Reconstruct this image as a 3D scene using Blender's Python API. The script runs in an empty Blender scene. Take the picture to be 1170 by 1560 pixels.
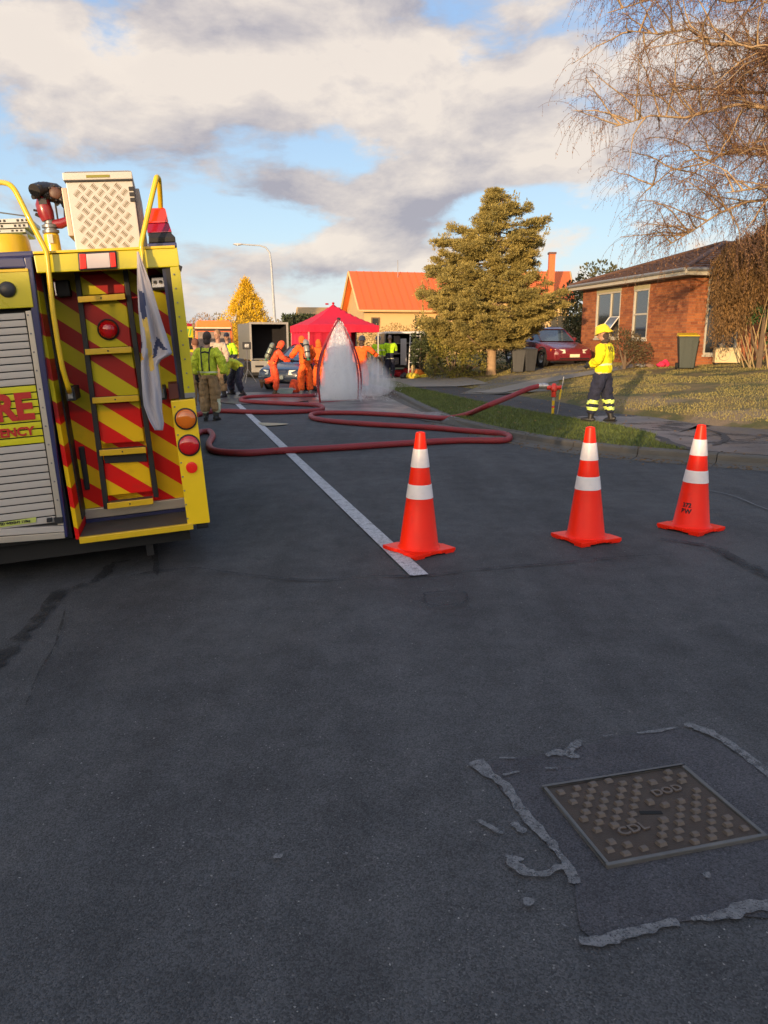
import bpy, bmesh, math, random
import numpy as np
from mathutils import Vector, Matrix, noise
R = math.radians
random.seed(7); rng = np.random.default_rng(7)
scene = bpy.context.scene
COL = scene.collection

# ------------------------------------------------------------------ camera
F, YH, CH = 1175.0, 517.0, 1.56            # focal length and horizon row of the 1170x1560 photograph, eye height
TH = math.atan((780 - YH) / F)
cam = bpy.data.objects.new('camera', bpy.data.cameras.new('camera')); COL.objects.link(cam)
cam.location = (0, 0, CH); cam.rotation_euler = (R(90) - TH, 0, 0)
cam.data.sensor_fit = 'VERTICAL'; cam.data.sensor_height = 36; cam.data.lens = F / 1560 * 36
cam.data.clip_start = 0.05; cam.data.clip_end = 2000
scene.camera = cam
scene.render.resolution_x = 768; scene.render.resolution_y = 1024
scene.view_settings.view_transform = 'Standard'; scene.view_settings.look = 'None'
scene.view_settings.exposure = 0.35; scene.cycles.volume_bounces = 6; scene.cycles.max_bounces = 8; scene.view_settings.gamma = 1

def ray(px, py):
    a = (px - 585) / F; b = (780 - py) / F
    c, s = math.cos(TH), math.sin(TH)
    return Vector((a, c + b * s, -s + b * c))

# ------------------------------------------------------------------ node helper
class NT:
    def __init__(s, tree): s.t = tree; s.n = tree.nodes; s.l = tree.links
    def put(s, sock, v):
        if v is None: return
        if isinstance(v, bpy.types.NodeSocket): s.l.new(v, sock)
        else:
            try: sock.default_value = v
            except Exception: sock.default_value = tuple(v) + (1,)
    def m(s, op, a, b=None, c=None, clamp=False):
        n = s.n.new('ShaderNodeMath'); n.operation = op; n.use_clamp = clamp
        for i, v in enumerate((a, b, c)): s.put(n.inputs[i], v)
        return n.outputs[0]
    def v(s, op, a, b=None):
        n = s.n.new('ShaderNodeVectorMath'); n.operation = op
        s.put(n.inputs[0], a); s.put(n.inputs[1], b)
        return n.outputs['Value'] if op in ('LENGTH', 'DISTANCE', 'DOT_PRODUCT') else n.outputs[0]
    def noise(s, vec, scale, detail=4, rough=.55, out=0, dist=0):
        n = s.n.new('ShaderNodeTexNoise'); s.put(n.inputs['Vector'], vec)
        n.inputs['Scale'].default_value = scale; n.inputs['Detail'].default_value = detail
        n.inputs['Roughness'].default_value = rough; n.inputs['Distortion'].default_value = dist
        return n.outputs[out]
    def vor(s, vec, scale, out='Color', feature='F1', rand=1):
        n = s.n.new('ShaderNodeTexVoronoi'); s.put(n.inputs['Vector'], vec); n.feature = feature
        n.inputs['Scale'].default_value = scale; n.inputs['Randomness'].default_value = rand
        return n.outputs[out]
    def ramp(s, f, lo, hi, a=0, b=1, smooth=True):
        n = s.n.new('ShaderNodeMapRange'); n.interpolation_type = 'SMOOTHSTEP' if smooth else 'LINEAR'
        for i, v in enumerate((f, lo, hi, a, b)): s.put(n.inputs[i], v)
        return n.outputs[0]
    def mix(s, f, a, b, mode='MIX'):
        n = s.n.new('ShaderNodeMix'); n.data_type = 'RGBA'; n.blend_type = mode
        s.put(n.inputs[0], f); s.put(n.inputs[6], a); s.put(n.inputs[7], b)
        return n.outputs[2]
    def xyz(s, vec):
        n = s.n.new('ShaderNodeSeparateXYZ'); s.put(n.inputs[0], vec); return n.outputs
    def comb(s, x, y, z):
        n = s.n.new('ShaderNodeCombineXYZ')
        for i, q in enumerate((x, y, z)): s.put(n.inputs[i], q)
        return n.outputs[0]
    def coord(s, w='Object'):
        return s.n.new('ShaderNodeTexCoord').outputs[w]
    def bump(s, h, strength=.3, dist=.01):
        n = s.n.new('ShaderNodeBump'); n.inputs['Strength'].default_value = strength
        n.inputs['Distance'].default_value = dist; s.put(n.inputs['Height'], h); return n.outputs[0]

# ------------------------------------------------------------------ sky and sun
SUN_AZ, SUN_EL = 22.0, 6.0                  # light travels towards azimuth 22 deg right of the view, sun behind the camera
world = bpy.data.worlds.new('World'); scene.world = world; world.use_nodes = True
W = NT(world.node_tree); W.n.clear()
sky = W.n.new('ShaderNodeTexSky'); sky.sky_type = 'NISHITA'; sky.sun_disc = False
sky.sun_elevation = R(SUN_EL); sky.sun_rotation = R(180 + SUN_AZ); sky.air_density = 1.0; sky.dust_density = .6; sky.ozone_density = 1.5
D = W.coord('Generated'); dx, dy, dz = W.xyz(D)
az = W.m('ARCTAN2', dx, dy); el = W.m('ARCSINE', dz)
def skyblob(px, py, sx, sy, w):
    d = ray(px, py).normalized(); a0 = math.atan2(d.x, d.y); e0 = math.asin(d.z)
    u = W.m('DIVIDE', W.m('SUBTRACT', az, a0), sx / 1175); v = W.m('DIVIDE', W.m('SUBTRACT', el, e0), sy / 1175)
    r2 = W.m('ADD', W.m('MULTIPLY', u, u), W.m('MULTIPLY', v, v))
    return W.m('MULTIPLY', W.m('EXPONENT', W.m('MULTIPLY', r2, -1.0)), w)
def addall(l):
    a = l[0]
    for b in l[1:]: a = W.m('ADD', a, b)
    return a
warp = W.v('SCALE', W.v('SUBTRACT', W.noise(D, 3.0, 3, .5, 1), (.5, .5, .5)), None)
warp.node.inputs['Scale'].default_value = .14
cv = W.v('ADD', W.v('MULTIPLY', D, (1, 1, 2.1)), warp)
n1 = W.noise(cv, 3.6, 9, .58)
cv2 = W.v('ADD', cv, (0.012, -.02, .075))
n2 = W.noise(cv2, 3.6, 7, .56)
cov_blobs = [skyblob(380, 110, 520, 130, .16), skyblob(60, 330, 160, 160, .12), skyblob(900, 60, 340, 150, .15),
             skyblob(440, 285, 70, 36, .09), skyblob(640, 300, 80, 36, .11), skyblob(720, 205, 130, 60, .14), skyblob(850, 225, 110, 26, .12),
             skyblob(560, 420, 200, 45, .12), skyblob(330, 440, 110, 60, .10), skyblob(905, 350, 90, 40, .14), skyblob(700, 275, 90, 22, .08),
             skyblob(178, 80, 42, 50, -.24), skyblob(390, 340, 150, 30, -.16), skyblob(540, 240, 150, 26, -.20), skyblob(800, 312, 100, 34, -.16), skyblob(880, 250, 120, 30, .14), skyblob(640, 395, 200, 26, .10),
             skyblob(440, 372, 90, 22, -.14), skyblob(1060, 320, 120, 70, -.14), skyblob(300, 280, 40, 40, -.06), skyblob(880, 170, 60, 25, -.1),
             skyblob(600, 372, 240, 22, .10)]
dens = W.m('ADD', W.m('ADD', W.m('MULTIPLY', W.m('SUBTRACT', n1, .5), 1.6), .425), addall(cov_blobs))
cover = W.ramp(dens, .44, .60)
lit_blobs = [skyblob(330, 140, 240, 60, .55), skyblob(620, 95, 150, 70, .35), skyblob(120, 180, 130, 70, .22), skyblob(860, 228, 90, 22, .5),
             skyblob(560, 430, 260, 60, .45), skyblob(940, 370, 200, 70, .6), skyblob(715, 270, 50, 14, .4), skyblob(420, 40, 80, 30, -.2),
             skyblob(640, 310, 90, 30, -.35), skyblob(440, 290, 70, 35, -.3), skyblob(60, 330, 200, 120, -.25), skyblob(760, 30, 140, 60, -.1)]
shape = W.m('MULTIPLY', W.m('SUBTRACT', n1, n2), 3.0)
lit = W.m('ADD', W.m('ADD', W.m('MULTIPLY', W.m('SUBTRACT', W.noise(cv, 7, 7, .62), .5), 2.5), .42), W.m('ADD', shape, addall(lit_blobs)), clamp=True)
thin = W.ramp(dens, .46, .75)
ccol = W.mix(lit, (.42, .40, .455, 1), (.98, .86, .74, 1))
ccol = W.mix(W.m('MULTIPLY', thin, .12), ccol, (.42, .38, .41, 1))
blue = W.mix(W.ramp(el, 0.0, .38), (.60, .80, .96, 1), (.34, .52, .84, 1))
SK = .10
# clear air: Nishita for its sunset side, pulled towards the clear winter blue in front
nsk = W.mix(1, sky.outputs[0], (SK, SK, SK, 1), 'MULTIPLY')
sunward = W.ramp(W.v('DOT_PRODUCT', D, (-math.sin(R(SUN_AZ)), -math.cos(R(SUN_AZ)), 0)), -.3, .8)
clear = W.mix(W.ramp(sunward, 0, 1, .85, .25), W.mix(1, nsk, (4.0, 4.0, 4.0, 1), 'MULTIPLY'), blue)
hor = W.ramp(el, .0, .14, 1, 0)
clear = W.mix(W.m('MULTIPLY', hor, .6), clear, (.88, .80, .72, 1))
# forward scattering: clouds brighten towards the low sun behind the camera
sd = (-math.sin(R(SUN_AZ)) * math.cos(R(SUN_EL)), -math.cos(R(SUN_AZ)) * math.cos(R(SUN_EL)), math.sin(R(SUN_EL)))
g = W.m('MULTIPLY', W.m('POWER', W.m('MAXIMUM', W.v('DOT_PRODUCT', D, sd), 0), 2.0), 1.0)
ccol = W.mix(1, ccol, W.mix(g, (1, 1, 1, 1), (9.0, 7.0, 4.9, 1)), 'MULTIPLY')
skycol = W.mix(W.m('MULTIPLY', cover, .93), clear, ccol)
below = W.ramp(dz, -.02, .0)
skycol = W.mix(below, (.10, .10, .09, 1), skycol)
bg = W.n.new('ShaderNodeBackground'); W.l.new(W.v('SCALE', skycol), bg.inputs[0])
bg.inputs[0].links[0].from_node.inputs['Scale'].default_value = 7.8
bg.inputs[1].default_value = SK
W.l.new(bg.outputs[0], W.n.new('ShaderNodeOutputWorld').inputs[0])
sl = bpy.data.lights.new('sun', 'SUN'); sl.energy = 4.6; sl.angle = R(.5); sl.color = (1, .70, .40)
so = bpy.data.objects.new('sun', sl); COL.objects.link(so)
so.rotation_euler = Vector((math.sin(R(SUN_AZ)) * math.cos(R(SUN_EL)), math.cos(R(SUN_AZ)) * math.cos(R(SUN_EL)), -math.sin(R(SUN_EL)))).to_track_quat('-Z', 'Y').to_euler()

# ------------------------------------------------------------------ ground shape
RH = R(-15.2)                                # road heading
rdir = Vector((math.sin(RH), math.cos(RH))); rnor = Vector((rdir.y, -rdir.x))     # along, right
LP = Vector((.24, 4.98))                     # near end of the centre line
def flat(px, py, z=0):
    d = ray(px, py); t = (z - CH) / d.z; return Vector((d.x * t, d.y * t))
KP = [(-26.5, 125), (-13.2, 75), (-6.2, 48), (-1.75, 30), (.1, 22.84), (.81, 17.47), (1.25, 14.6), (1.89, 12.66), (2.57, 11.32), (3.2, 10.55), (3.93, 10.06), (4.8, 9.52), (6.2, 8.9), (9, 8.05), (16, 6.6), (40, 2.5)]
def smooth(pts, n=6):
    P = [Vector(p) for p in pts]; out = []
    for i in range(len(P) - 1):
        a, b, c, d = P[max(i - 1, 0)], P[i], P[i + 1], P[min(i + 2, len(P) - 1)]
        m1 = (c - a) * .5; m2 = (d - b) * .5; L = (c - b).length
        if m1.length > 0: m1 = m1 * min(1, L / m1.length)
        if m2.length > 0: m2 = m2 * min(1, L / m2.length)
        for k in range(n):
            t = k / n; t2 = t * t; t3 = t2 * t
            out.append(b * (2 * t3 - 3 * t2 + 1) + m1 * (t3 - 2 * t2 + t) + c * (3 * t2 - 2 * t3) + m2 * (t3 - t2))
    out.append(P[-1]); return out
K = smooth(KP, 7)
KA = np.array([tuple(p) for p in K])
def kdist(P):                                # signed distance (right of the kerb positive) and arc parameter
    P = np.atleast_2d(np.asarray(P, float)); A = KA[:-1]; B = KA[1:]; AB = B - A
    L2 = (AB ** 2).sum(1)
    best = np.full(len(P), 1e9); sg = np.ones(len(P)); ss = np.zeros(len(P))
    acc = np.concatenate([[0], np.cumsum(np.sqrt(L2))])
    for i in range(len(A)):
        t = np.clip(((P - A[i]) @ AB[i]) / L2[i], 0, 1)
        q = P - (A[i] + t[:, None] * AB[i]); d = np.hypot(q[:, 0], q[:, 1])
        s = AB[i, 0] * q[:, 1] - AB[i, 1] * q[:, 0]
        u = d < best; best[u] = d[u]; sg[u] = np.where(s[u] > 0, 1, -1); ss[u] = acc[i] + t[u] * math.sqrt(L2[i])
    return best * sg, ss
def road_z(x, y):
    L = (np.asarray(x) - LP.x) * rnor.x + (np.asarray(y) - LP.y) * rnor.y
    return -.055 * np.clip(-L - .7, 0, 5.2)
KT = .12
def lawn_h(d): return KT + .088 * np.clip(d - 2.4, 0, 9) + .02 * np.clip(d - 11.4, 0, 60)
_A = KA[:-1]; _AB = KA[1:] - KA[:-1]; _L2 = (_AB ** 2).sum(1)
def gz(x, y):
    qx = x - _A[:, 0]; qy = y - _A[:, 1]
    t = np.clip((qx * _AB[:, 0] + qy * _AB[:, 1]) / _L2, 0, 1)
    ex = qx - t * _AB[:, 0]; ey = qy - t * _AB[:, 1]; d2 = ex * ex + ey * ey; i = int(d2.argmin())
    sg = _AB[i, 0] * ey[i] - _AB[i, 1] * ex[i]
    if sg <= 0:
        L = (x - LP.x) * rnor.x + (y - LP.y) * rnor.y
        return -.055 * min(max(-L - .7, 0), 5.2)
    d = math.sqrt(d2[i]); return KT + .088 * min(max(d - 2.4, 0), 9) + .02 * min(max(d - 11.4, 0), 60)
def G(px, py, dz=0):                         # pixel -> point on the ground
    r = ray(px, py); lo, hi = 0.5, 0.5
    f = lambda t: CH + r.z * t - gz(r.x * t, r.y * t) - dz
    while f(hi) > 0 and hi < 200: lo = hi; hi *= 1.25
    for _ in range(22):
        m = (lo + hi) / 2
        if f(m) > 0: lo = m
        else: hi = m
    return Vector((r.x * hi, r.y * hi, CH + r.z * hi))
def AT(px, py, Y):                           # pixel -> point at forward distance Y
    r = ray(px, py); t = Y / r.y; return Vector((r.x * t, Y, CH + r.z * t))

# ------------------------------------------------------------------ mesh helpers
def tag(o, label=None, cat=None, group=None, kind=None):
    if label: o['label'] = label
    if cat: o['category'] = cat
    if group: o['group'] = group
    if kind: o['kind'] = kind
    return o
def thing(name, label, cat, loc=(0, 0, 0), rz=0, group=None):
    o = bpy.data.objects.new(name, None); COL.objects.link(o); o.empty_display_size = .2
    o.location = loc; o.rotation_euler = (0, 0, rz); return tag(o, label, cat, group)
def link(name, me, parent=None):
    o = bpy.data.objects.new(name, me); COL.objects.link(o); o.parent = parent; return o
def copy_tree(o, parent=None):
    c = o.copy(); COL.objects.link(c); c.parent = parent
    for ch in list(o.children): copy_tree(ch, c)
    return c
def frame(d):
    d = Vector(d).normalized(); up = Vector((0, 0, 1)) if abs(d.z) < .95 else Vector((1, 0, 0))
    x = d.cross(up).normalized(); return x, x.cross(d)
class MB:
    def __init__(s): s.v = []; s.f = []; s.m = []
    def add(s, vs, fs, mi=0):
        o = len(s.v); s.v += [tuple(v) for v in vs]; s.f += [tuple(i + o for i in f) for f in fs]; s.m += [mi] * len(fs); return s
    def box(s, x0, x1, y0, y1, z0, z1, mi=0):
        return s.add([(x0, y0, z0), (x1, y0, z0), (x1, y1, z0), (x0, y1, z0), (x0, y0, z1), (x1, y0, z1), (x1, y1, z1), (x0, y1, z1)],
                     [(0, 3, 2, 1), (4, 5, 6, 7), (0, 1, 5, 4), (1, 2, 6, 5), (2, 3, 7, 6), (3, 0, 4, 7)], mi)
    def hexa(s, b, t, mi=0):                # bottom 4 points, top 4 points
        return s.add(list(b) + list(t), [(0, 3, 2, 1), (4, 5, 6, 7), (0, 1, 5, 4), (1, 2, 6, 5), (2, 3, 7, 6), (3, 0, 4, 7)], mi)
    def tube(s, pts, r, n=8, cap=True, mi=0):
        pts = [Vector(p) for p in pts]; rs = r if isinstance(r, (list, tuple)) else [r] * len(pts); vs = []; fs = []
        x = None
        for i, p in enumerate(pts):
            d = (pts[min(i + 1, len(pts) - 1)] - pts[max(i - 1, 0)])
            if d.length < 1e-9: d = Vector((0, 0, 1))
            d.normalize()
            if x is None: x, y = frame(d)
            else:
                x = (x - d * x.dot(d)); x = x.normalized() if x.length > 1e-6 else frame(d)[0]; y = x.cross(d)
            for k in range(n):
                a = 2 * math.pi * k / n; vs.append(p + (x * math.cos(a) + y * math.sin(a)) * rs[i])
        for i in range(len(pts) - 1):
            for k in range(n):
                k2 = (k + 1) % n; fs.append((i * n + k, (i + 1) * n + k, (i + 1) * n + k2, i * n + k2))
        if cap: fs += [tuple(range(n)), tuple(range((len(pts) - 1) * n, len(pts) * n))[::-1]]
        return s.add(vs, fs, mi)
    def lathe(s, prof, c=(0, 0, 0), n=20, axis='z', mi=0, cap=True, sx=1, sy=1):
        vs = []; fs = []
        for (r, h) in prof:
            for k in range(n):
                a = 2 * math.pi * k / n; p = (r * math.cos(a) * sx, r * math.sin(a) * sy, h)
                if axis == 'y': p = (p[0], h, p[1])
                if axis == 'x': p = (h, p[0], p[1])
                vs.append((p[0] + c[0], p[1] + c[1], p[2] + c[2]))
        for i in range(len(prof) - 1):
            for k in range(n):
                k2 = (k + 1) % n; fs.append((i * n + k, i * n + k2, (i + 1) * n + k2, (i + 1) * n + k))
        if cap: fs += [tuple(range(n))[::-1], tuple(range((len(prof) - 1) * n, len(prof) * n))]
        return s.add(vs, fs, mi)
    def ball(s, c, rx, ry=None, rz=None, n=12, mi=0):
        ry = ry or rx; rz = rz or rx; m = n // 2
        vs = []; fs = []
        for i in range(m + 1):
            t = math.pi * i / m
            for k in range(n):
                a = 2 * math.pi * k / n
                vs.append((c[0] + rx * math.sin(t) * math.cos(a), c[1] + ry * math.sin(t) * math.sin(a), c[2] + rz * math.cos(t)))
        for i in range(m):
            for k in range(n):
                k2 = (k + 1) % n; fs.append((i * n + k, (i + 1) * n + k, (i + 1) * n + k2, i * n + k2))
        return s.add(vs, fs, mi)
    def prism(s, poly, axis, a, b, mi=0):   # polygon extruded along an axis
        def P(p, h):
            return {'x': (h, p[0], p[1]), 'y': (p[0], h, p[1]), 'z': (p[0], p[1], h)}[axis]
        n = len(poly); vs = [P(p, a) for p in poly] + [P(p, b) for p in poly]
        fs = [tuple(range(n))[::-1], tuple(range(n, 2 * n))] + [(i, (i + 1) % n, n + (i + 1) % n, n + i) for i in range(n)]
        return s.add(vs, fs, mi)
    def build(s, name, mats, parent=None, smooth=False, bevel=0, fix=True):
        me = bpy.data.meshes.new(name); me.from_pydata(s.v, [], s.f)
        mats = mats if isinstance(mats, (list, tuple)) else [mats]
        for m in mats: me.materials.append(m)
        if len(mats) > 1: me.polygons.foreach_set('material_index', s.m)
        if fix or bevel:
            bm = bmesh.new(); bm.from_mesh(me)
            bmesh.ops.remove_doubles(bm, verts=bm.verts, dist=1e-5)
            bmesh.ops.recalc_face_normals(bm, faces=bm.faces)
            if bevel:
                ed = [e for e in bm.edges if len(e.link_faces) == 2 and e.calc_face_angle(0) > .5]
                bmesh.ops.bevel(bm, geom=ed, offset=bevel, segments=2, affect='EDGES', profile=.7, clamp_overlap=True)
            bm.to_mesh(me); bm.free()
        if smooth:
            me.polygons.foreach_set('use_smooth', [True] * len(me.polygons))
            try: me.set_sharp_from_angle(angle=R(40))
            except Exception: pass
        return link(name, me, parent)
def fastmesh(name, V, Fc, mats, parent=None, smooth=False):       # numpy verts and equal-sized faces
    V = np.asarray(V, np.float32); Fc = np.asarray(Fc, np.int32); k = Fc.shape[1]
    me = bpy.data.meshes.new(name); me.vertices.add(len(V)); me.vertices.foreach_set('co', V.ravel())
    me.loops.add(Fc.size); me.loops.foreach_set('vertex_index', Fc.ravel())
    me.polygons.add(len(Fc)); me.polygons.foreach_set('loop_start', np.arange(len(Fc), dtype=np.int32) * k)
    try: me.polygons.foreach_set('loop_total', np.full(len(Fc), k, dtype=np.int32))
    except Exception: pass
    for m in (mats if isinstance(mats, (list, tuple)) else [mats]): me.materials.append(m)
    me.update(calc_edges=True); me.validate()
    if smooth: me.polygons.foreach_set('use_smooth', [True] * len(me.polygons))
    return link(name, me, parent)
def text_mesh(name, txt, size, depth, m, parent, loc, rot, align='CENTER', xs=1, bold=0):
    cu = bpy.data.curves.new(name, 'FONT'); cu.body = txt; cu.size = size; cu.extrude = depth; cu.align_x = align; cu.align_y = 'CENTER'; cu.offset = bold
    o = bpy.data.objects.new(name, cu); COL.objects.link(o)
    bpy.context.view_layer.update()
    me = bpy.data.meshes.new_from_object(o.evaluated_get(bpy.context.evaluated_depsgraph_get()))
    bpy.data.objects.remove(o); me.materials.clear(); me.materials.append(m)
    o = link(name, me, parent); o.location = loc; o.rotation_euler = rot; o.scale = (xs, 1, 1); return o

# ------------------------------------------------------------------ materials
MATS = {}
def mat(name, col, rough=.55, metal=0, var=.12, scale=6, bump=0, bscale=60, rnd=0, coat=0, trans=0, dirt=0):
    if name in MATS: return MATS[name]
    m = bpy.data.materials.new(name); m.use_nodes = True; t = NT(m.node_tree)
    b = t.n['Principled BSDF']; c = t.coord()
    base = tuple(col) + (1,)
    n = t.noise(c, scale, 5, .6)
    f = t.m('ADD', t.m('MULTIPLY', t.m('SUBTRACT', n, .5), var * 2.4), 1)
    if rnd:
        gi = t.n.new('ShaderNodeNewGeometry').outputs['Random Per Island']
        f = t.m('MULTIPLY', f, t.m('ADD', t.m('MULTIPLY', t.m('SUBTRACT', gi, .5), rnd * 2), 1))
    cc = t.v('SCALE', base[:3]); t.put(cc.node.inputs['Scale'], f)
    if dirt:
        dm = t.ramp(t.noise(c, scale * .6, 6, .7), .5, .72, 0, dirt)
        cc = t.mix(dm, cc, (.07, .06, .05, 1))
    t.l.new(cc, b.inputs['Base Color'])
    t.put(b.inputs['Roughness'], t.m('ADD', t.m('MULTIPLY', t.m('SUBTRACT', n, .5), .25), rough, clamp=True))
    b.inputs['Metallic'].default_value = metal
    if coat: b.inputs['Coat Weight'].default_value = coat; b.inputs['Coat Roughness'].default_value = .08
    if trans: b.inputs['Transmission Weight'].default_value = trans
    if bump: t.l.new(t.bump(t.noise(c, bscale, 4, .6), bump, .01), b.inputs['Normal'])
    MATS[name] = m; return m
def newmat(name):
    m = bpy.data.materials.new(name); m.use_nodes = True; t = NT(m.node_tree); MATS[name] = m
    return m, t, t.n['Principled BSDF']

# asphalt: chip seal with stones, worn and darker areas
def asphalt(name, dark, light, wet=0):
    m, t, b = newmat(name); c = t.coord()
    vc = t.vor(c, 210, 'Color'); vd = t.vor(c, 210, 'Distance')
    stone = t.xyz(vc)[0]
    big = t.noise(c, .45, 6, .65); mid = t.noise(c, 5, 6, .7); strk = t.noise(t.v('MULTIPLY', c, (1.6, .25, 1)), 1.6, 5, .6)
    f = t.m('ADD', t.m('MULTIPLY', big, .45), t.m('ADD', t.m('MULTIPLY', mid, .35), t.m('MULTIPLY', strk, .3)))
    col = t.mix(t.ramp(f, .40, .70), dark, light)
    sp = t.ramp(stone, .0, 1.0, .50, 1.50, smooth=False)
    cc = t.v('SCALE', col); t.put(cc.node.inputs['Scale'], sp)
    spk = t.m('MULTIPLY', t.ramp(stone, .975, .995, 0, .6), t.ramp(t.noise(c, 3, 4, .6), .4, .65))
    cc = t.mix(spk, cc, (.17, .16, .15, 1))
    oil = t.ramp(t.noise(c, .9, 8, .72, dist=.6), .58, .74, 0, .32)
    cc = t.mix(oil, cc, (.013, .013, .014, 1))
    pale = t.ramp(t.noise(t.v('ADD', c, (31, 7, 0)), .7, 7, .68, dist=.4), .54, .72, 0, .40)
    cc = t.mix(pale, cc, (.085, .082, .08, 1))
    drk = t.ramp(t.noise(c, 2.3, 7, .75), .62, .72, 0, .35)
    cc = t.mix(drk, cc, (.018, .018, .02, 1))
    t.l.new(cc, b.inputs['Base Color'])
    if name == 'asphalt_path_wet': t.put(b.inputs['Alpha'], t.ramp(t.m('ADD', t.m('MULTIPLY', t.noise(c, 1.3, 5, .6), .8), t.m('MULTIPLY', t.noise(c, 30, 4, .7), .2)), .38, .50))
    if wet:
        w = t.ramp(t.noise(c, 1.4, 5, .6), .38, .62)
        t.put(b.inputs['Roughness'], t.ramp(w, 0, 1, .42, .62 - wet * .4))
    else: t.put(b.inputs['Roughness'], t.ramp(f, .3, .8, .88, .72))
    b.inputs['Specular IOR Level'].default_value = .4
    h = t.m('ADD', t.m('MULTIPLY', vd, -1.0), t.m('MULTIPLY', t.noise(c, 90, 3, .6), .7))
    t.l.new(t.bump(h, .55 if not wet else .2, .004), b.inputs['Normal'])
    return m
M_road = asphalt('asphalt_road', (.037, .0368, .0385, 1), (.071, .0702, .0722, 1))
M_road2 = asphalt('asphalt_patch', (.038, .036, .040, 1), (.063, .060, .066, 1))
M_path = asphalt('asphalt_path', (.042, .038, .037, 1), (.075, .069, .066, 1))
M_wetpath = asphalt('asphalt_path_wet', (.075, .07, .07, 1), (.17, .155, .15, 1), wet=.8)
M_wet = asphalt('asphalt_wet', (.04, .04, .045, 1), (.12, .118, .12, 1), wet=.8)
def seal_mat():
    m, t, b = newmat('bitumen_seal'); c = t.coord(); b.inputs['Base Color'].default_value = (.013, .013, .014, 1); b.inputs['Roughness'].default_value = .75
    t.put(b.inputs['Alpha'], t.ramp(t.m('ADD', t.m('MULTIPLY', t.noise(c, 40, 8, .8), .6), t.m('MULTIPLY', t.noise(c, 7, 4, .6), .4)), .42, .56, 0, .85)); return m
M_seal = seal_mat()
M_damp = mat('damp_mark', (.032, .03, .03), .6, var=.3)
def line_mat():
    m, t, b = newmat('road_paint'); c = t.coord()
    w = t.ramp(t.noise(c, 16, 8, .75), .36, .52)
    cc = t.mix(w, (.26, .255, .26, 1), (.50, .49, .50, 1))
    v = t.xyz(t.vor(c, 190, 'Color'))[0]
    cc = t.mix(t.ramp(v, .80, .95, 0, .8), cc, (.05, .05, .055, 1))
    t.l.new(cc, b.inputs['Base Color']); b.inputs['Roughness'].default_value = .7
    t.l.new(t.bump(t.noise(c, 120, 3), .4, .003), b.inputs['Normal'])
    return m
M_line = line_mat()
def sealant_mat():
    m, t, b = newmat('old_mortar_residue'); c = t.coord()
    w = t.ramp(t.noise(c, 30, 8, .8), .40, .60)
    cc = t.mix(w, (.12, .12, .125, 1), (.20, .197, .20, 1))
    v = t.xyz(t.vor(c, 230, 'Color'))[0]
    cc = t.mix(t.ramp(v, .70, .9, 0, .75), cc, (.06, .06, .065, 1))
    t.l.new(cc, b.inputs['Base Color']); b.inputs['Roughness'].default_value = .9
    t.put(b.inputs['Alpha'], t.ramp(t.m('ADD', t.m('MULTIPLY', t.noise(c, 34, 8, .8), .7), t.m('MULTIPLY', t.noise(c, 9, 4, .6), .3)), .33, .50, 0, .85)); return m
M_resid = sealant_mat()
M_kerb = mat('kerb_concrete', (.105, .095, .08), .85, var=.35, scale=3, bump=.4, bscale=50, dirt=.7)
M_conc = mat('path_concrete', (.26, .23, .19), .85, var=.2, scale=1.5, bump=.2)
# lawn: green, worn straw and bare dirt by noise and where the bare strip lies
def lawn_mat():
    m, t, b = newmat('lawn_soil_grass'); c = t.coord()
    g1 = t.noise(c, 1.1, 6, .65); g2 = t.noise(c, 40, 4, .7)
    cc = t.mix(t.ramp(g1, .42, .58), (.085, .085, .022, 1), (.21, .145, .055, 1))
    x, y, z = t.xyz(c)
    def bl(cx, cy, sx, sy):
        u = t.m('DIVIDE', t.m('SUBTRACT', x, cx), sx); v = t.m('DIVIDE', t.m('SUBTRACT', y, cy), sy)
        return t.m('EXPONENT', t.m('MULTIPLY', t.m('ADD', t.m('MULTIPLY', u, u), t.m('MULTIPLY', v, v)), -1))
    a, b2, c3 = G(985, 612), G(1110, 632), G(700, 580)
    msk = t.m('ADD', bl(a.x, a.y, 1.0, .9), t.m('ADD', bl(b2.x, b2.y, 1.5, .7), t.m('MULTIPLY', bl(c3.x, c3.y, 1.6, 1.2), .6)))
    msk = t.ramp(t.m('ADD', msk, t.m('MULTIPLY', t.m('SUBTRACT', t.noise(c, 2.2, 5, .7), .5), 1.2)), .35, .75)
    cc = t.mix(t.m('MULTIPLY', msk, .85), cc, (.27, .19, .115, 1))
    q = t.v('SCALE', cc); t.put(q.node.inputs['Scale'], t.ramp(g2, .2, .8, .6, 1.35))
    t.l.new(q, b.inputs['Base Color']); b.inputs['Roughness'].default_value = .95
    t.l.new(t.bump(g2, .6, .02), b.inputs['Normal']); return m
M_lawn = lawn_mat()
M_verge = mat('verge_turf', (.07, .085, .02), .95, var=.4, scale=4, bump=.6)

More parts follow.
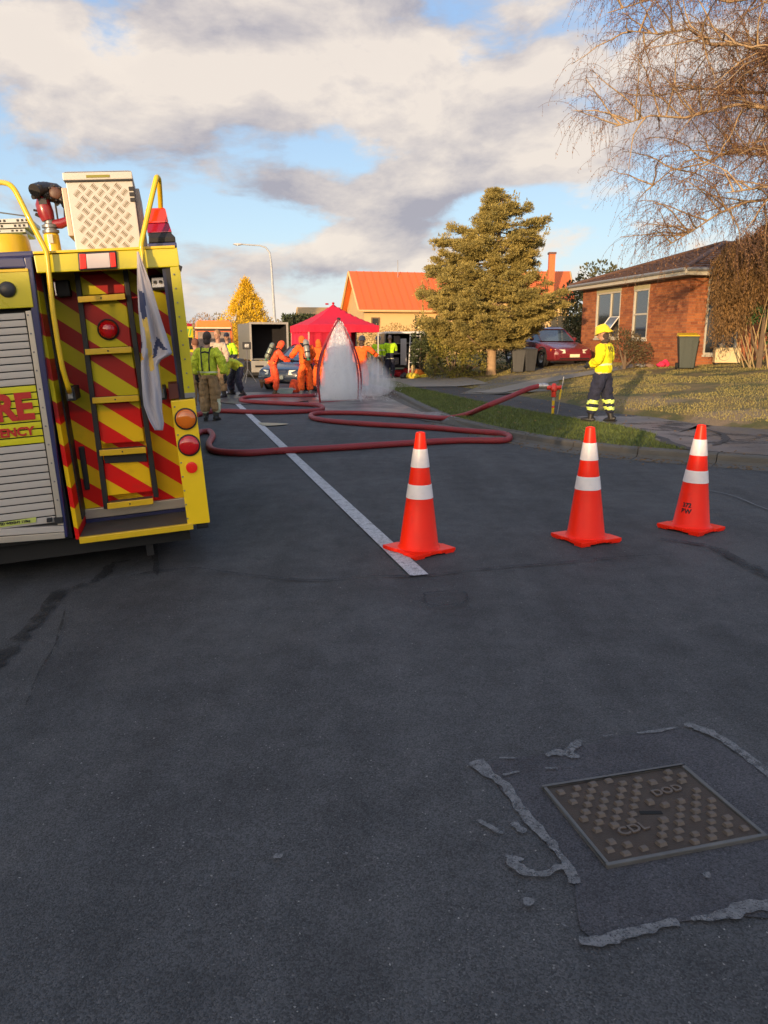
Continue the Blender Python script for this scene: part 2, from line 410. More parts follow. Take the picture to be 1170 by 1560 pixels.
# ------------------------------------------------------------------ ground, road, kerb, verge, path
def road():
    xs = np.concatenate([np.linspace(-60, -12, 10), np.linspace(-11, 12, 93), np.linspace(14, 60, 8)])
    ys = np.concatenate([np.linspace(-16, -3, 6), np.linspace(-2.5, 32, 139), np.linspace(34, 150, 30)])
    V = []; 
    for y in ys:
        for x in xs:
            X = x + (y - 5) * rdir.x / rdir.y * .9
            V.append((X, y, 0))
    V = np.array(V); V[:, 2] = road_z(V[:, 0], V[:, 1])
    nx = len(xs); Fc = [(j * nx + i, j * nx + i + 1, (j + 1) * nx + i + 1, (j + 1) * nx + i) for j in range(len(ys) - 1) for i in range(nx - 1)]
    tag(fastmesh('road', V, Fc, M_road, smooth=True), kind='structure')
road()
g = MB(); g.add([(-900, -500, -.45), (900, -500, -.45), (900, 1300, -.45), (-900, 1300, -.45)], [(0, 1, 2, 3)])
tag(g.build('ground', mat('far_field', (.10, .095, .045), .95, var=.3, scale=.05), fix=False), kind='structure')

def offs(i, d):
    a, b = K[max(i - 1, 0)], K[min(i + 1, len(K) - 1)]; t = (b - a).normalized(); return K[i] + Vector((-t.y, t.x)) * d
KARC = np.concatenate([[0], np.cumsum(np.hypot(*(KA[1:] - KA[:-1]).T))])
def fit(pts, z=KT):
    P = [flat(px, py, z) for px, py in pts]; d, s = kdist([tuple(p) for p in P]); o = np.argsort(s)
    return lambda q, s=s[o], d=d[o]: np.interp(q, s, d)
D1 = fit([(607, 583), (630, 591), (693, 604), (767, 619), (855, 634), (939, 648), (998, 662), (1043, 684), (1062, 697)])
D2 = fit([(622, 577), (685, 588), (748, 597), (850, 612), (939, 630), (998, 636), (1050, 644), (1170, 654)])
def strip(name, fa, fb, m, za, zb, i0=0, i1=None, sub=1, zoff=0.0):
    mb = MB(); i1 = i1 or len(K) - 1; vs = []; fs = []; n = sub + 1
    for i in range(i0, i1 + 1):
        a, b = fa(KARC[i]), fb(KARC[i])
        for k in range(n):
            t = k / sub; d = a + (b - a) * t; p = offs(i, d); vs.append((p.x, p.y, za + (zb - za) * t + zoff))
    for i in range(i1 - i0):
        for k in range(sub): fs.append((i * n + k, (i + 1) * n + k, (i + 1) * n + k + 1, i * n + k + 1))
    mb.add(vs, fs); return mb.build(name, m, fix=False)
# kerb stones, one by one, with a recessed joint
def kerbs():
    prof = [(-.32, .004), (-.06, .012), (-.015, .045), (.0, .105), (.03, .125), (.15, .128), (.15, -.05), (-.32, -.05)]
    root = thing('kerb', 'low weathered concrete kerb curving round the grass verge on the right', 'kerb', (0, 0, 0))
    root['kind'] = 'structure'; del root['category']; 
    s = 0; step = 1.0; tot = KARC[-1]; st = float(kdist([(-5, 42)])[1][0]); s = st; first = True
    while s < min(tot, st + 62):
        mb = MB(); rows = []
        for k in range(5):
            q = s + (step - .012) * k / 4
            i = int(np.searchsorted(KARC, q)); i = min(max(i, 1), len(K) - 1); f = (q - KARC[i - 1]) / (KARC[i] - KARC[i - 1])
            p = K[i - 1].lerp(K[i], f); i0, i1 = max(i - 2, 0), min(i + 1, len(K) - 1)
            t = (K[i] - K[i - 1]).normalized() * .5 + (K[i1] - K[i0]).normalized() * .5; t.normalize(); nn = Vector((-t.y, t.x))
            rows += [(p.x + nn.x * a, p.y + nn.y * a, b + random.uniform(-.002, .002)) for a, b in prof]
        n = len(prof); fs = [(k * n + j, k * n + (j + 1) % n, (k + 1) * n + (j + 1) % n, (k + 1) * n + j) for k in range(4) for j in range(n)]
        fs += [tuple(range(n)), tuple(range(4 * n, 5 * n))[::-1]]
        mb.add(rows, fs); mb.build('kerb_block', M_kerb, root); s += step
kerbs()
i35 = int(np.searchsorted(KARC, kdist([(-9, 60)])[1][0]))
tag(strip('grass_verge', lambda s: .14, lambda s: float(max(D1(s), .16)), M_verge, KT + .006, KT + .004, i35), kind='structure')
iw = int(np.searchsorted(KARC, kdist([(3.2, 10.5)])[1][0]))
tag(strip('footpath', lambda s: float(max(D1(s), .16)), lambda s: float(D2(s)), M_path, KT + .004, KT + .004, i35, sub=3), kind='structure')
def lawn():
    xs = np.concatenate([np.linspace(-34, 2, 50), np.linspace(2.5, 26, 80), np.linspace(28, 110, 18)]); ys = np.concatenate([np.linspace(2, 44, 120), np.linspace(46, 200, 24)])
    X, Y = np.meshgrid(xs, ys); P = np.stack([X.ravel(), Y.ravel()], 1); d, s = kdist(P)
    Z = lawn_h(d) + np.array([.03 * noise.noise((p[0] * .6, p[1] * .6, 3)) for p in P]) * (d > 4.2)
    dd = np.interp(s, KARC, [float(D2(q)) for q in KARC])
    Z = np.where(d < dd - .35, KT - .03, np.where(d < dd + .25, np.minimum(Z, KT - .002), Z))
    V = np.stack([P[:, 0], P[:, 1], Z], 1); nx = len(xs)
    Fc = [(j * nx + i, j * nx + i + 1, (j + 1) * nx + i + 1, (j + 1) * nx + i) for j in range(len(ys) - 1) for i in range(nx - 1)
          if min(d[j * nx + i], d[j * nx + i + 1], d[(j + 1) * nx + i], d[(j + 1) * nx + i + 1]) > .12]
    tag(fastmesh('lawn', V, Fc, M_lawn, smooth=True), kind='structure')
lawn()
# left verge beyond the truck
def left_side():
    mb = MB(); vs = []; fs = []
    for i in range(30):
        s = -30 + i * 7
        for L, z in ((-6.0, -.30), (-6.0, -.17), (-6.15, -.165), (-60, .2)):
            p = LP + rdir * s + rnor * L; vs.append((p.x, p.y, z))
    for i in range(29):
        for k in range(3): fs.append((i * 4 + k, i * 4 + k + 1, (i + 1) * 4 + k + 1, (i + 1) * 4 + k))
    mb.add(vs, fs); tag(mb.build('far_verge', mat('dry_verge', (.12, .11, .045), .95, var=.35, scale=.8, bump=.5), fix=True), kind='structure')
left_side()

def blades(name, P, h, w, m, parent=None, lean=.5):
    n = len(P); a = rng.uniform(0, 2 * np.pi, n); H = rng.uniform(.5, 1.2, n) * h
    dx, dy = np.cos(a) * w, np.sin(a) * w; lx, ly = rng.normal(0, lean, n) * H, rng.normal(0, lean, n) * H
    V = np.empty((n, 3, 3)); V[:, 0] = P - np.stack([dx, dy, 0 * dx], 1); V[:, 1] = P + np.stack([dx, dy, 0 * dx], 1); V[:, 2] = P + np.stack([lx, ly, H], 1)
    return fastmesh(name, V.reshape(-1, 3), np.arange(n * 3).reshape(-1, 3), m, parent)
def sample_right(n, ylo, yhi, xlo, xhi):
    P = np.stack([rng.uniform(xlo, xhi, n), rng.uniform(ylo, yhi, n)], 1); d, s = kdist(P)
    return P, d, np.interp(s, KARC, [float(D1(q)) for q in KARC]), np.interp(s, KARC, [float(D2(q)) for q in KARC])
M_blade = mat('grass_blade_green', (.10, .125, .022), .7, var=.5, scale=1.3, rnd=.5)
M_blade2 = mat('grass_blade_straw', (.25, .205, .06), .8, var=.4, scale=1.0, rnd=.5)
P, d, a1, a2 = sample_right(330000, 9, 32, -3, 6)
k = (d > .10 + .06 * rng.random(len(d))) & (d < a1 + .04 * rng.normal(size=len(d))); P1 = P[k]
tag(blades('verge_grass', np.c_[P1, np.full(len(P1), KT)], .05, .006, M_blade), 'short green grass covering the verge between kerb and path', 'grass', kind='stuff')
P, d, a1, a2 = sample_right(210000, 11, 34, .5, 16)
cl = np.array([noise.noise((p[0] * .9, p[1] * .9, 5)) for p in P])
k = (d > a2 + .03) & (cl > -.22); P2 = P[k]; z2 = lawn_h(d[k])
tag(blades('lawn_grass', np.c_[P2, z2], .035, .006, M_blade2, lean=.35), 'patchy straw coloured grass growing on the sloping front lawn', 'grass', kind='stuff')

def ribbon(name, pts, m, z=.006, jitter=.12, kind='structure', world=False, n=5, parent=None):
    # pts: (px,py,width in metres) laid on the ground
    C = [(G(p[0], p[1]) if not world else Vector((p[0], p[1], 0)), p[2]) for p in pts]
    S = smooth([(c.x, c.y) for c, w in C], n); Wd = np.interp(np.arange(len(S)) / n, range(len(C)), [w for c, w in C])
    vs = []; fs = []
    for i, p in enumerate(S):
        t = (S[min(i + 1, len(S) - 1)] - S[max(i - 1, 0)]).normalized(); nn = Vector((-t.y, t.x))
        e = .25 if i in (0, len(S) - 1) and jitter > .05 else 1
        nc = 7 if Wd.max() > .5 else 2
        for sgn in np.linspace(-1, 1, nc):
            q = p + nn * float(sgn) * Wd[i] * .5 * e * (1 + jitter * 2.6 * noise.noise((p.x * 22 + sgn * 9, p.y * 22, i * .17)))
            vs.append((q.x, q.y, gz(q.x, q.y) + z))
    for i in range(len(S) - 1):
        for k in range(nc - 1): fs.append((nc * i + k, nc * i + k + 1, nc * i + nc + k + 1, nc * i + nc + k))
    mb = MB(); mb.add(vs, fs); o = mb.build(name, m, parent, fix=False)
    if kind: tag(o, kind=kind)
    return o
# centre line
q0 = LP; far = LP + rdir * 120
vs = []; fs = []
for i in range(121):
    p = LP + rdir * (i * 1.0)
    for s in (-1, 1):
        q = p + rnor * (s * .064 - .0); vs.append((q.x, q.y, gz(q.x, q.y) + .010))
for i in range(120): fs.append((2 * i, 2 * i + 2, 2 * i + 3, 2 * i + 1))
mb = MB(); mb.add(vs, fs); tag(mb.build('centre_line', M_line, fix=False), kind='structure')
# seams, cracks and bitumen joints
ribbon('road_crack', [(330, 872, 0.014), (400, 880, 0.018), (480, 886, 0.022), (560, 880, 0.014), (650, 879, 0.025), (740, 868, 0.029), (850, 860, 0.025), (930, 852, 0.018), (1010, 847, 0.011)], M_seal, .0145, .5)
ribbon('road_crack', [(1000, 822, 0.018), (1070, 832, 0.063), (1110, 848, 0.090), (1170, 880, 0.108), (1260, 915, 0.108)], M_seal, .0145, .4)
ribbon('bitumen_joint', [(-60, 1045, .14), (0, 1005, .13), (50, 955, .10), (95, 905, .08), (150, 885, .08), (170, 862, .05), (200, 855, .02)], M_seal, .0145, .5)
ribbon('road_crack', [(200, 880, 0.027), (240, 872, 0.022), (300, 868, 0.014), (335, 872, 0.011)], M_seal, .0145, .5)
ribbon('bitumen_joint', [(234, 820, .06), (236, 850, .05), (240, 880, .03)], M_seal, .0185, .3)
ribbon('road_crack', [(40, 1080, 0.011), (60, 1030, 0.011), (85, 985, 0.014), (100, 930, 0.011)], M_seal, .0185, .5)
ribbon('road_crack', [(1040, 742, .008), (1110, 755, .012), (1170, 778, .012), (1260, 800, .012)], mat('pale_seam', (.16, .16, .16), .9, var=.4), .0145, .4)
for a in ([(646, 908), (700, 905), (712, 914), (700, 925), (655, 926), (646, 918), (646, 908)],):
    ribbon('road_crack', [(x, y, 0.018) for x, y in a], M_seal, .0225, .5)
# drying wet asphalt near the shower and under the firefighter
def sheet(name, pts, m, z=.008, kind='structure'):
    P = [G(x, y) for x, y in pts]; S = smooth([(p.x, p.y) for p in P + [P[0]]], 5)[:-1]
    mb = MB(); cx = sum((p for p in S), Vector((0, 0))) / len(S)
    S = [cx + (p - cx) * random.uniform(.975, 1.025) for p in S]
    vs = [(cx.x, cx.y, gz(cx.x, cx.y) + z)]; n = len(S); rings = 4; fs = []
    for r in range(1, rings + 1):
        for p in S:
            q = cx.lerp(p, r / rings); vs.append((q.x, q.y, gz(q.x, q.y) + z))
    for i in range(n): fs.append((0, 1 + i, 1 + (i + 1) % n))
    for r in range(rings - 1):
        for i in range(n): fs.append((1 + r * n + i, 1 + (r + 1) * n + i, 1 + (r + 1) * n + (i + 1) % n, 1 + r * n + (i + 1) % n))
    mb.add(vs, fs); return tag(mb.build(name, m, fix=False), kind=kind)
sheet('wet_road', [(480, 604), (560, 600), (590, 606), (640, 628), (700, 650), (640, 640), (560, 630), (500, 628), (470, 614)], M_wet, .0145)
sheet('wet_road', [(325, 601), (400, 598), (470, 600), (500, 606), (440, 614), (360, 616), (330, 612)], M_wet, .0185)
_i = int(np.searchsorted(KARC, kdist([tuple(flat(868, 634, KT))])[1][0]))
tag(strip('wet_path', lambda q: float(max(D1(q), .16)) + .03, lambda q: float(D2(q)) - .03, M_wetpath, KT + .0085, KT + .0085, _i, sub=6), kind='structure')
ribbon('damp_stain', [(1000, 665, .10), (1030, 680, .16), (1070, 690, .10)], M_damp, .0165, .5)
ribbon('damp_stain', [(1075, 655, .06), (1100, 662, .12), (1105, 672, .10), (1085, 680, .05)], M_damp, .0165, .5)
sheet('pale_wedge', [(393, 645), (440, 647), (405, 650)], mat('cream_wedge', (.42, .34, .22), .8, var=.2), .0185)  # flat cream wedge lying on the asphalt
# garden path and driveway
ribbon('garden_path', [(742, 600, 1.0), (790, 590, 1.0), (840, 579, 1.0), (900, 569, 1.0), (960, 559, 1.0), (1010, 552, 1.0), (1060, 549, 1.0)], M_conc, .03, .02)
ribbon('driveway', [(668, 590, 3.2), (640, 581, 3.2), (625, 576, 3.4)], M_conc, .025, .02)
ribbon('driveway', [(770, 600, 2.4), (800, 578, 2.4), (850, 561, 2.6), (880, 552, 2.6)], mat('gravel_drive', (.17, .15, .12), .9, var=.4, bump=.5), .012, .03)
ribbon('gutter_grit', [(640, 640, .10), (700, 650, .16), (760, 664, .10), (800, 671, .08)], mat('gutter_silt', (.09, .085, .075), .9, var=.5, scale=20, bump=.5), .0185, .4)

def scatter(name, n, fn, ln, wd, m, label, cat):
    P = np.array([fn() for _ in range(n)]); a = rng.uniform(0, 6.28, n); c, s_ = np.cos(a), np.sin(a); L = ln * rng.uniform(.5, 1.3, n); Wd = wd * rng.uniform(.6, 1.3, n); V = np.empty((n, 5, 3))
    for k, (u, v, h) in enumerate(((-.5, 0, .1), (0, -.5, .0), (.5, 0, .25), (0, .5, .05), (0, 0, .45))): V[:, k] = P + np.stack([c * L * u - s_ * Wd * v, s_ * L * u + c * Wd * v, np.full(n, h) * wd + .001], 1)
    F_ = np.concatenate([np.arange(n)[:, None] * 5 + np.array(q) for q in ((0, 1, 4), (1, 2, 4), (2, 3, 4), (3, 0, 4))]); tag(fastmesh(name, V.reshape(-1, 3), F_, m), label, cat, kind='stuff')
def _road():
    y = 1.2 + 12 * random.random() ** 1.3; x = random.uniform(-.55, .6) * y; return (x, y, gz(x, y))
def _gut():
    i = random.randint(int(len(K) * .35), len(K) - 8); q = offs(i, random.choice([-1, -1, 1]) * abs(random.gauss(.0, .16)) - .10); return (q.x + random.uniform(-.2, .2), q.y + random.uniform(-.2, .2), gz(q.x, q.y) + .006)
def _lwn():
    while True:
        x, y = random.uniform(-.5, 13), random.uniform(11, 31)
        if kdist([(x, y)])[0][0] > .3: return (x, y, gz(x, y) + .012)
scatter('road_grit', 2600, _road, .008, .006, mat('loose_grit', (.16, .155, .15), .9, var=.5, rnd=.6), 'loose stone grit scattered over the asphalt', 'grit')
scatter('gutter_leaves', 700, _gut, .05, .03, mat('dead_leaf', (.13, .075, .03), .9, var=.3, rnd=.5), 'small dead leaves lying along the kerb gutter', 'leaves')
scatter('fallen_leaves', 900, _lwn, .06, .035, mat('dead_leaf_lawn', (.22, .12, .04), .9, var=.3, rnd=.5), 'brown fallen leaves scattered on the verge and front lawn', 'leaves')

# ------------------------------------------------------------------ manhole cover in the foreground
M_iron = mat('rusty_iron', (.072, .050, .036), .55, .55, var=.5, scale=14, bump=.3, bscale=200, dirt=.5)
M_iron2 = mat('worn_iron', (.13, .10, .08), .5, .35, var=.5, scale=18, dirt=.35)
def manhole():
    P = [flat(*p) for p in [(822, 1203), (1040, 1168), (1168, 1280), (928, 1325)]]
    c = sum(P, Vector((0, 0))) / 4; z0 = gz(c.x, c.y)
    ex = ((P[1] - P[0]) + (P[2] - P[3])).normalized(); ey = Vector((-ex.y, ex.x))
    hx = ((P[1] - P[0]).length + (P[2] - P[3]).length) / 4; hy = ((P[2] - P[1]).length + (P[3] - P[0]).length) / 4
    ang = math.atan2(ex.y, ex.x)
    r = thing('manhole_cover', 'rusty rectangular iron manhole cover with raised studs and letters set in the asphalt', 'manhole cover', (c.x, c.y, z0), ang)
    f = MB()
    for (a, b, cc, d) in ((-hx, hx, -hy, -hy + .013), (-hx, hx, hy - .013, hy), (-hx, -hx + .013, -hy + .013, hy - .013), (hx - .013, hx, -hy + .013, hy - .013)):
        f.box(a, b, cc, d, -.02, .017)
    f.build('frame', mat('frame_iron', (.115, .11, .105), .55, .3, var=.4, scale=12, dirt=.3), r, bevel=.003)
    pl = MB(); pl.box(-hx + .016, hx - .016, -hy + .016, hy - .016, -.02, .012); pl.build('plate', M_iron, r, bevel=.002)
    def loc(px, py):
        q = flat(px, py) - c; return Vector((q.dot(ex), q.dot(ey)))
    o = loc(993, 1245); A = loc(991.6, 1256.4) - o; B = loc(1017.6, 1238.5) - o
    words = [(loc(964, 1269), .13, .036), (loc(1016, 1210), .135, .038)]
    slot = loc(991, 1243); bx = B.normalized(); ax = A.normalized()
    st = MB(); w, h = B.length * .21, A.length * .29
    st.hexa([(-w, -h, 0), (w, -h, 0), (w, h, 0), (-w, h, 0)], [(-w * .8, -h * .6, .010), (w * .8, -h * .6, .010), (w * .8, h * .6, .010), (-w * .8, h * .6, .010)])
    so_ = st.build('stud', M_iron2, r, fix=True); base = so_.data; first = True
    ra = math.atan2(bx.y, bx.x)
    for i in range(-26, 27):
        for j in range(-16, 17):
            q = A * i + B * j
            if abs(q.x) > hx - .034 or abs(q.y) > hy - .032: continue
            bad = False
            for (wc, ww, wh) in words:
                e = q - wc
                if abs(e.dot(bx)) < ww * .62 and abs(e.dot(Vector((-bx.y, bx.x)))) < wh: bad = True
            e = q - slot
            if abs(e.dot(bx)) < .05 and abs(e.dot(Vector((-bx.y, bx.x)))) < .022: bad = True
            if bad or (i + j * 3) % 9 == 4 and j % 3 == 0: continue
            s = so_ if first else link('stud', base, r); first = False
            s.location = (q.x, q.y, .012); s.rotation_euler = (0, 0, ra + random.uniform(-.05, .05)); s.scale = (random.uniform(.9, 1.08), random.uniform(.85, 1.1), random.uniform(.7, 1.1))
    text_mesh('lettering', 'CDL', .052, .003, M_iron2, r, (words[0][0].x, words[0][0].y, .014), (0, 0, ra), xs=1.1, bold=.0012)
    text_mesh('lettering', 'DOD', .048, .003, M_iron2, r, (words[1][0].x, words[1][0].y, .014), (0, 0, ra), xs=1.1, bold=.0012)
    k = MB(); k.box(-.038, .038, -.009, .009, .0105, .0135); ko = k.build('key_slot', mat('black_hole', (.004, .004, .004), .9), r); ko.location = (slot.x, slot.y, 0); ko.rotation_euler = (0, 0, ra - .35)
    # asphalt patch cast around it and the old mortar residue
    M_ = [(735, 1165), (880, 1140), (1040, 1112), (1120, 1150), (1240, 1225), (1240, 1375), (1040, 1405), (900, 1425), (868, 1330), (800, 1245)]
    sheet('repair_patch', M_, M_road2, .0042)
manhole()
res = [
 [(724, 1161, .055), (748, 1183, .035), (770, 1200, .032), (790, 1232, .030), (815, 1262, .036), (838, 1286, .028), (852, 1305, .020), (868, 1325, .03), (874, 1350, .03)],
 [(766, 1184, .012), (792, 1178, .012)], [(784, 1308, .038), (783, 1320, .036), (802, 1332, .03), (830, 1336, .018), (850, 1326, .022), (866, 1324, .02)],
 [(800, 1372, .02), (805, 1378, .03), (812, 1382, .02)], [(729, 1252, .012), (746, 1262, .02), (766, 1273, .012)], [(782, 1256, .02), (792, 1266, .03), (800, 1272, .02)],
 [(832, 1155, .02), (850, 1150, .035), (868, 1152, .04), (882, 1158, .02)], [(866, 1150, .03), (876, 1138, .03), (884, 1131, .012)],
 [(970, 1119, .012), (1000, 1116, .018), (1030, 1110, .012)], [(918, 1124, .01), (935, 1123, .01)], [(760, 1158, .008), (785, 1158, .01)], [(830, 1174, .008), (850, 1174, .008)],
 [(1042, 1107, .02), (1060, 1109, .045), (1085, 1121, .038), (1108, 1134, .035), (1132, 1152, .032), (1172, 1182, .04), (1230, 1222, .04)],
 [(882, 1438, .02), (912, 1437, .03), (942, 1430, .03), (985, 1418, .034), (1010, 1411, .02), (1034, 1409, .028)],
 [(1052, 1405, .01), (1080, 1402, .018), (1108, 1396, .034), (1135, 1386, .036), (1175, 1384, .036), (1250, 1370, .03)],
 [(1070, 1336, .02), (1082, 1338, .02)], [(418, 1306, .02), (430, 1308, .02)], [(856, 1410, .006), (862, 1416, .006)], [(522, 1303, .01), (530, 1304, .01)]]
for i_, a in enumerate(res): ribbon('mortar_residue', [(x, y, w * 1.15) for x, y, w in a], M_resid, .0082 + (i_ % 4) * .0012, .28, n=8)

# ------------------------------------------------------------------ traffic cones
M_cone = mat('fluorescent_orange_plastic', (1.0, .022, .004), .38, var=.05, scale=9, dirt=.16); M_cone.node_tree.nodes['Principled BSDF'].inputs['Specular IOR Level'].default_value = .25
M_refl = mat('reflective_sleeve', (.84, .76, .74), .35, var=.06, scale=12, dirt=.12, bump=.15, bscale=30)
M_black = mat('black_marker', (.01, .01, .012), .6)
def cone_at(px, py, Hh, rz, label, first=None):
    p = G(px, py)
    r = thing('traffic_cone', label, 'traffic cone', p, rz, 'orange traffic cones across the road'); r.rotation_euler = (R({638: .4, 892: -.5, 1052: .6}.get(px, 0)), R({638: 0, 892: -.6, 1052: .8}.get(px, 0)), rz)
    H = Hh; rb, rt = .148, .034; zb = .045
    rad = lambda z: rb + (rt - rb) * (z - zb) / (H - zb)
    b = MB(); s = .195
    pl = [(-s, -s), (-.05, -s), (-.04, -s + .012), (.04, -s + .012), (.05, -s), (s, -s), (s, -.05), (s - .012, -.04), (s - .012, .04), (s, .05), (s, s), (.05, s), (.04, s - .012), (-.04, s - .012), (-.05, s), (-s, s), (-s, .05), (-s + .012, .04), (-s + .012, -.04), (-s, -.05)]
    b.prism(pl, 'z', .012, .038)
    for sx in (-1, 1):
        for sy in (-1, 1): b.box(*sorted((sx * .19, sx * .10)), *sorted((sy * .19, sy * .10)), 0, .013)
    b.build('base', M_cone, r, bevel=.005)
    c = MB(); c.lathe([(.165, .036), (.158, .045), (rad(.06), .06), (rad(H * .5), H * .5), (rad(H - .005), H - .005), (rt - .006, H), (rt - .014, H), (rt - .016, H - .06)], n=48, cap=False); c.build('cone_body', M_cone, r, smooth=True)
    for (z0, z1) in ((H * .46, H * .575), (H * .715, H * .865)):
        q = MB(); q.lathe([(rad(z0) + .0005, z0), (rad(z0) + .003, z0 + .002), (rad(z1) + .003, z1 - .002), (rad(z1) + .0005, z1)], n=48, cap=False); q.build('reflective_band', M_refl, r, smooth=True)
    return r, rad
for px, py, H, rz, lb in ((638, 839, .90, R(38), 'orange cone standing on the white centre line, leftmost of the three cones'),
                          (892, 822, .90, R(24), 'middle orange cone, standing alone on the asphalt between the other two cones'),
                          (1052, 806, .88, R(36), 'rightmost orange cone, with black handwritten marks low on its side')):
    r_, rad_ = cone_at(px, py, H, rz, lb)
for i, (tx, zc, sz) in enumerate((('372', .222, .048), ('BW', .172, .052))):
    # marker writing bent round the cone
    cu = bpy.data.curves.new('t', 'FONT'); cu.body = tx; cu.size = sz; cu.align_x = 'CENTER'; cu.align_y = 'CENTER'; cu.offset = .0022; cu.extrude = 0
    o = bpy.data.objects.new('t', cu); COL.objects.link(o); bpy.context.view_layer.update()
    me = bpy.data.meshes.new_from_object(o.evaluated_get(bpy.context.evaluated_depsgraph_get())); bpy.data.objects.remove(o)
    for v in me.vertices:
        z = zc + v.co.y; rr = rad_(z) + .0015; a = -math.pi / 2 - R(36) - .78 + v.co.x / rr; v.co = (rr * math.cos(a), rr * math.sin(a), z)
    me.materials.clear(); me.materials.append(M_black); link('marker_writing', me, r_)

# ================================================================== fire truck (local frame: x right, y forward, z up)
HT, RL = R(-15.0), R(4.1)
tW = Vector((math.sin(HT), math.cos(HT), 0)); tU0 = Vector((math.cos(HT), -math.sin(HT), 0))
tU = tU0 * math.cos(RL) + Vector((0, 0, 1)) * math.sin(RL); tV = tU.cross(tW)
tC = AT(320, 799, 5.4)
_h = tC.z - gz(tC.x, tC.y) ; _h = _h / tV.z
tO = tC - tV * _h                            # local origin on the ground under the rear right corner
MT = Matrix((( tU.x, tW.x, tV.x, tO.x), (tU.y, tW.y, tV.y, tO.y), (tU.z, tW.z, tV.z, tO.z), (0, 0, 0, 1)))
def uv(px, py, w=0.0):                       # pixel -> (u, v) on the truck plane at depth w
    r = ray(px, py); o = Vector((0, 0, CH)) - tO
    t = (w - o.dot(tW)) / r.dot(tW); p = o + r * t; return (p.dot(tU), p.dot(tV))
def q4(pts, w): return [(uv(x, y, w)[0], w, uv(x, y, w)[1]) for x, y in pts]
def slab(mb, pts, w, depth, mi=0):           # convex quad outline (pixels) on plane w, going forward by depth
    P = q4(pts, w); n = len(P); vs = P + [(p[0], p[1] + depth, p[2]) for p in P]
    fs = [tuple(range(n))[::-1], tuple(range(n, 2 * n))] + [(i, (i + 1) % n, n + (i + 1) % n, n + i) for i in range(n)]
    return mb.add(vs, fs, mi)
M_lime = mat('lime_truck_paint', (.52, .45, .002), .32, var=.05, coat=.5, dirt=.08)
M_yel = mat('yellow_retroreflective', (.95, .62, .004), .38, var=.04, coat=.3, dirt=.05)
M_navy = mat('navy_paint', (.020, .024, .10), .35, coat=.4)
M_dark = mat('black_rubber_trim', (.012, .012, .015), .55)
M_tube = mat('yellow_tube_paint', (.72, .46, .01), .35, coat=.3, dirt=.15)
M_slat = mat('anodised_slat', (.50, .45, .40), .42, .1, var=.06, scale=2, dirt=.12)
M_slaty = mat('yellow_film_slat', (.66, .60, .008), .4, var=.05)
M_alu = mat('brushed_aluminium', (.52, .46, .38), .38, .45, var=.08)
M_tread = mat('tread_aluminium', (.52, .48, .43), .45, .2, var=.05)
M_treadd = mat('tread_block_dull', (.34, .29, .22), .5, .2, var=.1)
M_redlens = mat('red_lens', (.60, .006, .010), .12, var=.02, coat=1)
M_ambl = mat('amber_lens', (.75, .17, .008), .12, var=.02, coat=1)
M_redb = mat('bright_red_reflector', (.95, .02, .01), .25, var=.02)
M_letter = mat('red_lettering', (.50, .012, .010), .5, var=.03)
M_under = mat('underbody_grime', (.018, .017, .017), .8, var=.3)
M_grey = mat('grey_steel', (.22, .22, .23), .4, .6)
M_chrome = mat('lamp_reflector', (.55, .55, .58), .15, .8, var=.02)
M_tyre = mat('tyre_rubber', (.016, .016, .017), .85, var=.2, bump=.3)
def chev_mat():
    m, t, b = newmat('red_yellow_chevron'); x, y, z = t.xyz(t.coord())
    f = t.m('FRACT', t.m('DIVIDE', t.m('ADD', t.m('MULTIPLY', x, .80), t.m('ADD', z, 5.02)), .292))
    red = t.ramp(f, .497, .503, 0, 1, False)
    up = t.ramp(z, 1.12, 1.16)                  # shade above and bright retroreflection below are painted into the film colours
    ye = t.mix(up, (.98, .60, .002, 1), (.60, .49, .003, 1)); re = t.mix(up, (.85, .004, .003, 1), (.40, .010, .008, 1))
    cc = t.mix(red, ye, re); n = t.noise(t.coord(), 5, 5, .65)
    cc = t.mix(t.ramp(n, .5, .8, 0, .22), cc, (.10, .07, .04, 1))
    t.l.new(cc, b.inputs['Base Color']); b.inputs['Roughness'].default_value = .45; b.inputs['Specular IOR Level'].default_value = .3; return m
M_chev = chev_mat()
tr = thing('fire_truck', 'yellow and blue fire truck seen from behind, with red chevrons, ladder and roof box', 'fire truck')
tr.matrix_world = MT
WD = -2.32                                   # full width
DP = .52                                     # depth of the ladder recess
uR = 0.0; vT = uv(272, 378)[1]; vB = uv(320, 799)[1]
uPost = uv(100, 700)[0]
def part(name, mb, m, **k): return mb.build(name, m, tr, **k)
# roof beam and lip
b = MB(); P = q4([(51, 389), (270, 377), (274, 406), (56, 416)], 0)
slab(b, [(51, 389), (270, 377), (274, 406), (56, 416)], 0, .06); part('roof_beam', b, M_lime, bevel=.006)
b = MB(); b.box(uv(51, 389)[0], .0, -.012, DP + .1, vT + .0015, vT + .018); part('roof_lip', b, M_tube, bevel=.004)
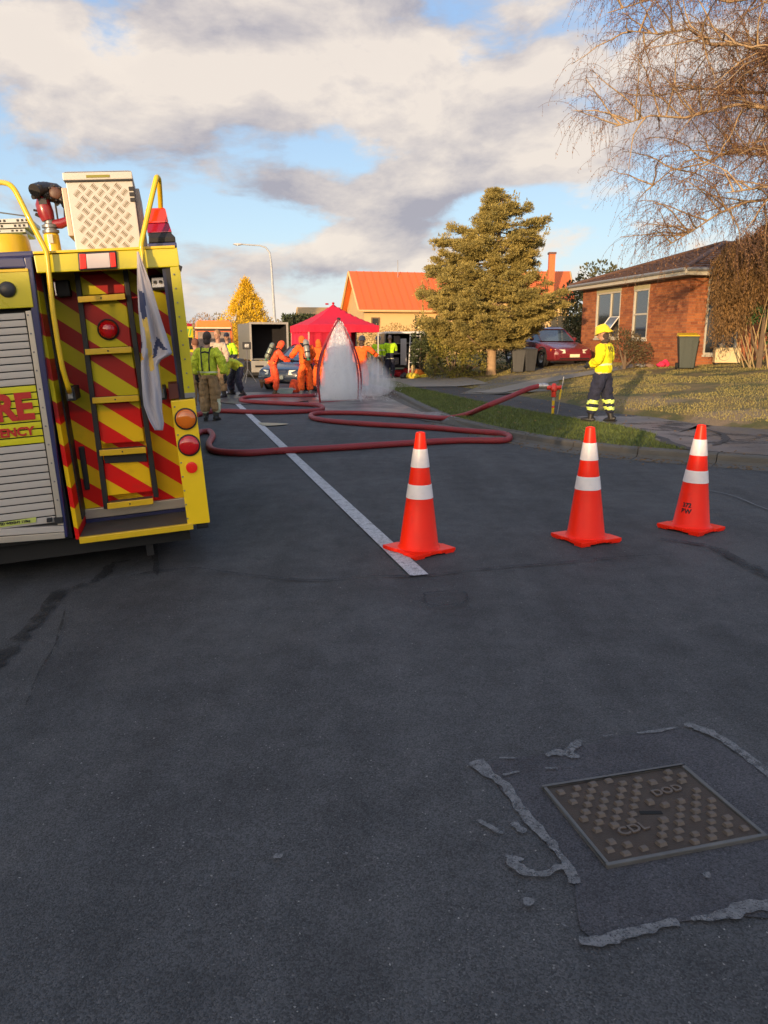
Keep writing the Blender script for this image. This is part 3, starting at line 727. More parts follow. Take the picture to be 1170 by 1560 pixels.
# right pillar (upper) with dark edge, lower lamp box
b = MB(); slab(b, [(259, 407), (274, 406), (297, 598), (281, 599)], 0.002, .05); part('pillar', b, M_lime, bevel=.004)
b = MB(); slab(b, [(252, 408), (259, 407), (283, 612), (276, 613)], .03, DP - .03); part('pillar_trim', b, M_dark)
b = MB(); slab(b, [(281, 599), (297, 598), (298, 605), (282, 607)], -.01, .05); part('joint_strip', b, M_grey, bevel=.003)
b = MB(); slab(b, [(260, 611), (297, 607), (320, 796), (286, 800)], -.012, .30); lb = part('lamp_box', b, M_yel, bevel=.006)
b = MB(); slab(b, [(256, 585), (281, 583), (283, 606), (258, 608)], .06, .3); part('lamp_box_top', b, mat('oxide_red_panel', (.12, .02, .012), .5, dirt=.3))
def lens(px, py, rpx, m, name='tail_lamp', w=-.013, ring=True, dome=.5):
    u, v = uv(px, py, w); rr = abs(uv(px + rpx, py, w)[0] - u)
    q = MB()
    if ring: q.lathe([(rr * 1.10, w + .002), (rr * 1.12, w - .012), (rr * 1.0, w - .016), (rr * .96, w - .010)], (u, 0, v), 28, 'y', cap=False)
    base = q.build(name, M_dark, tr, smooth=True) if ring else None
    l = MB(); l.lathe([(rr * .98, w), (rr * .97, w - .014), (rr * .85, w - .014 - rr * dome * .25), (rr * .6, w - .014 - rr * dome * .40), (rr * .3, w - .014 - rr * dome * .48), (.001, w - .014 - rr * dome * .5)], (u, 0, v), 28, 'y', cap=False)
    o = l.build('lens', m, base if base else tr, smooth=True); return o
lens(283, 638, 15.5, M_ambl); lens(288, 678, 15.5, M_redlens); lens(292, 712, 9, M_redb, ring=False, dome=.1)
# chevron back wall of the recess
zb = uv(270, 765, DP)[1]
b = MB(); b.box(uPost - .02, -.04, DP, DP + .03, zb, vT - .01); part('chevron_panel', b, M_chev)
b = MB(); b.box(uPost, -.1, DP - .04, DP - .002, zb - .04, zb + .035); part('sill', b, M_alu, bevel=.006)
b = MB(); b.box(uPost - .01, -.06, .10, DP + .03, vB + .005, zb - .04)
b2 = MB(); b2.box(uPost, -.1, .0, DP, vB + .004, vB + .020); part('step_floor', b2, mat('grey_tread_floor', (.09, .085, .08), .7, .2, var=.3, dirt=.5))
b2 = MB(); b2.box(uPost, -.1, DP - .05, DP - .003, vB + .02, zb - .042); part('riser', b2, M_navy)
y0 = uv(200, 790)[1]
b2 = MB(); b2.box(uPost + .002, -.118, -.02, .012, vB - .016, vB + .028)
part('step_edge', b2, M_tube, bevel=.005)
# recess side wall: chevron reflection painted on, between navy post and black seal
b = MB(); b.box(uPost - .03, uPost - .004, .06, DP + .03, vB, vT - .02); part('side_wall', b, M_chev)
b = MB(); b.box(uPost - .012, uPost + .006, .30, DP, zb, vT - .03); part('door_seal', b, M_dark, bevel=.004)
b = MB(); slab(b, [(36, 392), (48, 391), (103, 818), (95, 819)], -.002, .07); part('corner_post', b, M_navy, bevel=.008)
b = MB(); b.box(-.1, -.003, .06, DP + .03, vB, vT - .01); part('side_wall', b, M_navy)
b = MB(); b.box(uPost, -.02, .06, DP + .03, vT - .04, vT); part('recess_ceiling', b, M_dark)
# ladder inside the recess
LW = .34
def bar(mb, p1, p2, wpx, w, d): 
    (x1, y1), (x2, y2) = p1, p2; return slab(mb, [(x1 - wpx, y1), (x1 + wpx, y1), (x2 + wpx, y2), (x2 - wpx, y2)], w, d)
for a, c in (((116, 412), (162, 776)), ((190, 408), (238, 758))):
    m = MB(); bar(m, a, c, 4.0, LW, .05); part('ladder_rail', m, M_dark, bevel=.006)
steps = [((118, 452), (190, 447)), ((129, 532), (200, 528)), ((140, 606), (211, 602)), ((151, 686), (222, 681)), ((163, 767), (233, 759))]
for (x0, y0_), (x1, y1_) in steps:
    m = MB(); slab(m, [(x0, y0_), (x1, y1_), (x1 + 1, y1_ + 9), (x0 + 1, y0_ + 9)], LW - .06, .02); st = part('step', m, M_tube, bevel=.004)
    m = MB(); slab(m, [(x0 + 1, y0_ + 1), (x1 - 1, y1_ + 1), (x1 - 1, y1_ + 4), (x0 + 1, y0_ + 4)], LW - .038, .12); m.build('step_tread', M_grey, st)
    cu_, cv_ = uv((x0 + x1) / 2, (y0_ + y1_) / 2 + 4.5, LW - .06)
    m = MB(); m.lathe([(.006, LW - .064), (.006, LW - .060)], (cu_, 0, cv_), 8, 'y'); m.build('bolt', M_dark, st)
# panels between the ladder rails, one per bay
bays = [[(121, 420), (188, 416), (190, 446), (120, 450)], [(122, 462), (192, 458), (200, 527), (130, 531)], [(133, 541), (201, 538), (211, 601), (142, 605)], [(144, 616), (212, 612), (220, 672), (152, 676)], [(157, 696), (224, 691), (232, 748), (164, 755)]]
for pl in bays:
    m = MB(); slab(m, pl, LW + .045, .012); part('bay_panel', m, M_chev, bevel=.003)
m = MB(); slab(m, [(158, 694), (222, 690), (224, 703), (160, 706)], LW + .02, .02); part('bay_slot', m, M_dark, bevel=.003)
lens(165, 502, 15, M_redlens, 'tail_lamp', w=LW + .04, dome=1.2)
def worklamp(px, py, w, sx, sy):
    u, v = uv(px, py, w); q = MB(); q.box(u - sx, u + sx, w - .05, w + .03, v - sy, v + sy); o = part('work_lamp', q, M_dark, bevel=.015)
    q = MB(); q.box(u - sx * .78, u + sx * .78, w - .056, w - .045, v - sy * .72, v + sy * .72); g_ = q.build('lamp_glass', M_chrome, o, bevel=.006)
    for s_ in (-1, 1):
        q = MB(); q.ball((u + s_ * sx * .34, w - .056, v), sx * .26, .012, sx * .26, 10); q.build('bulb', mat('lamp_bulb', (.85, .82, .75), .2), o, smooth=True)
worklamp(241, 431, DP - .05, .056, .052); 
u, v = uv(99, 440, DP - .06); q = MB(); q.box(u - .055, u + .035, DP - .12, DP - .002, v - .055, v + .055); lo = part('work_lamp', q, M_dark, bevel=.015)
q = MB(); q.box(u - .062, u - .054, DP - .11, DP - .03, v - .045, v + .045); q.build('lamp_glass', M_chrome, lo)
q = MB(); slab(q, [(119, 681), (128, 680), (137, 746), (129, 747)], DP - .03, .03); part('grab_slot', q, M_dark, bevel=.01)
# marker plate lamp on the beam
q = MB(); slab(q, [(118, 385), (177, 382), (179, 409), (120, 412)], -.02, .03); ml = part('marker_lamp', q, M_dark, bevel=.008)
for pl, m_ in (([(121, 387), (130, 387), (132, 409), (122, 410)], M_redb), ([(131, 387), (166, 385), (168, 407), (133, 409)], mat('white_lens', (.62, .52, .50), .3)), ([(167, 385), (175, 385), (177, 406), (169, 407)], M_redb)):
    q = MB(); slab(q, pl, -.028, .01); q.build('lens', m_, ml, bevel=.002)
q = MB(); slab(q, [(272, 403), (278, 406), (276, 414), (273, 410)], -.03, .04); part('rain_gutter_clip', q, M_dark)
# centre bay: lime header, drum, roller shutter
uS = uv(44, 600)[0]
b = MB(); slab(b, [(-110, 396), (36, 392), (42, 408), (-104, 412)], -.003, .1); part('header_trim', b, M_navy, bevel=.01)
b = MB(); slab(b, [(-104, 421), (43, 412), (51, 468), (-97, 476)], -.012, .08); part('header_panel', b, M_lime, bevel=.005)
b = MB(); slab(b, [(-105, 415), (42, 409), (43, 413), (-104, 420)], -.02, .08); part('header_lip', b, M_tube, bevel=.002)
u, v = uv(11, 441, -.02); q = MB(); q.ball((u, -.02, v), .052, .03, .05, 16); part('round_vent', q, mat('charcoal_plastic', (.03, .03, .035), .5), smooth=True)
q = MB(); q.ball((u - .13, -.02, v - .03), .045, .03, .045, 16); part('round_vent', q, MATS['charcoal_plastic'], smooth=True)
# slats
n_s = 29
TLs, TRs, BRs, BLs = Vector((-104, 487)), Vector((37, 476)), Vector((86, 797)), Vector((-58, 812))
for i in range(n_s):
    t0, t1 = i / n_s, (i + 1) / n_s - .0045
    pl = [TLs.lerp(BLs, t0), TRs.lerp(BRs, t0), TRs.lerp(BRs, t1), TLs.lerp(BLs, t1)]
    p = q4([tuple(a) for a in pl], .012); zc = (p[1][2] + p[2][2]) / 2
    u0, u1 = (p[0][0] + p[3][0]) / 2, (p[1][0] + p[2][0]) / 2
    hgt = p[1][2] - p[2][2]
    zc = (uv(*TRs.lerp(BRs, (t0 + t1) / 2), .012)[1])
    y_ = 476 + (797 - 476) * (t0 + t1) / 2
    m = MB(); prof = [(.018, -.5), (.0125, -.485), (.0115, -.45), (.011, 0), (.0115, .43), (.0125, .465), (.018, .478)]
    vs = []; 
    for uu in (uv(-104 + .0, 600)[0], uv(*TRs.lerp(BRs, (t0 + t1) / 2), .012)[0]):
        vs += [(uu, a, zc + bb * hgt) for a, bb in prof]
    n = len(prof); fs = [(k, k + 1, n + k + 1, n + k) for k in range(n - 1)] + [tuple(range(n)), tuple(range(n, 2 * n))[::-1]]
    m.add(vs, fs); part('shutter_slat', m, M_slaty if 589 < y_ < 678 else M_slat)
b = MB(); slab(b, [(-110, 486), (38, 475), (88, 800), (-60, 812)], .030, .01); part('shutter_back', b, M_dark)
b = MB(); slab(b, [(38.5, 474), (47, 473), (97, 800), (88, 801)], -.006, .05); part('shutter_guide', b, M_alu, bevel=.004)
b = MB(); slab(b, [(-90, 812), (97, 801), (98, 810), (-90, 823)], -.004, .05); part('bottom_rail', b, M_slat, bevel=.004)
b = MB(); slab(b, [(-90, 825), (98, 811), (99, 820), (-90, 835)], -.006, .05); part('bottom_rail', b, M_alu, bevel=.004)
q = MB(); slab(q, [(71, 790), (79, 789), (79, 795), (71, 796)], -.012, .02); part('latch', q, M_dark, bevel=.002)
q = MB(); slab(q, [(82, 789), (95, 788), (96, 797), (83, 798)], -.02, .03); part('latch', q, M_dark, bevel=.002)
RT = (R(90), 0, 0)
def ttext(txt, px, py, hpx, m, align='RIGHT', w=.002, xs=1, bold=0, ang=0):
    u, v = uv(px, py, w); s = abs(uv(px, py + hpx, w)[1] - v) / .70
    o = text_mesh('lettering', txt, s, .0015, m, tr, (u, w, v), (R(90), 0, 0), align, xs, bold); return o
ttext('FIRE', 50, 620, 38, M_letter, xs=.93, bold=.011, w=.004); ttext('EMERGENCY', 52, 656.5, 12.5, M_letter, xs=1.05, bold=.0030, w=.004)
b = MB(); slab(b, [(-30, 801), (55, 788), (55, 795.5), (-30, 808)], .004, .004); part('label_strip', b, mat('lime_label', (.50, .55, .12), .5)); ttext('RATED WEIGHT 110kg', 46, 793.5, 3.6, M_black, w=.002, bold=.0008)
# spare drum, monitor, box and beacon on the roof
yr = .26
c_ = uv(0, 380, .2); rD = abs(uv(42, 380, .2)[0] - c_[0]); hb = c_[1]
ht_ = uv(0, 356, .2)[1]
b = MB(); b.lathe([(rD * 1.01, hb - .04), (rD, hb), (rD * .96, ht_ - .012), (rD * .92, ht_), (rD * .3, ht_ + .01)], (c_[0], .2 + rD, 0), 36); part('hose_drum_cover', b, M_tube, smooth=True)
b = MB(); b.box(uv(-115, 390)[0], uv(50, 390)[0], .03, .9, uv(20, 392)[1], hb - .035); part('deck_edge', b, M_navy, bevel=.012)
# equipment rack with slotted white planks
for k, (ya, yb, xr) in enumerate(((333, 339, 46), (341, 347, 42), (349, 354, 38))):
    w = 1.5 + k * .02; q = MB(); u1 = uv(xr, ya, w)[0]; u0 = u1 - .42; va = uv(20, ya, w)[1]; vb = uv(20, yb, w)[1]
    q.box(u0, u1, w, w + .5, vb, va); pk = part('rack_plank', q, mat('white_plank', (.5, .5, .5), .5, var=.1))
    q = MB()
    for j in range(12):
        if j in (7, 8): continue
        q.box(u0 + .02 + j * .033, u0 + .036 + j * .033, w - .004, w + .001, vb + .006, va - .006)
    q.build('slot', M_dark, pk)
w = 1.5; q = MB(); ut = uv(20, 330, w)
q.tube([(ut[0] - .3, w, ut[1] + .03), (ut[0] - .1, w, ut[1] + .035), (ut[0] + .1, w, ut[1])], .006, 6); part('rack_wire', q, M_grey)
for xx in (-10, 34):
    a_ = uv(xx, 352, 1.6); q = MB(); q.box(a_[0], a_[0] + .03, 1.6, 1.64, vT, a_[1]); part('rack_leg', q, M_grey)
# monitor
w = .35
def T3(px, py, ww=w): a_ = uv(px, py, ww); return Vector((a_[0], ww, a_[1]))
b0 = T3(82, 384); s_ = abs(uv(83, 380, w)[0] - uv(82, 380, w)[0])
M_monr = mat('dull_red_casting', (.25, .012, .02), .35, coat=.4, dirt=.3); M_monk = mat('black_casting', (.03, .026, .026), .4, var=.4)
q = MB(); q.lathe([(12.5 * s_, b0.z - .03), (12 * s_, T3(80, 358).z), (9 * s_, T3(80, 355).z)], (b0.x, w, 0), 20); mo = part('monitor_base', q, M_tube, smooth=True)
q = MB(); a_ = T3(77, 364, w - 12 * s_); q.box(a_.x - 4 * s_, a_.x + 4 * s_, a_.y - .012, a_.y, a_.z - 7 * s_, a_.z + 7 * s_); q.build('valve_tag', M_alu, mo, bevel=.002)
q = MB(); q.lathe([(9 * s_, T3(78, 357).z), (13 * s_, T3(78, 355).z), (13 * s_, T3(78, 351).z), (9.5 * s_, T3(78, 350).z), (9.5 * s_, T3(78, 348).z), (12.5 * s_, T3(78, 347).z), (12.5 * s_, T3(78, 343).z), (8 * s_, T3(78, 341).z), (7 * s_, T3(78, 330).z)], (T3(77, 350).x, w, 0), 20); part('monitor_coupling', q, M_grey, smooth=True)
q = MB(); q.tube([T3(74, 336), T3(70, 325), T3(66, 312), T3(66, 300), T3(67, 294)], [10 * s_, 12.5 * s_, 12 * s_, 9 * s_, 6 * s_], 14)
q.tube([T3(80, 342), T3(92, 341), T3(104, 336), T3(112, 335)], [7 * s_, 8 * s_, 7 * s_, 7 * s_], 12); part('monitor_elbow', q, M_monr, smooth=True)
q = MB(); q.tube([T3(52, 290, w - .10), T3(60, 287, w - .05), T3(72, 288, w)], [10 * s_, 9.5 * s_, 11 * s_], 14)
q.ball(T3(82, 294), 16 * s_, 12 * s_, 15 * s_, 14); q.tube([T3(92, 300), T3(102, 314), T3(104, 330)], [8 * s_, 6 * s_, 7 * s_], 10)
q.tube([T3(50, 300, w - .08), T3(58, 299, w - .05)], [4 * s_, 4 * s_], 10); q.tube([T3(84, 308), T3(88, 334)], 1.6 * s_, 6)
q.tube([T3(51, 320), T3(60, 322)], 2 * s_, 6); q.tube([T3(54, 326), T3(62, 330)], 3 * s_, 6); q.lathe([(5 * s_, 0), (5 * s_, .02)], tuple(T3(60, 287, w - .09)), 10)
for (x_, y_, r_a) in ((56, 289, 12), (61, 287, 11.5), (70, 296, 9), (95, 303, 9), (100, 312, 7.5)): q.ball(T3(x_, y_, w - .03), r_a * s_ * .9, r_a * s_ * .5, r_a * s_ * .9, 10)
for k in range(8):
    a = k * .785; c1 = T3(84, 294, w - 13 * s_); q.ball(c1 + Vector((math.cos(a) * 11 * s_, 0, math.sin(a) * 11 * s_)), 2.2 * s_, 2 * s_, 2.2 * s_, 6)
q.box(T3(60, 306).x, T3(72, 306).x, w - .05, w + .02, T3(60, 313).z, T3(60, 304).z); q.tube([T3(62, 300), T3(80, 302), T3(90, 311)], 4.5 * s_, 8)
part('monitor_nozzle', q, M_monk, smooth=True)
q = MB(); a_ = T3(68, 278, w - .05); q.tube([T3(54, 281), T3(66, 279), T3(86, 282), T3(96, 290)], 2.6 * s_, 8); q.ball(T3(84, 294, w - 11 * s_), 10 * s_, 3 * s_, 10 * s_, 12); part('monitor_gear', q, mat('brown_casting', (.10, .045, .03), .5, var=.5), smooth=True)
# chequer plate box
wB = .12; BL_, BR_, TR_, TL_ = T3(115, 381, wB), T3(214, 377, wB), T3(203, 275, wB), T3(101, 277, wB)
x0, x1 = (BL_.x + TL_.x) / 2, (BR_.x + TR_.x) / 2; z0, z1 = vT + .02, (TL_.z + TR_.z) / 2
q = MB(); q.box(x0, x1, wB, wB + .62, z0, z1); bx_ = part('roof_box', q, M_tread, bevel=.006)
q = MB(); q.box(x1 + .001, x1 + .035, wB + .05, wB + .60, z0, z1 - .04); q.build('side_flange', mat('side_alu', (.30, .27, .25), .5, .3), bx_, bevel=.008)
q = MB(); q.box(x0 - .035, x0 - .002, wB + .02, wB + .5, z0 + .1, z1 - .03); q.build('side_flange', mat('warm_alu', (.45, .36, .28), .5, .3), bx_, bevel=.006)
q = MB(); q.box(x0 - .012, x1 + .004, wB - .022, wB + .64, z1 + .006, z1 + .052); ld = q.build('box_lid', M_tread, bx_, bevel=.006)
q = MB(); q.box(x0 - .006, x1 + .002, wB - .016, wB + .62, z1 - .002, z1 + .007); q.build('lid_seal', M_dark, bx_)
q = MB(); q.box((x0 + x1) / 2 - .075, (x0 + x1) / 2 + .07, wB - .026, wB - .021, z1 + .018, z1 + .034); q.build('lid_label', mat('olive_label', (.22, .20, .02), .5), ld)
for zz in (.72, .80, .88):
    q = MB(); q.box(x1 - .03, x1 + .004, wB - .010, wB, z0 + (z1 - z0) * zz - .012, z0 + (z1 - z0) * zz + .012); q.build('hinge', M_dark, bx_, bevel=.002)
q = MB(); pitch = .0345; nx_, nz_ = int((x1 - x0) / pitch), int((z1 - z0) / pitch)
def bars(q, x0, x1, z0, z1, w, pitch):
    c = .7071; i = 0; span = (x1 - x0) + (z1 - z0); cell = pitch * 1.5; n = int(span / cell) + 2
    for a in range(-n, n):
        for b_ in range(-n, n):
            cx = (x0 + x1) / 2 + (a * c - b_ * c) * cell; cz = (z0 + z1) / 2 + (a * c + b_ * c) * cell
            if not (x0 + .024 < cx < x1 - .024 and z0 + .024 < cz < z1 - .024): continue
            s = 1 if (a + b_) % 2 else -1; dx, dz = c * s, c
            L, T = cell * .41, cell * .082
            for k in (-2, -1, 0, 1, 2):
                ox, oz = -dz * k * cell * .175, dx * k * cell * .175
                p = [(cx + ox - dx * L, cz + oz - dz * L), (cx + ox - dz * T, cz + oz + dx * T), (cx + ox + dx * L, cz + oz + dz * L), (cx + ox + dz * T, cz + oz - dx * T)]
                q.add([(x, w, z) for x, z in p] + [(cx + ox, w - .0042, cz + oz)], [(0, 1, 4), (1, 2, 4), (2, 3, 4), (3, 0, 4)])
bars(q, x0, x1, z0, z1 - .01, wB - .0004, pitch); tb = q.build('tread_bars', M_treadd, bx_, fix=False); tb['kind'] = 'stuff'
q = MB(); q.hexa([(x0, wB - .02, z1 + .054), (x1, wB - .02, z1 + .054), (x1, wB + .6, z1 + .054), (x0, wB + .6, z1 + .054)], [(x0 + .02, wB, z1 + .062), (x1 - .02, wB, z1 + .062), (x1 - .02, wB + .58, z1 + .062), (x0 + .02, wB + .58, z1 + .062)]); q.build('lid_crown', M_tread, ld)
# beacon
wK = .16; bc = T3(247, 372, wK); sK = abs(uv(248, 370, wK)[0] - uv(247, 370, wK)[0])
q = MB(); q.box(bc.x - 22 * sK, bc.x + 22 * sK, wK - .08, wK + .16, vT + .019, T3(247, 372, wK).z); part('beacon_mount', q, M_navy, bevel=.006)
def loft(q, secs):
    for i in range(len(secs) - 1):
        (za, ax, bx, ay, by), (zb_, cx, dx_, cy, dy_) = secs[i], secs[i + 1]
        q.hexa([(ax, ay, za), (bx, ay, za), (bx, by, za), (ax, by, za)], [(cx, cy, zb_), (dx_, cy, zb_), (dx_, dy_, zb_), (cx, dy_, zb_)])
zA, zB_, zC, zD = T3(247, 371, wK).z, T3(247, 356, wK).z, T3(247, 341, wK).z, T3(247, 317, wK).z
q = MB(); loft(q, [(zA, bc.x - 20 * sK, bc.x + 21 * sK, wK - .07, wK + .15), (zA + .03, bc.x - 19 * sK, bc.x + 21 * sK, wK - .075, wK + .15), (zB_, bc.x - 18 * sK, bc.x + 15 * sK, wK - .06, wK + .13)]); bk = part('beacon_base', q, M_dark, bevel=.006)
q = MB(); loft(q, [(zB_ + .002, bc.x - 20 * sK, bc.x + 17 * sK, wK - .06, wK + .12), (zC, bc.x - 19 * sK, bc.x + 14 * sK, wK - .04, wK + .10)]); part('beacon_skirt', q, mat('deep_red_lens', (.30, .002, .02), .15, coat=1), bevel=.004)
q = MB(); loft(q, [(zC + .002, bc.x - 19 * sK, bc.x + 14 * sK, wK - .05, wK + .11), (zD - .01, bc.x - 18 * sK, bc.x + 12 * sK, wK - .03, wK + .09), (zD, bc.x - 16 * sK, bc.x + 10 * sK, wK - .02, wK + .08)]); part('beacon_lens', q, mat('orange_red_lens', (.75, .035, .006), .15, coat=1), bevel=.01)
# grab rails of yellow tube
def rail(pts, r=.0165):
    P3 = [Vector(T3(x, y, w_)) for x, y, w_ in pts]; 
    out = []
    for i in range(len(P3) - 1):
        a, b_, c, d = P3[max(i - 1, 0)], P3[i], P3[i + 1], P3[min(i + 2, len(P3) - 1)]
        m1, m2 = (c - a) * .32, (d - b_) * .32
        for k in range(6):
            t = k / 6; t2, t3 = t * t, t ** 3
            out.append(b_ * (2 * t3 - 3 * t2 + 1) + m1 * (t3 - 2 * t2 + t) + c * (3 * t2 - 2 * t3) + m2 * (t3 - t2))
    out.append(P3[-1]); q = MB(); q.tube(out, r, 12); return part('grab_rail', q, M_tube, smooth=True)
rail([(-30, 286, .3), (0, 278, .12), (14, 281, .0), (24, 292, -.03), (44, 332, -.05), (67, 376, -.06), (72, 392, -.06), (81, 475, -.06), (94, 555, -.05), (104, 590, -.02), (106, 597, .10)])
rail([(245, 330, .22), (244, 300, .12), (242, 274, .02), (239, 270, -.02), (236, 280, -.04), (216, 368, -.06), (217, 388, -.06), (224, 440, -.06), (236, 530, -.06), (243, 585, -.04), (244, 597, .10)])
for x, y in ((112, 598), (247, 597)):
    a_ = T3(x, y, .30); q = MB(); q.box(a_.x - .03, a_.x + .03, .12, .42, a_.z - .045, a_.z + .045); rb_ = part('rail_bracket', q, M_dark, bevel=.006)
    q = MB(); q.box(a_.x - .016, a_.x + .016, .108, .118, a_.z - .03, a_.z + .03); q.build('bracket_plate', M_grey, rb_, bevel=.003)
# left part of the rear, body shell, cab and wheels
uL = uv(-62, 700)[0]
b = MB(); b.box(uL - .10, uL - .02, -.004, .06, vB - .02, vT - .03); part('corner_post', b, M_navy, bevel=.008)
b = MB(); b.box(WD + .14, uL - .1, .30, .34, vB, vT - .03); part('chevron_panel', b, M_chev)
b = MB(); b.box(WD, WD + .14, 0, .30, vB, vT - .1); part('pillar', b, M_lime, bevel=.006)
b = MB(); b.box(WD, -.1, DP + .035, 5.6, vB - .02, vT + .001); part('body_shell', b, M_lime, bevel=.01)
b = MB(); b.box(-.1, -.004, DP + .035, 5.6, vB, vT - .02); part('side_panel', b, M_lime, bevel=.01)
b = MB(); b.box(WD, uPost - .05, .08, DP + .03, vB + .01, vT); part('rear_locker', b, M_under)
for i in range(3):
    for sd_ in (-.002, WD - .016):
        b = MB(); b.box(sd_, sd_ + .018, 1.0 + i * 1.5, 2.3 + i * 1.5, vB + (.75 if i == 0 else .1), vT - .25); part('side_locker_shutter', b, M_slat, bevel=.006)
b = MB(); b.box(WD + .15, -.15, .2, 6.8, vB - .14, vB - .021); part('chassis', b, M_under)
b = MB(); b.box(WD + .02, -.02, 5.7, 7.6, vB - .02, vT + .25); cb = part('cab', b, M_lime, bevel=.08)
for sd_ in (-.022, WD - .006 + .02):
    for k in (5.85, 6.75):
        b = MB(); b.box(sd_ - .004, sd_ + .012, k, k + .7, vB + .9, vT + .05); b.build('cab_window', mat('dark_glass', (.015, .018, .02), .08, coat=.5), cb, bevel=.02)
b = MB(); b.box(WD + .1, -.1, 7.59, 7.61, vB + .85, vT + .1); b.build('windscreen', MATS['dark_glass'], cb)
b = MB(); b.box(WD + .3, -.3, 6.2, 6.5, vT + .252, vT + .40); b.build('light_bar', M_redlens, cb, bevel=.02)
wr = .44
for yy in (1.9, 6.4):
    for xx in (-.30, WD + .30):
        q = MB(); q.lathe([(.20, -.14), (.38, -.15), (.435, -.12), (.44, -.05), (.44, .05), (.435, .12), (.38, .15), (.20, .14)], (xx, yy, wr), 32, 'x', cap=False); w_ = part('wheel', q, M_tyre, smooth=True)
        q = MB(); q.lathe([(.01, .04), (.07, .06), (.09, .02), (.18, .03), (.21, .12), (.21, -.12), (.18, -.03), (.09, -.02), (.07, -.06), (.01, -.04)], (xx, yy, wr), 24, 'x', cap=False); q.build('rim', M_grey, w_, smooth=True)
for xx in (-.30, WD + .30):
    q = MB(); q.box(xx - .22, xx + .22, 1.2, 1.215, .10, vB); part('mud_flap', q, M_dark, bevel=.004)
q = MB(); a_ = T3(309, 800, .05); q.box(a_.x - .045, a_.x + .04, .05, .3, vB - .035, vB - .001); part('tow_hook', q, M_dark, bevel=.01)
q = MB(); q.box(uv(222, 828)[0] - .02, uv(222, 828)[0] + .03, .28, .32, .05, vB); part('static_strap', q, M_dark)

q = MB(); 
for j in range(9):
    for (xa, ya, xb, yb) in ((265, 418, 287, 590), (92, 480, 92 + 0, 790), (266, 620, 286, 790)):
        if xa == 92: continue
        t = j / 8; x, y = xa + (xb - xa) * t, ya + (yb - ya) * t; a_ = T3(x, y, -.003 if ya < 600 else -.014); q.lathe([(.006, a_.y - .003), (.004, a_.y - .005), (.0005, a_.y - .0055)], (a_.x, 0, a_.z), 8, 'y', cap=False)
for j in range(12):
    t = j / 11; a_ = T3(42.5 + (92 - 42.5) * t, 480 + 310 * t, -.009); q.lathe([(.006, a_.y - .001), (.004, a_.y - .003), (.0005, a_.y - .0035)], (a_.x, 0, a_.z), 8, 'y', cap=False)
rv = q.build('rivet', M_grey, tr, smooth=True); rv['kind'] = 'stuff'
for px_, py_ in ((131, 330), (131, 372)):
    pass
# flag hanging over the right rail
M_flag = mat('grey_white_cloth', (.40, .375, .41), .9, var=.08, scale=4)
M_fnavy = mat('cloth_navy_print', (.04, .05, .11), .9); M_fyel = mat('cloth_yellow_print', (.62, .42, .10), .9); M_for = mat('cloth_orange_print', (.60, .30, .02), .9)
def flag():
    Lp = [(383, 208.5), (440, 209), (470, 211), (520, 216), (560, 215), (600, 217), (618, 219), (640, 227), (656, 236)]
    Rp = [(383, 211), (430, 229), (460, 238), (500, 250), (539, 262), (548, 245), (556, 240), (575, 243), (600, 246), (625, 247), (645, 250), (656, 248)]
    ys = np.linspace(383.5, 655.5, 110); NX = 26; V = []; Mi = []; Fc = []
    navyL = lambda x, y: 442 < y < 492 and 0.05 < (x) < .42
    PX = []
    for j, y in enumerate(ys):
        xl = np.interp(y, [a for a, b in Lp], [b for a, b in Lp]); xr = np.interp(y, [a for a, b in Rp], [b for a, b in Rp])
        for i in range(NX):
            t = i / (NX - 1); x = xl + (xr - xl) * t
            wdt = (xr - xl) / 40
            w = -.12 + .022 * wdt * math.sin(t * 9 + y * .018) + .012 * math.sin(t * 17 - y * .03) * wdt + .02 * noise.noise((x * .05, y * .02, 1))
            p = tr.matrix_world @ T3(x, y, w); V.append(p); PX.append((x, y))
    for j in range(len(ys) - 1):
        for i in range(NX - 1): Fc.append((j * NX + i, j * NX + i + 1, (j + 1) * NX + i + 1, (j + 1) * NX + i))
    def inp(x, y, P):
        c = False
        for k in range(len(P)):
            (x1, y1), (x2, y2) = P[k], P[k - 1]
            if (y1 > y) != (y2 > y) and x < (x2 - x1) * (y - y1) / (y2 - y1) + x1: c = not c
        return c
    navy = [(211, 441), (219, 446), (224, 482), (218, 488), (213, 470)]; yel = [(217, 486), (224, 483), (236, 563), (229, 566)]; orr = [(209, 520), (213, 524), (219, 548), (211, 553)]
    enn = [(238, 513), (242, 515), (254, 532), (250, 535), (241, 527), (238, 543), (233, 546), (233, 538)]
    nv2 = [(208, 480), (213, 494), (218, 530), (215, 534), (209, 516)]
    o = fastmesh('flag', V, Fc, [M_flag, M_fnavy, M_fyel, M_for], smooth=True)
    mi = []
    for f in Fc:
        x = sum(PX[k][0] for k in f) / 4; y = sum(PX[k][1] for k in f) / 4
        mi.append(1 if inp(x, y, navy) or inp(x, y, enn) or inp(x, y, nv2) else 2 if inp(x, y, yel) else 3 if inp(x, y, orr) else 0)
    o.data.polygons.foreach_set('material_index', mi)
    md = o.modifiers.new('t', 'SOLIDIFY'); md.thickness = .003
    tag(o, 'greyish white cloth flag with navy and yellow print hanging from the truck rail', 'flag')
flag()

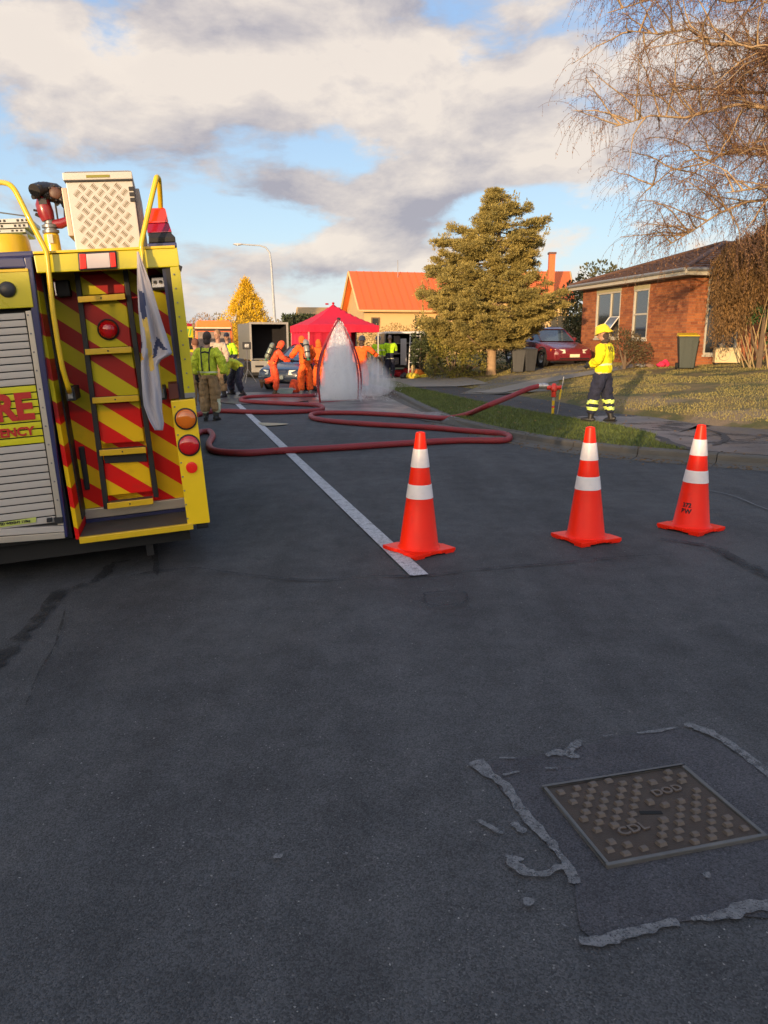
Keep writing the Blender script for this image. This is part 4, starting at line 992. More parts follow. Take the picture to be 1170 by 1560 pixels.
# ================================================================== buildings
M_glass = mat('window_glass', (.03, .035, .04), .06, var=.02, coat=1)
M_white = mat('cream_white_paint', (.50, .46, .38), .5, var=.1, dirt=.1)
M_whitep = mat('white_paint', (.72, .70, .66), .5, var=.08)
def brick_mat():
    m, t, b = newmat('orange_brick'); c = t.coord(); gi = t.n.new('ShaderNodeNewGeometry').outputs['Random Per Island']
    cc = t.mix(gi, (.24, .070, .028, 1), (.43, .145, .048, 1)); q = t.v('SCALE', cc); t.put(q.node.inputs['Scale'], t.ramp(t.noise(c, 25, 4, .7), .2, .8, .72, 1.2))
    cc = t.mix(t.ramp(t.noise(c, .7, 5, .6), .5, .75, 0, .35), q, (.16, .06, .04, 1))
    t.l.new(cc, b.inputs['Base Color']); b.inputs['Roughness'].default_value = .85; t.l.new(t.bump(t.noise(c, 90, 3), .4, .004), b.inputs['Normal']); return m
M_brick = brick_mat(); M_mortar = mat('mortar', (.27, .17, .11), .95, var=.15, scale=20)
M_tile = mat('brown_roof_tile', (.105, .055, .038), .85, var=.25, scale=1.2, rnd=.22)

def wall_frame(root, p, q, z0, name):       # frame helper: local x along the wall, y outwards, z up
    return None
def brick_wall(root, P0, P1, z0, z1, holes, thick=.11):
    d = P1 - P0; L = d.length; ux = d.normalized(); un = Vector((ux.y, -ux.x)); W3 = lambda a, o, z: (P0.x + ux.x * a + un.x * o, P0.y + ux.y * a + un.y * o, z)
    bm_ = MB(); mo_ = MB(); h = .076; bl = .23; g_ = .010; row = 0; z = z0
    def blk(mb, a, b, o0, o1, za, zb): mb.hexa([W3(a, o0, za), W3(b, o0, za), W3(b, o1, za), W3(a, o1, za)], [W3(a, o0, zb), W3(b, o0, zb), W3(b, o1, zb), W3(a, o1, zb)])
    while z + h <= z1 + .01:
        x = -(bl + g_) / 2 if row % 2 else 0
        while x < L:
            segs = [(max(x, 0), min(x + bl, L))]
            for (a, b, c, e) in holes:
                if z + h > c + .005 and z < e - .005:
                    ns = []
                    for s0, s1 in segs:
                        if s1 <= a or s0 >= b: ns.append((s0, s1))
                        else:
                            if s0 < a: ns.append((s0, a))
                            if s1 > b: ns.append((b, s1))
                    segs = ns
            for s0, s1 in segs:
                if s1 - s0 > .02: blk(bm_, s0, s1, -.0, random.uniform(.004, .009), z, z + h)
            x += bl + g_
        z += h + g_; row += 1
    # backing wall cut round the openings
    xs = sorted({0, L, *[h_[0] for h_ in holes], *[h_[1] for h_ in holes]}); zs = sorted({z0, z1, *[h_[2] for h_ in holes], *[h_[3] for h_ in holes]})
    for i in range(len(xs) - 1):
        for j in range(len(zs) - 1):
            cx, cz = (xs[i] + xs[i + 1]) / 2, (zs[j] + zs[j + 1]) / 2
            if any(a < cx < b and c < cz < e for a, b, c, e in holes): continue
            blk(mo_, xs[i], xs[i + 1], -thick, -.001, zs[j], zs[j + 1])
    w = mo_.build('wall', M_mortar, root, fix=False); bb = bm_.build('brick', M_brick, w, fix=False); bb['kind'] = 'stuff'
    return W3, blk
def brick_house():
    A = AT(1046, 500, 24.3); B = AT(886, 500, 31.6); A, B = Vector((A.x, A.y)), Vector((B.x, B.y))
    dirAB = (B - A).normalized(); per = Vector((dirAB.y, -dirAB.x)); zb, zt = .55, AT(1046, 420, 24.3).z
    root = thing('brick_house', 'orange brick bungalow with brown tiled hip roof and white eaves on the right', 'house', (0, 0, 0))
    P_ = lambda px, py: None
    def hit(px, py):                         # pixel on the long wall
        r = ray(px, py); n = Vector((dirAB.y, -dirAB.x, 0)); t = (Vector((A.x, A.y, 0)) - Vector((0, 0, CH))).dot(n) / r.dot(n); p = Vector((0, 0, CH)) + r * t
        return (Vector((p.x, p.y)) - B).dot(-dirAB), p.z
    L = (A - B).length; D_ = 9.5
    w1a, w1t = hit(910, 446); w1b, w1m = hit(943, 505); w2a, w2t = hit(967, 440); w2b, w2m = hit(985, 512)
    top1 = hit(927, 441)[1]; top2 = hit(976, 436)[1]
    w1 = (w1a, w1b, top1 - 1.75, top1 - .1); w2 = (w2a, w2b, top2 - 1.75, top2 - .1)
    W3, blk = brick_wall(root, B, A, zb, zt, [w1, w2])
    side = A + per * 0.0; C = A + per * D_
    hole = (.62, 1.75, zb + .55, zt - .05)
    W3b, blkb = brick_wall(root, A, C, zb, zt, [hole, (3.4, 5.0, zb + .9, zt - .3)])
    Bc = B + per * D_
    m = MB(); pts = [B, Bc, C]
    for p, q in ((B, Bc), (Bc, C)):
        t = (q - p).normalized(); n = Vector((-t.y, t.x)) * .1
        m.hexa([(p.x, p.y, zb), (q.x, q.y, zb), (q.x - n.x, q.y - n.y, zb), (p.x - n.x, p.y - n.y, zb)], [(p.x, p.y, zt), (q.x, q.y, zt), (q.x - n.x, q.y - n.y, zt), (p.x - n.x, p.y - n.y, zt)])
    m.build('back_wall', M_brick, root)
    # windows: frame, panes, sash
    def window(Wf, a, b, c, e, split, openp=False, lintel=True):
        def bk(mb, x0, x1, o0, o1, z0, z1): mb.hexa([Wf(x0, o0, z0), Wf(x1, o0, z0), Wf(x1, o1, z0), Wf(x0, o1, z0)], [Wf(x0, o0, z1), Wf(x1, o0, z1), Wf(x1, o1, z1), Wf(x0, o1, z1)])
        f = MB(); t = .06
        bk(f, a, a + t, -.07, .012, c, e); bk(f, b - t, b, -.07, .012, c, e); bk(f, a + t, b - t, -.07, .012, e - t, e); bk(f, a + t, b - t, -.07, .012, c, c + t)
        fo = f.build('window', M_white, root)
        m = MB(); bk(m, a - .04, b + .04, -.02, .05, c - .07, c - .001); m.build('sill', M_white, fo)
        if lintel: m = MB(); bk(m, a - .02, b + .02, -.05, .018, e + .001, e + .14); m.build('lintel_panel', mat('olive_cream_panel', (.42, .38, .22), .6), fo)
        for s in split:
            x = a + (b - a) * s; m = MB(); bk(m, x - .025, x + .025, -.06, .010, c + t, e - t); m.build('mullion', M_white, fo)
        xs = [a + t] + [a + (b - a) * s for s in split] + [b - t]
        for i in range(len(xs) - 1):
            m = MB(); bk(m, xs[i] + .02, xs[i + 1] - .02, -.05, -.04, c + t, e - t); m.build('pane', M_glass, fo)
            m = MB(); bk(m, xs[i] + .03, xs[i] + .03 + (xs[i + 1] - xs[i]) * .5, -.10, -.09, c + t, e - t); m.build('curtain', mat('net_curtain', (.35, .34, .32), .9), fo)
        return fo, bk
    fo, bk = window(W3, *w1, [.60])
    a, b, c, e = w1; x0 = a + (b - a) * .62                      # awning sash pushed out at the bottom
    zs = c + .75
    m = MB()
    T, Bq = (0.02, zs), (.42, zs - .50)
    def ws(x, o, z): return W3(x, o, z)
    def stick(mb, p, q, r=.02): mb.tube([p, q], r, 4)
    stick(m, ws(x0, .03, zs), ws(b, .03, zs)); stick(m, ws(x0, .42, zs - .5), ws(b, .42, zs - .5)); stick(m, ws(x0, .03, zs), ws(x0, .42, zs - .5)); stick(m, ws(b, .03, zs), ws(b, .42, zs - .5))
    sa = m.build('open_sash', M_whitep, fo); m = MB(); m.add([ws(x0, .03, zs), ws(b, .03, zs), ws(b, .42, zs - .5), ws(x0, .42, zs - .5)], [(0, 1, 2, 3)])
    m.build('pane', mat('sash_glass', (.18, .24, .34), .05, coat=1), fo, fix=False)
    window(W3, *w2, []); m = MB(); mid = (w2[2] + w2[3]) / 2; bk(m, w2[0] + .06, w2[1] - .06, -.06, .01, mid - .03, mid + .03); m.build('window_rail', M_white, root)
    # glazed door on the facing side, second window, step
    def bkb(mb, x0, x1, o0, o1, z0, z1): mb.hexa([W3b(x0, o0, z0), W3b(x1, o0, z0), W3b(x1, o1, z0), W3b(x0, o1, z0)], [W3b(x0, o0, z1), W3b(x1, o0, z1), W3b(x1, o1, z1), W3b(x0, o1, z1)])
    window(W3b, *hole, [], lintel=False); m = MB(); bkb(m, hole[0] + .06, hole[1] - .06, -.06, .01, zb + 1.9, zb + 1.95); m.build('window_rail', M_white, root)
    window(W3b, 3.4, 5.0, zb + .9, zt - .3, [.5])
    # roof
    ov = .42; e0 = B - dirAB * -ov - per * ov; e0 = B + dirAB * ov - per * ov; e1 = A - dirAB * ov - per * ov; e2 = C - dirAB * ov + per * ov; e3 = Bc + dirAB * ov + per * ov
    mid = (A + B) / 2; r0 = mid + per * 3.5; r1 = mid + per * (D_ - 3.5); zr = AT(1095, 374, 28.9).z; ze = zt + .16
    m = MB(); V = [(e.x, e.y, ze) for e in (e0, e1, e2, e3)] + [(r0.x, r0.y, zr), (r1.x, r1.y, zr)]
    m.add(V, [(0, 1, 4), (1, 2, 5, 4), (2, 3, 5), (3, 0, 4, 5), (3, 2, 1, 0)]); rf = m.build('roof', mat('roof_underlay', (.05, .03, .022), .9), root)
    # tile courses
    tl = MB()
    def face(a, b, c, d):                    # a-b eave, d-c top edge
        a, b, c, d = map(Vector, (a, b, c, d)); n = int(((a + b) / 2 - (c + d) / 2).length / .33)
        nrm = (b - a).cross(d - a).normalized(); nrm = nrm if nrm.z > 0 else -nrm
        for i in range(n):
            t0, t1 = i / n, (i + 1.15) / n; p, q = a.lerp(d, t0), b.lerp(c, t0); p2, q2 = a.lerp(d, min(t1, 1)), b.lerp(c, min(t1, 1))
            k = max(1, int((q - p).length / .30))
            for j in range(k):
                s0, s1 = j / k, (j + .97) / k; u = [p.lerp(q, s0), p.lerp(q, s1), p2.lerp(q2, s1), p2.lerp(q2, s0)]; m_ = p.lerp(q, (s0 + s1) / 2)
                o1, o2 = nrm * (.045 + random.uniform(-.004, .004)), nrm * .018
                tl.add([u[0] + nrm * .004, u[1] + nrm * .004, u[0] + o1, m_ + o1 * 1.5, u[1] + o1, u[2] + o2, u[3] + o2], [(2, 3, 5, 6), (3, 4, 5), (0, 1, 4, 3, 2)])
    v = V; face(v[0], v[1], v[4], v[4]); face(v[1], v[2], v[5], v[4]); face(v[3], v[0], v[4], v[5])
    to = tl.build('roof_tile', M_tile, rf, fix=False); to['kind'] = 'stuff'
    m = MB(); 
    for a_, b_ in ((v[0], v[4]), (v[1], v[4]), (v[4], v[5]), (v[2], v[5])): m.tube([Vector(a_) + Vector((0, 0, .05)), Vector(b_) + Vector((0, 0, .07))], .07, 8)
    m.build('ridge_cap', M_tile, rf, smooth=True)
    # fascia, soffit and gutter
    for a_, b_ in ((e0, e1), (e1, e2)):
        t = (b_ - a_).normalized(); n = Vector((t.y, -t.x)) 
        m = MB(); m.hexa([(a_.x, a_.y, ze - .17), (b_.x, b_.y, ze - .17), (b_.x - n.x * -.03, b_.y + n.y * .03, ze - .17), (a_.x + n.x * .03, a_.y + n.y * .03, ze - .17)], [(a_.x, a_.y, ze + .0), (b_.x, b_.y, ze), (b_.x + n.x * .03, b_.y + n.y * .03, ze), (a_.x + n.x * .03, a_.y + n.y * .03, ze)])
        m.build('fascia', M_white, root)
        m = MB(); m.tube([(a_.x + n.x * .07, a_.y + n.y * .07, ze - .01), (b_.x + n.x * .07, b_.y + n.y * .07, ze - .01)], .055, 6); m.build('gutter', mat('grey_gutter', (.22, .22, .22), .5), root)
    m = MB(); m.add([(e.x, e.y, ze - .16) for e in (e0, e1, e2, e3)], [(0, 1, 2, 3)]); m.build('soffit', M_white, root, fix=False)
    return A, B, per, dirAB, zb
HA, HB, Hper, Hdir, Hz = brick_house()

def gable_house(root, c, ang, L, Wd, zb, ze, zr, wall, roofm, ov=.35, seams=True):
    # ridge along local x; returns placing helper
    ca, sa = math.cos(ang), math.sin(ang); T = lambda x, y, z: (c[0] + x * ca - y * sa, c[1] + x * sa + y * ca, z)
    w, l = Wd / 2, L / 2
    m = MB(); m.add([T(-l, -w, zb), T(l, -w, zb), T(l, w, zb), T(-l, w, zb), T(-l, -w, ze), T(l, -w, ze), T(l, w, ze), T(-l, w, ze), T(-l, 0, zr - .05), T(l, 0, zr - .05)],
                    [(0, 1, 5, 4), (1, 2, 6, 9, 5), (2, 3, 7, 6), (3, 0, 4, 8, 7)])
    m.build('wall', wall, root)
    sl_ = (zr - ze) / w
    for s in (-1, 1):
        y1 = s * (w + ov); z1 = ze - sl_ * ov; m = MB(); t = .07
        m.hexa([T(-l - ov, y1, z1), T(l + ov, y1, z1), T(l + ov, 0, zr), T(-l - ov, 0, zr)], [T(-l - ov, y1, z1 + t), T(l + ov, y1, z1 + t), T(l + ov, 0, zr + t), T(-l - ov, 0, zr + t)])
        r = m.build('roof', roofm, root)
        if seams:
            m = MB(); n = int((L + 2 * ov) / .45)
            for i in range(n + 1):
                x = -l - ov + (L + 2 * ov) * i / n; m.hexa([T(x - .015, y1, z1 + t), T(x + .015, y1, z1 + t), T(x + .015, 0, zr + t), T(x - .015, 0, zr + t)], [T(x - .015, y1, z1 + t + .03), T(x + .015, y1, z1 + t + .03), T(x + .015, 0, zr + t + .03), T(x - .015, 0, zr + t + .03)])
            so2 = m.build('roof_seam', roofm, r, fix=False); so2['kind'] = 'stuff'
        m = MB(); m.tube([T(-l - ov, y1, z1 + .0), T(l + ov, y1, z1 + .0)], .07, 6); m.build('gutter', wall, root)
    for s in (-1, 1):
        m = MB(); x = s * (l + ov)
        for sg in (-1, 1): m.tube([T(x, sg * (w + ov), ze - sl_ * ov + .02), T(x, 0, zr + .02)], .075, 4)
        m.build('barge_board', wall, root)
    return T
M_cream = mat('cream_weatherboard', (.60, .40, .18), .7, var=.06, scale=2); M_orroof = mat('orange_painted_iron', (.66, .135, .022), .45, var=.05, scale=.6)
h1 = thing('orange_roof_house', 'cream house with steep bright orange iron roof behind the red gazebo', 'house')
rz_ = AT(535, 412, 48).z; ez_ = AT(553, 474, 44).z
a1_ = AT(533, 412, 47.5); a2_ = AT(668, 412, 50)
angh = R(13)
mid_ = (a1_ + a2_) / 2
LH = 5.6
Th = gable_house(h1, (mid_.x + .3, 49.0), angh, LH, 5.4, .2, ez_ + .35, rz_ - .08, M_cream, M_orroof, ov=.38)
# cross gable at its right end, windows
ccx, ccy, _ = Th(3.6, -2.0, 0)
gable_house(h1, (ccx, ccy), angh + R(90), 4.6, 4.2, .2, ez_ + .35, rz_ - .55, M_cream, M_orroof)
def hwin(T, x0, x1, y, z0, z1, n, root, m=None, name='window'):
    f = MB()
    for (a, b, c, d) in ((x0, x1, z0, z0 + .06), (x0, x1, z1 - .06, z1), (x0, x0 + .06, z0 + .06, z1 - .06), (x1 - .06, x1, z0 + .06, z1 - .06)):
        f.hexa([T(a, y - .05, c), T(b, y - .05, c), T(b, y, c), T(a, y, c)], [T(a, y - .05, d), T(b, y - .05, d), T(b, y, d), T(a, y, d)])
    fo = f.build(name, mat('brown_frame', (.16, .10, .05), .6), root)
    for i in range(n):
        a, b = x0 + .06 + (x1 - x0 - .12) * i / n + .02, x0 + .06 + (x1 - x0 - .12) * (i + 1) / n - .02
        p = MB(); p.hexa([T(a, y - .025, z0 + .06), T(b, y - .025, z0 + .06), T(b, y - .01, z0 + .06), T(a, y - .01, z0 + .06)], [T(a, y - .025, z1 - .06), T(b, y - .025, z1 - .06), T(b, y - .01, z1 - .06), T(a, y - .01, z1 - .06)]); p.build('pane', m or M_glass, fo)
    return fo
hwin(Th, .3, 2.6, -2.71, 1.7, 2.75, 2, h1, mat('drawn_blind', (.80, .62, .26), .6)); hwin(Th, -2.4, -1.9, -2.71, 2.2, 2.8, 1, h1)
m = MB(); an = AT(606, 411, 48.5); m.tube([(an.x, an.y, an.z - .6), (an.x, an.y, an.z + .55)], .02, 5); m.build('aerial', M_grey, h1)
h2 = thing('small_gable_house', 'small distant cream gable house left of the orange roofed house', 'house'); c2 = AT(486, 480, 68)
gable_house(h2, (c2.x, c2.y + 2), R(10), 3.4, 3.0, .0, c2.z - .0, AT(486, 468, 68).z, M_cream, mat('tan_roof', (.42, .26, .10), .7), seams=False)
h3 = thing('chimney_house', 'distant house with orange roof and tall red chimney behind the blue spruce', 'house'); c3 = AT(850, 415, 52)
gable_house(h3, (c3.x - .2, c3.y + 3), R(-4), 2.6, 5, .3, c3.z - 1.6, AT(850, 409, 52).z, M_cream, mat('orange_tile_far', (.62, .13, .03), .7, var=.2), seams=False)
ch = AT(841, 386, 52); m = MB(); m.box(ch.x - .19, ch.x + .19, ch.y - .2, ch.y + .2, c3.z - 1.5, ch.z - .06); co = m.build('chimney', mat('red_chimney_brick', (.62, .15, .05), .85, var=.3, scale=9), h3)
m = MB(); m.box(ch.x - .24, ch.x + .24, ch.y - .25, ch.y + .25, ch.z - .06, ch.z + .06); m.build('chimney_cap', mat('dark_cap', (.12, .06, .05), .8), co)
# houses behind the photographer: they throw the long evening shade over the street
for (cx, cy, L, wd, ze, zr, rt, lb) in ((3.6, -23, 21, 8, 2.5, 3.75, 0, 'low brown roofed house behind the photographer, the nearer one'), (-27.5, -24, 21, 9, 3.6, 5.7, 0, 'taller brown roofed house behind the photographer, the farther left one')):
    hb_ = thing('house', lb, 'house', group=None); Tb = gable_house(hb_, (cx, cy), R(rt), L, wd, -.2, ze, zr, M_cream, M_tile, seams=False)
    for k in range(3):
        x = -L / 2 + 2.5 + k * (L - 5) / 2.3; Tn = lambda a, b, c, T=Tb: T(a, -b, c); hwin(Tn, x, x + 1.8, -wd / 2 - .01, .9, 2.1, 2, hb_)
fb = thing('shade_hedge', 'unseen dark hedge added between the two houses behind the photographer to shade the truck', 'hedge')

# fences
def paling_fence(p, q, h, name, label, m, step=.16):
    r = thing(name, label, 'fence'); d = Vector(q) - Vector(p); L = d.length; u = d.normalized(); n = Vector((-u.y, u.x)); k = 0; x = 0
    def blk(x0, x1, o0, o1, z0, z1, nm):
        P = [Vector(p) + u * a + n * o for a, o in ((x0, o0), (x1, o0), (x1, o1), (x0, o1))]; g0 = gz(P[0].x, P[0].y) - .02
        mb = MB(); mb.hexa([(c.x, c.y, g0 + z0) for c in P], [(c.x, c.y, g0 + z1) for c in P]); mb.build(nm, m, r)
    while x < L - .1: blk(x, x + step - .03, 0, .02, .03, h + random.uniform(-.03, .03), 'paling'); x += step
    for z in (.3, h - .3): blk(0, L, .02, .06, z, z + .08, 'fence_rail')
    for x in np.arange(.1, L, 2.0): blk(x, x + .1, .06, .16, 0, h, 'fence_post')
f0 = AT(1142, 520, 26.5); paling_fence((f0.x, f0.y), (f0.x + 3.2, f0.y - .6), 1.25, 'paling_fence', 'weathered timber paling fence behind the bare shrub at far right', mat('weathered_timber', (.24, .19, .13), .9, var=.35, scale=5, bump=.3))
f0 = AT(846, 500, 38); paling_fence((f0.x - .2, f0.y), (f0.x + 2.2, f0.y), 1.75, 'timber_fence', 'pale timber fence seen between the spruce and the brick house', mat('pale_timber', (.42, .33, .20), .9, var=.2), .3)

# ================================================================== vegetation
def leafmat(name, a, b_, rough=.75, sub=.0):
    m, t, b = newmat(name); c = t.coord(); gi = t.n.new('ShaderNodeNewGeometry').outputs['Random Per Island']
    f = t.m('ADD', t.m('MULTIPLY', gi, .5), t.m('MULTIPLY', t.ramp(t.noise(c, 1.6, 4, .6), .3, .7), .5))
    cc = t.mix(f, tuple(a) + (1,), tuple(b_) + (1,)); t.l.new(cc, b.inputs['Base Color']); b.inputs['Roughness'].default_value = rough
    return m
def leaves(C, Nrm, ln, wd, spread=.5):       # elongated rhombus leaves along Nrm with random roll
    n = len(C); N = Nrm + rng.normal(0, spread, (n, 3)); N /= np.linalg.norm(N, axis=1)[:, None] + 1e-9
    S = np.cross(N, rng.normal(size=(n, 3))); S /= np.linalg.norm(S, axis=1)[:, None] + 1e-9
    l = ln * rng.uniform(.6, 1.3, n)[:, None]; w = wd * rng.uniform(.7, 1.3, n)[:, None]
    V = np.empty((n, 4, 3)); V[:, 0] = C; V[:, 1] = C + N * l * .5 + S * w * .5; V[:, 2] = C + N * l; V[:, 3] = C + N * l * .5 - S * w * .5
    return V.reshape(-1, 3)
def leafmesh(name, Vs, m, parent):
    V = np.concatenate(Vs); return fastmesh(name, V, np.arange(len(V)).reshape(-1, 4), m, parent)
def ellipsoid_pts(c, r, n, shell=.55, clump=2.2, thr=-.12, seed=0):
    out = []
    P = rng.normal(size=(int(n * 3), 3)); P /= np.linalg.norm(P, axis=1)[:, None]; P *= (rng.uniform(shell ** 3, 1, len(P)) ** (1 / 3))[:, None]
    for p in P:
        q = np.array(c) + p * np.array(r)
        nz = noise.noise((q[0] * clump + seed, q[1] * clump, q[2] * clump))
        if nz > thr: out.append((q, p))
        if len(out) >= n: break
    return np.array([o[0] for o in out]), np.array([o[1] for o in out])
M_bark = mat('bark_brown', (.14, .095, .06), .9, var=.35, scale=9, bump=.5, bscale=30)
M_barkl = mat('bark_pale', (.34, .22, .12), .85, var=.35, scale=8, bump=.4, bscale=30)
def bush(name, label, cat, base, blobs, m, ln, wd, dens, stems=True, group=None, clump=2.2, thr=-.1, up=.3):
    # blobs: (dx, dy, z, rx, ry, rz) about the base point
    r = thing(name, label, cat, (base[0], base[1], base[2]), 0, group); Vs = []
    for k, (dx, dy, z, rx, ry, rz_) in enumerate(blobs):
        n = int(dens * (rx * ry + rx * rz_ + ry * rz_) * 4)
        C, N = ellipsoid_pts((dx, dy, z), (rx, ry, rz_), n, clump=clump, thr=thr, seed=k * 7 + base[0])
        N = N * .8 + np.array([0, 0, up]); Vs.append(leaves(C, N, ln, wd))
    leafmesh('crown' if cat == 'tree' else 'foliage', Vs, m, r)
    if stems:
        q = MB(); zc = blobs[0][2]
        q.tube([(0, 0, -.1), (.02, 0, zc * .5), (blobs[0][0], blobs[0][1], zc)], [.05 + .02 * zc, .04 + .015 * zc, .02], 7)
        for b in blobs[1:]: q.tube([(0, 0, zc * .15), (b[0] * .5, b[1] * .5, b[2] * .5), (b[0], b[1], b[2])], [.045, .03, .012], 6)
        q.build('trunk' if cat == 'tree' else 'stem', M_bark, r, smooth=True)
    return r
# unseen hedges added behind the camera, heights set to shade truck and road
def hedge_box(root, x0, x1, y0, y1, z0, z1, m, n, ln, wd):
    C = []; N = []
    for (a, nn) in (((x0, x1, y0, y0, z0, z1), (0, -1, 0)), ((x0, x1, y1, y1, z0, z1), (0, 1, 0)), ((x0, x0, y0, y1, z0, z1), (-1, 0, 0)), ((x1, x1, y0, y1, z0, z1), (1, 0, 0)), ((x0, x1, y0, y1, z1, z1), (0, 0, 1))):
        ar = max((a[1] - a[0]), .1) * max((a[3] - a[2]), .1) if nn[2] else (max(a[1] - a[0], a[3] - a[2])) * (a[5] - a[4]); k = int(n * ar)
        C.append(np.stack([rng.uniform(a[0], a[1] + 1e-6, k), rng.uniform(a[2], a[3] + 1e-6, k), rng.uniform(a[4], a[5] + 1e-6, k)], 1) + rng.normal(0, .06, (k, 3))); N.append(np.tile(nn, (k, 1)))
    C = np.concatenate(C); N = np.concatenate(N).astype(float); leafmesh('foliage', [leaves(C - N * .08, N, ln, wd, .8)], m, root)
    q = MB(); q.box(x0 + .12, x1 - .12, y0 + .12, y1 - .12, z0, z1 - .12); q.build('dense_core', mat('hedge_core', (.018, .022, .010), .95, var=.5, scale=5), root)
M_dkhedge = leafmat('dark_hedge_leaf', (.022, .034, .012), (.055, .070, .022))
hedge_box(fb, -17.0, -10.9, -22, -21, -.3, 4.95, M_dkhedge, 60, .16, .09)
fb2 = thing('low_shade_hedge', 'lower unseen hedge added beside the low house behind the photographer for its shade', 'hedge'); hedge_box(fb2, -10.7, -7.2, -22, -21, -.3, 3.8, M_dkhedge, 60, .16, .09)
hd = thing('dark_hedge', 'tall dark clipped hedge behind the box trailer', 'hedge'); e_ = AT(452, 480, 46)
hedge_box(hd, AT(430, 480, 46).x, AT(482, 480, 46).x, 46, 47.2, -.3, e_.z, M_dkhedge, 160, .16, .09)

# blue spruce like conifer with a bare lower trunk
M_spruce = leafmat('spruce_needles', (.14, .125, .036), (.42, .32, .085))
def spruce():
    b = G(748, 571); Y = b.y; k = 1204 / (Y * 1.0)
    r = thing('spruce_tree', 'big olive green spruce with tiered branches and a bare pale trunk', 'tree', b)
    Ht = AT(756, 288, Y).z - b.z
    prof = [(535, -70, 22), (520, -112, 62), (495, -118, 98), (470, -112, 108), (445, -108, 84), (425, -98, 72), (405, -84, 66), (385, -86, 60), (365, -84, 78), (350, -62, 62), (338, -24, 74), (325, -26, 66), (310, -22, 36), (298, -10, 24), (288, -3, 12)]
    Z = np.array([AT(748, p[0], Y).z - b.z for p in prof]); Lf = np.array([-p[1] / k for p in prof]); Rt = np.array([p[2] / k for p in prof])
    q = MB(); q.tube([(0, 0, -.1), (.0, 0, .12), (.01, 0, 1.2), (.05, 0, 2.4), (.1, 0, 4), (.2, 0, Ht - .2)], [.24, .175, .15, .13, .09, .015], 12); q.build('trunk', M_barkl, r, smooth=True)
    lim = MB(); Vs = []; z = 1.05; lv = 0
    while z < Ht - .05:
        nb = max(4, int(11 - z)); ph = rng.uniform(0, 6.28)
        for i in range(nb):
            a = ph + i * 2 * math.pi / nb + rng.normal(0, .25); wx = (math.cos(a) + 1) / 2
            zz = z + rng.uniform(-.1, .1); L = np.interp(zz, Z, Lf) * (1 - wx) + np.interp(zz, Z, Rt) * wx; L *= (.80 + .28 * abs(math.cos(a))) * rng.uniform(.72, 1.10) if z < Ht - 1.2 else rng.uniform(.6, 1.05)
            if L < .12: L = .12
            rise = rng.uniform(.02, .20) * L; pts = []
            for t in np.linspace(0, 1, 6):
                pts.append(Vector((math.cos(a) * L * t, math.sin(a) * L * t, zz + rise * t * t - .20 * L * t * (1 - t))))
            lim.tube(pts, [max(.006, .035 * (1 - t) * min(1, L)) for t in np.linspace(0, 1, 6)], 5)
            nt = int(8 + L * 18)
            for j in range(nt):
                t = rng.uniform(.30, 1.02) ** .8; i0 = min(int(t * 5), 4); p = pts[i0].lerp(pts[i0 + 1], t * 5 - i0)
                side = rng.normal(0, .20 * L * (1.05 - t) + .08); pp = np.array([p.x - math.sin(a) * side, p.y + math.cos(a) * side, p.z + rng.normal(0, .06) - .05 * abs(side)])
                if noise.noise((pp[0] * 1.1, pp[1] * 1.1, pp[2] * 1.9)) < -.38: continue
                n = int(rng.uniform(50, 90)); rad = rng.uniform(.11, .23)
                O = rng.normal(size=(n, 3)); O /= np.linalg.norm(O, axis=1)[:, None]; O[:, 2] = np.abs(O[:, 2]) * 1.1 - .35
                C = pp + O * rad * rng.uniform(.2, .8, (n, 1)) * np.array([1.25, 1.25, .75])
                D_ = O + np.array([math.cos(a) * .5, math.sin(a) * .5, .55]); Vs.append(leaves(C, D_, .085, .024, .45))
        z += rng.uniform(.20, .30); lv += 1
    # ragged pointed shoots on the outline
    for i in range(60):
        t = rng.uniform(.1, .97); zz = 1.2 + (Ht - 1.25) * t; s = rng.choice([-1, 1]); L = np.interp(zz, Z, Lf if s < 0 else Rt) * rng.uniform(.85, 1.06)
        n = 26; u = rng.uniform(0, 1, n)[:, None]; a = rng.normal(0, .35) + (math.pi if s < 0 else 0); base_ = np.array([math.cos(a) * L, math.sin(a) * L, zz - .1]); C = base_ + u * np.array([.08 * s, 0, .30]) + rng.normal(0, .035, (n, 3)) * (1 - u)
        Vs.append(leaves(C, np.tile([.3 * s, 0, 1.0], (n, 1)), .09, .028, .4))
    leafmesh('crown', Vs, M_spruce, r); lim.build('limb', M_bark, r, smooth=True)
    q = MB(); q.tube([(0, 0, 1.05), (-.35, -.5, 1.0), (-.75, -1.0, 1.15), (-1.0, -1.3, 1.35)], [.05, .042, .032, .02], 7)
    q.tube([(0, 0, 1.5), (-.4, -.6, 1.55), (-.9, -1.0, 1.75)], [.04, .03, .015], 7); q.build('bare_limb', M_barkl, r, smooth=True)
spruce()

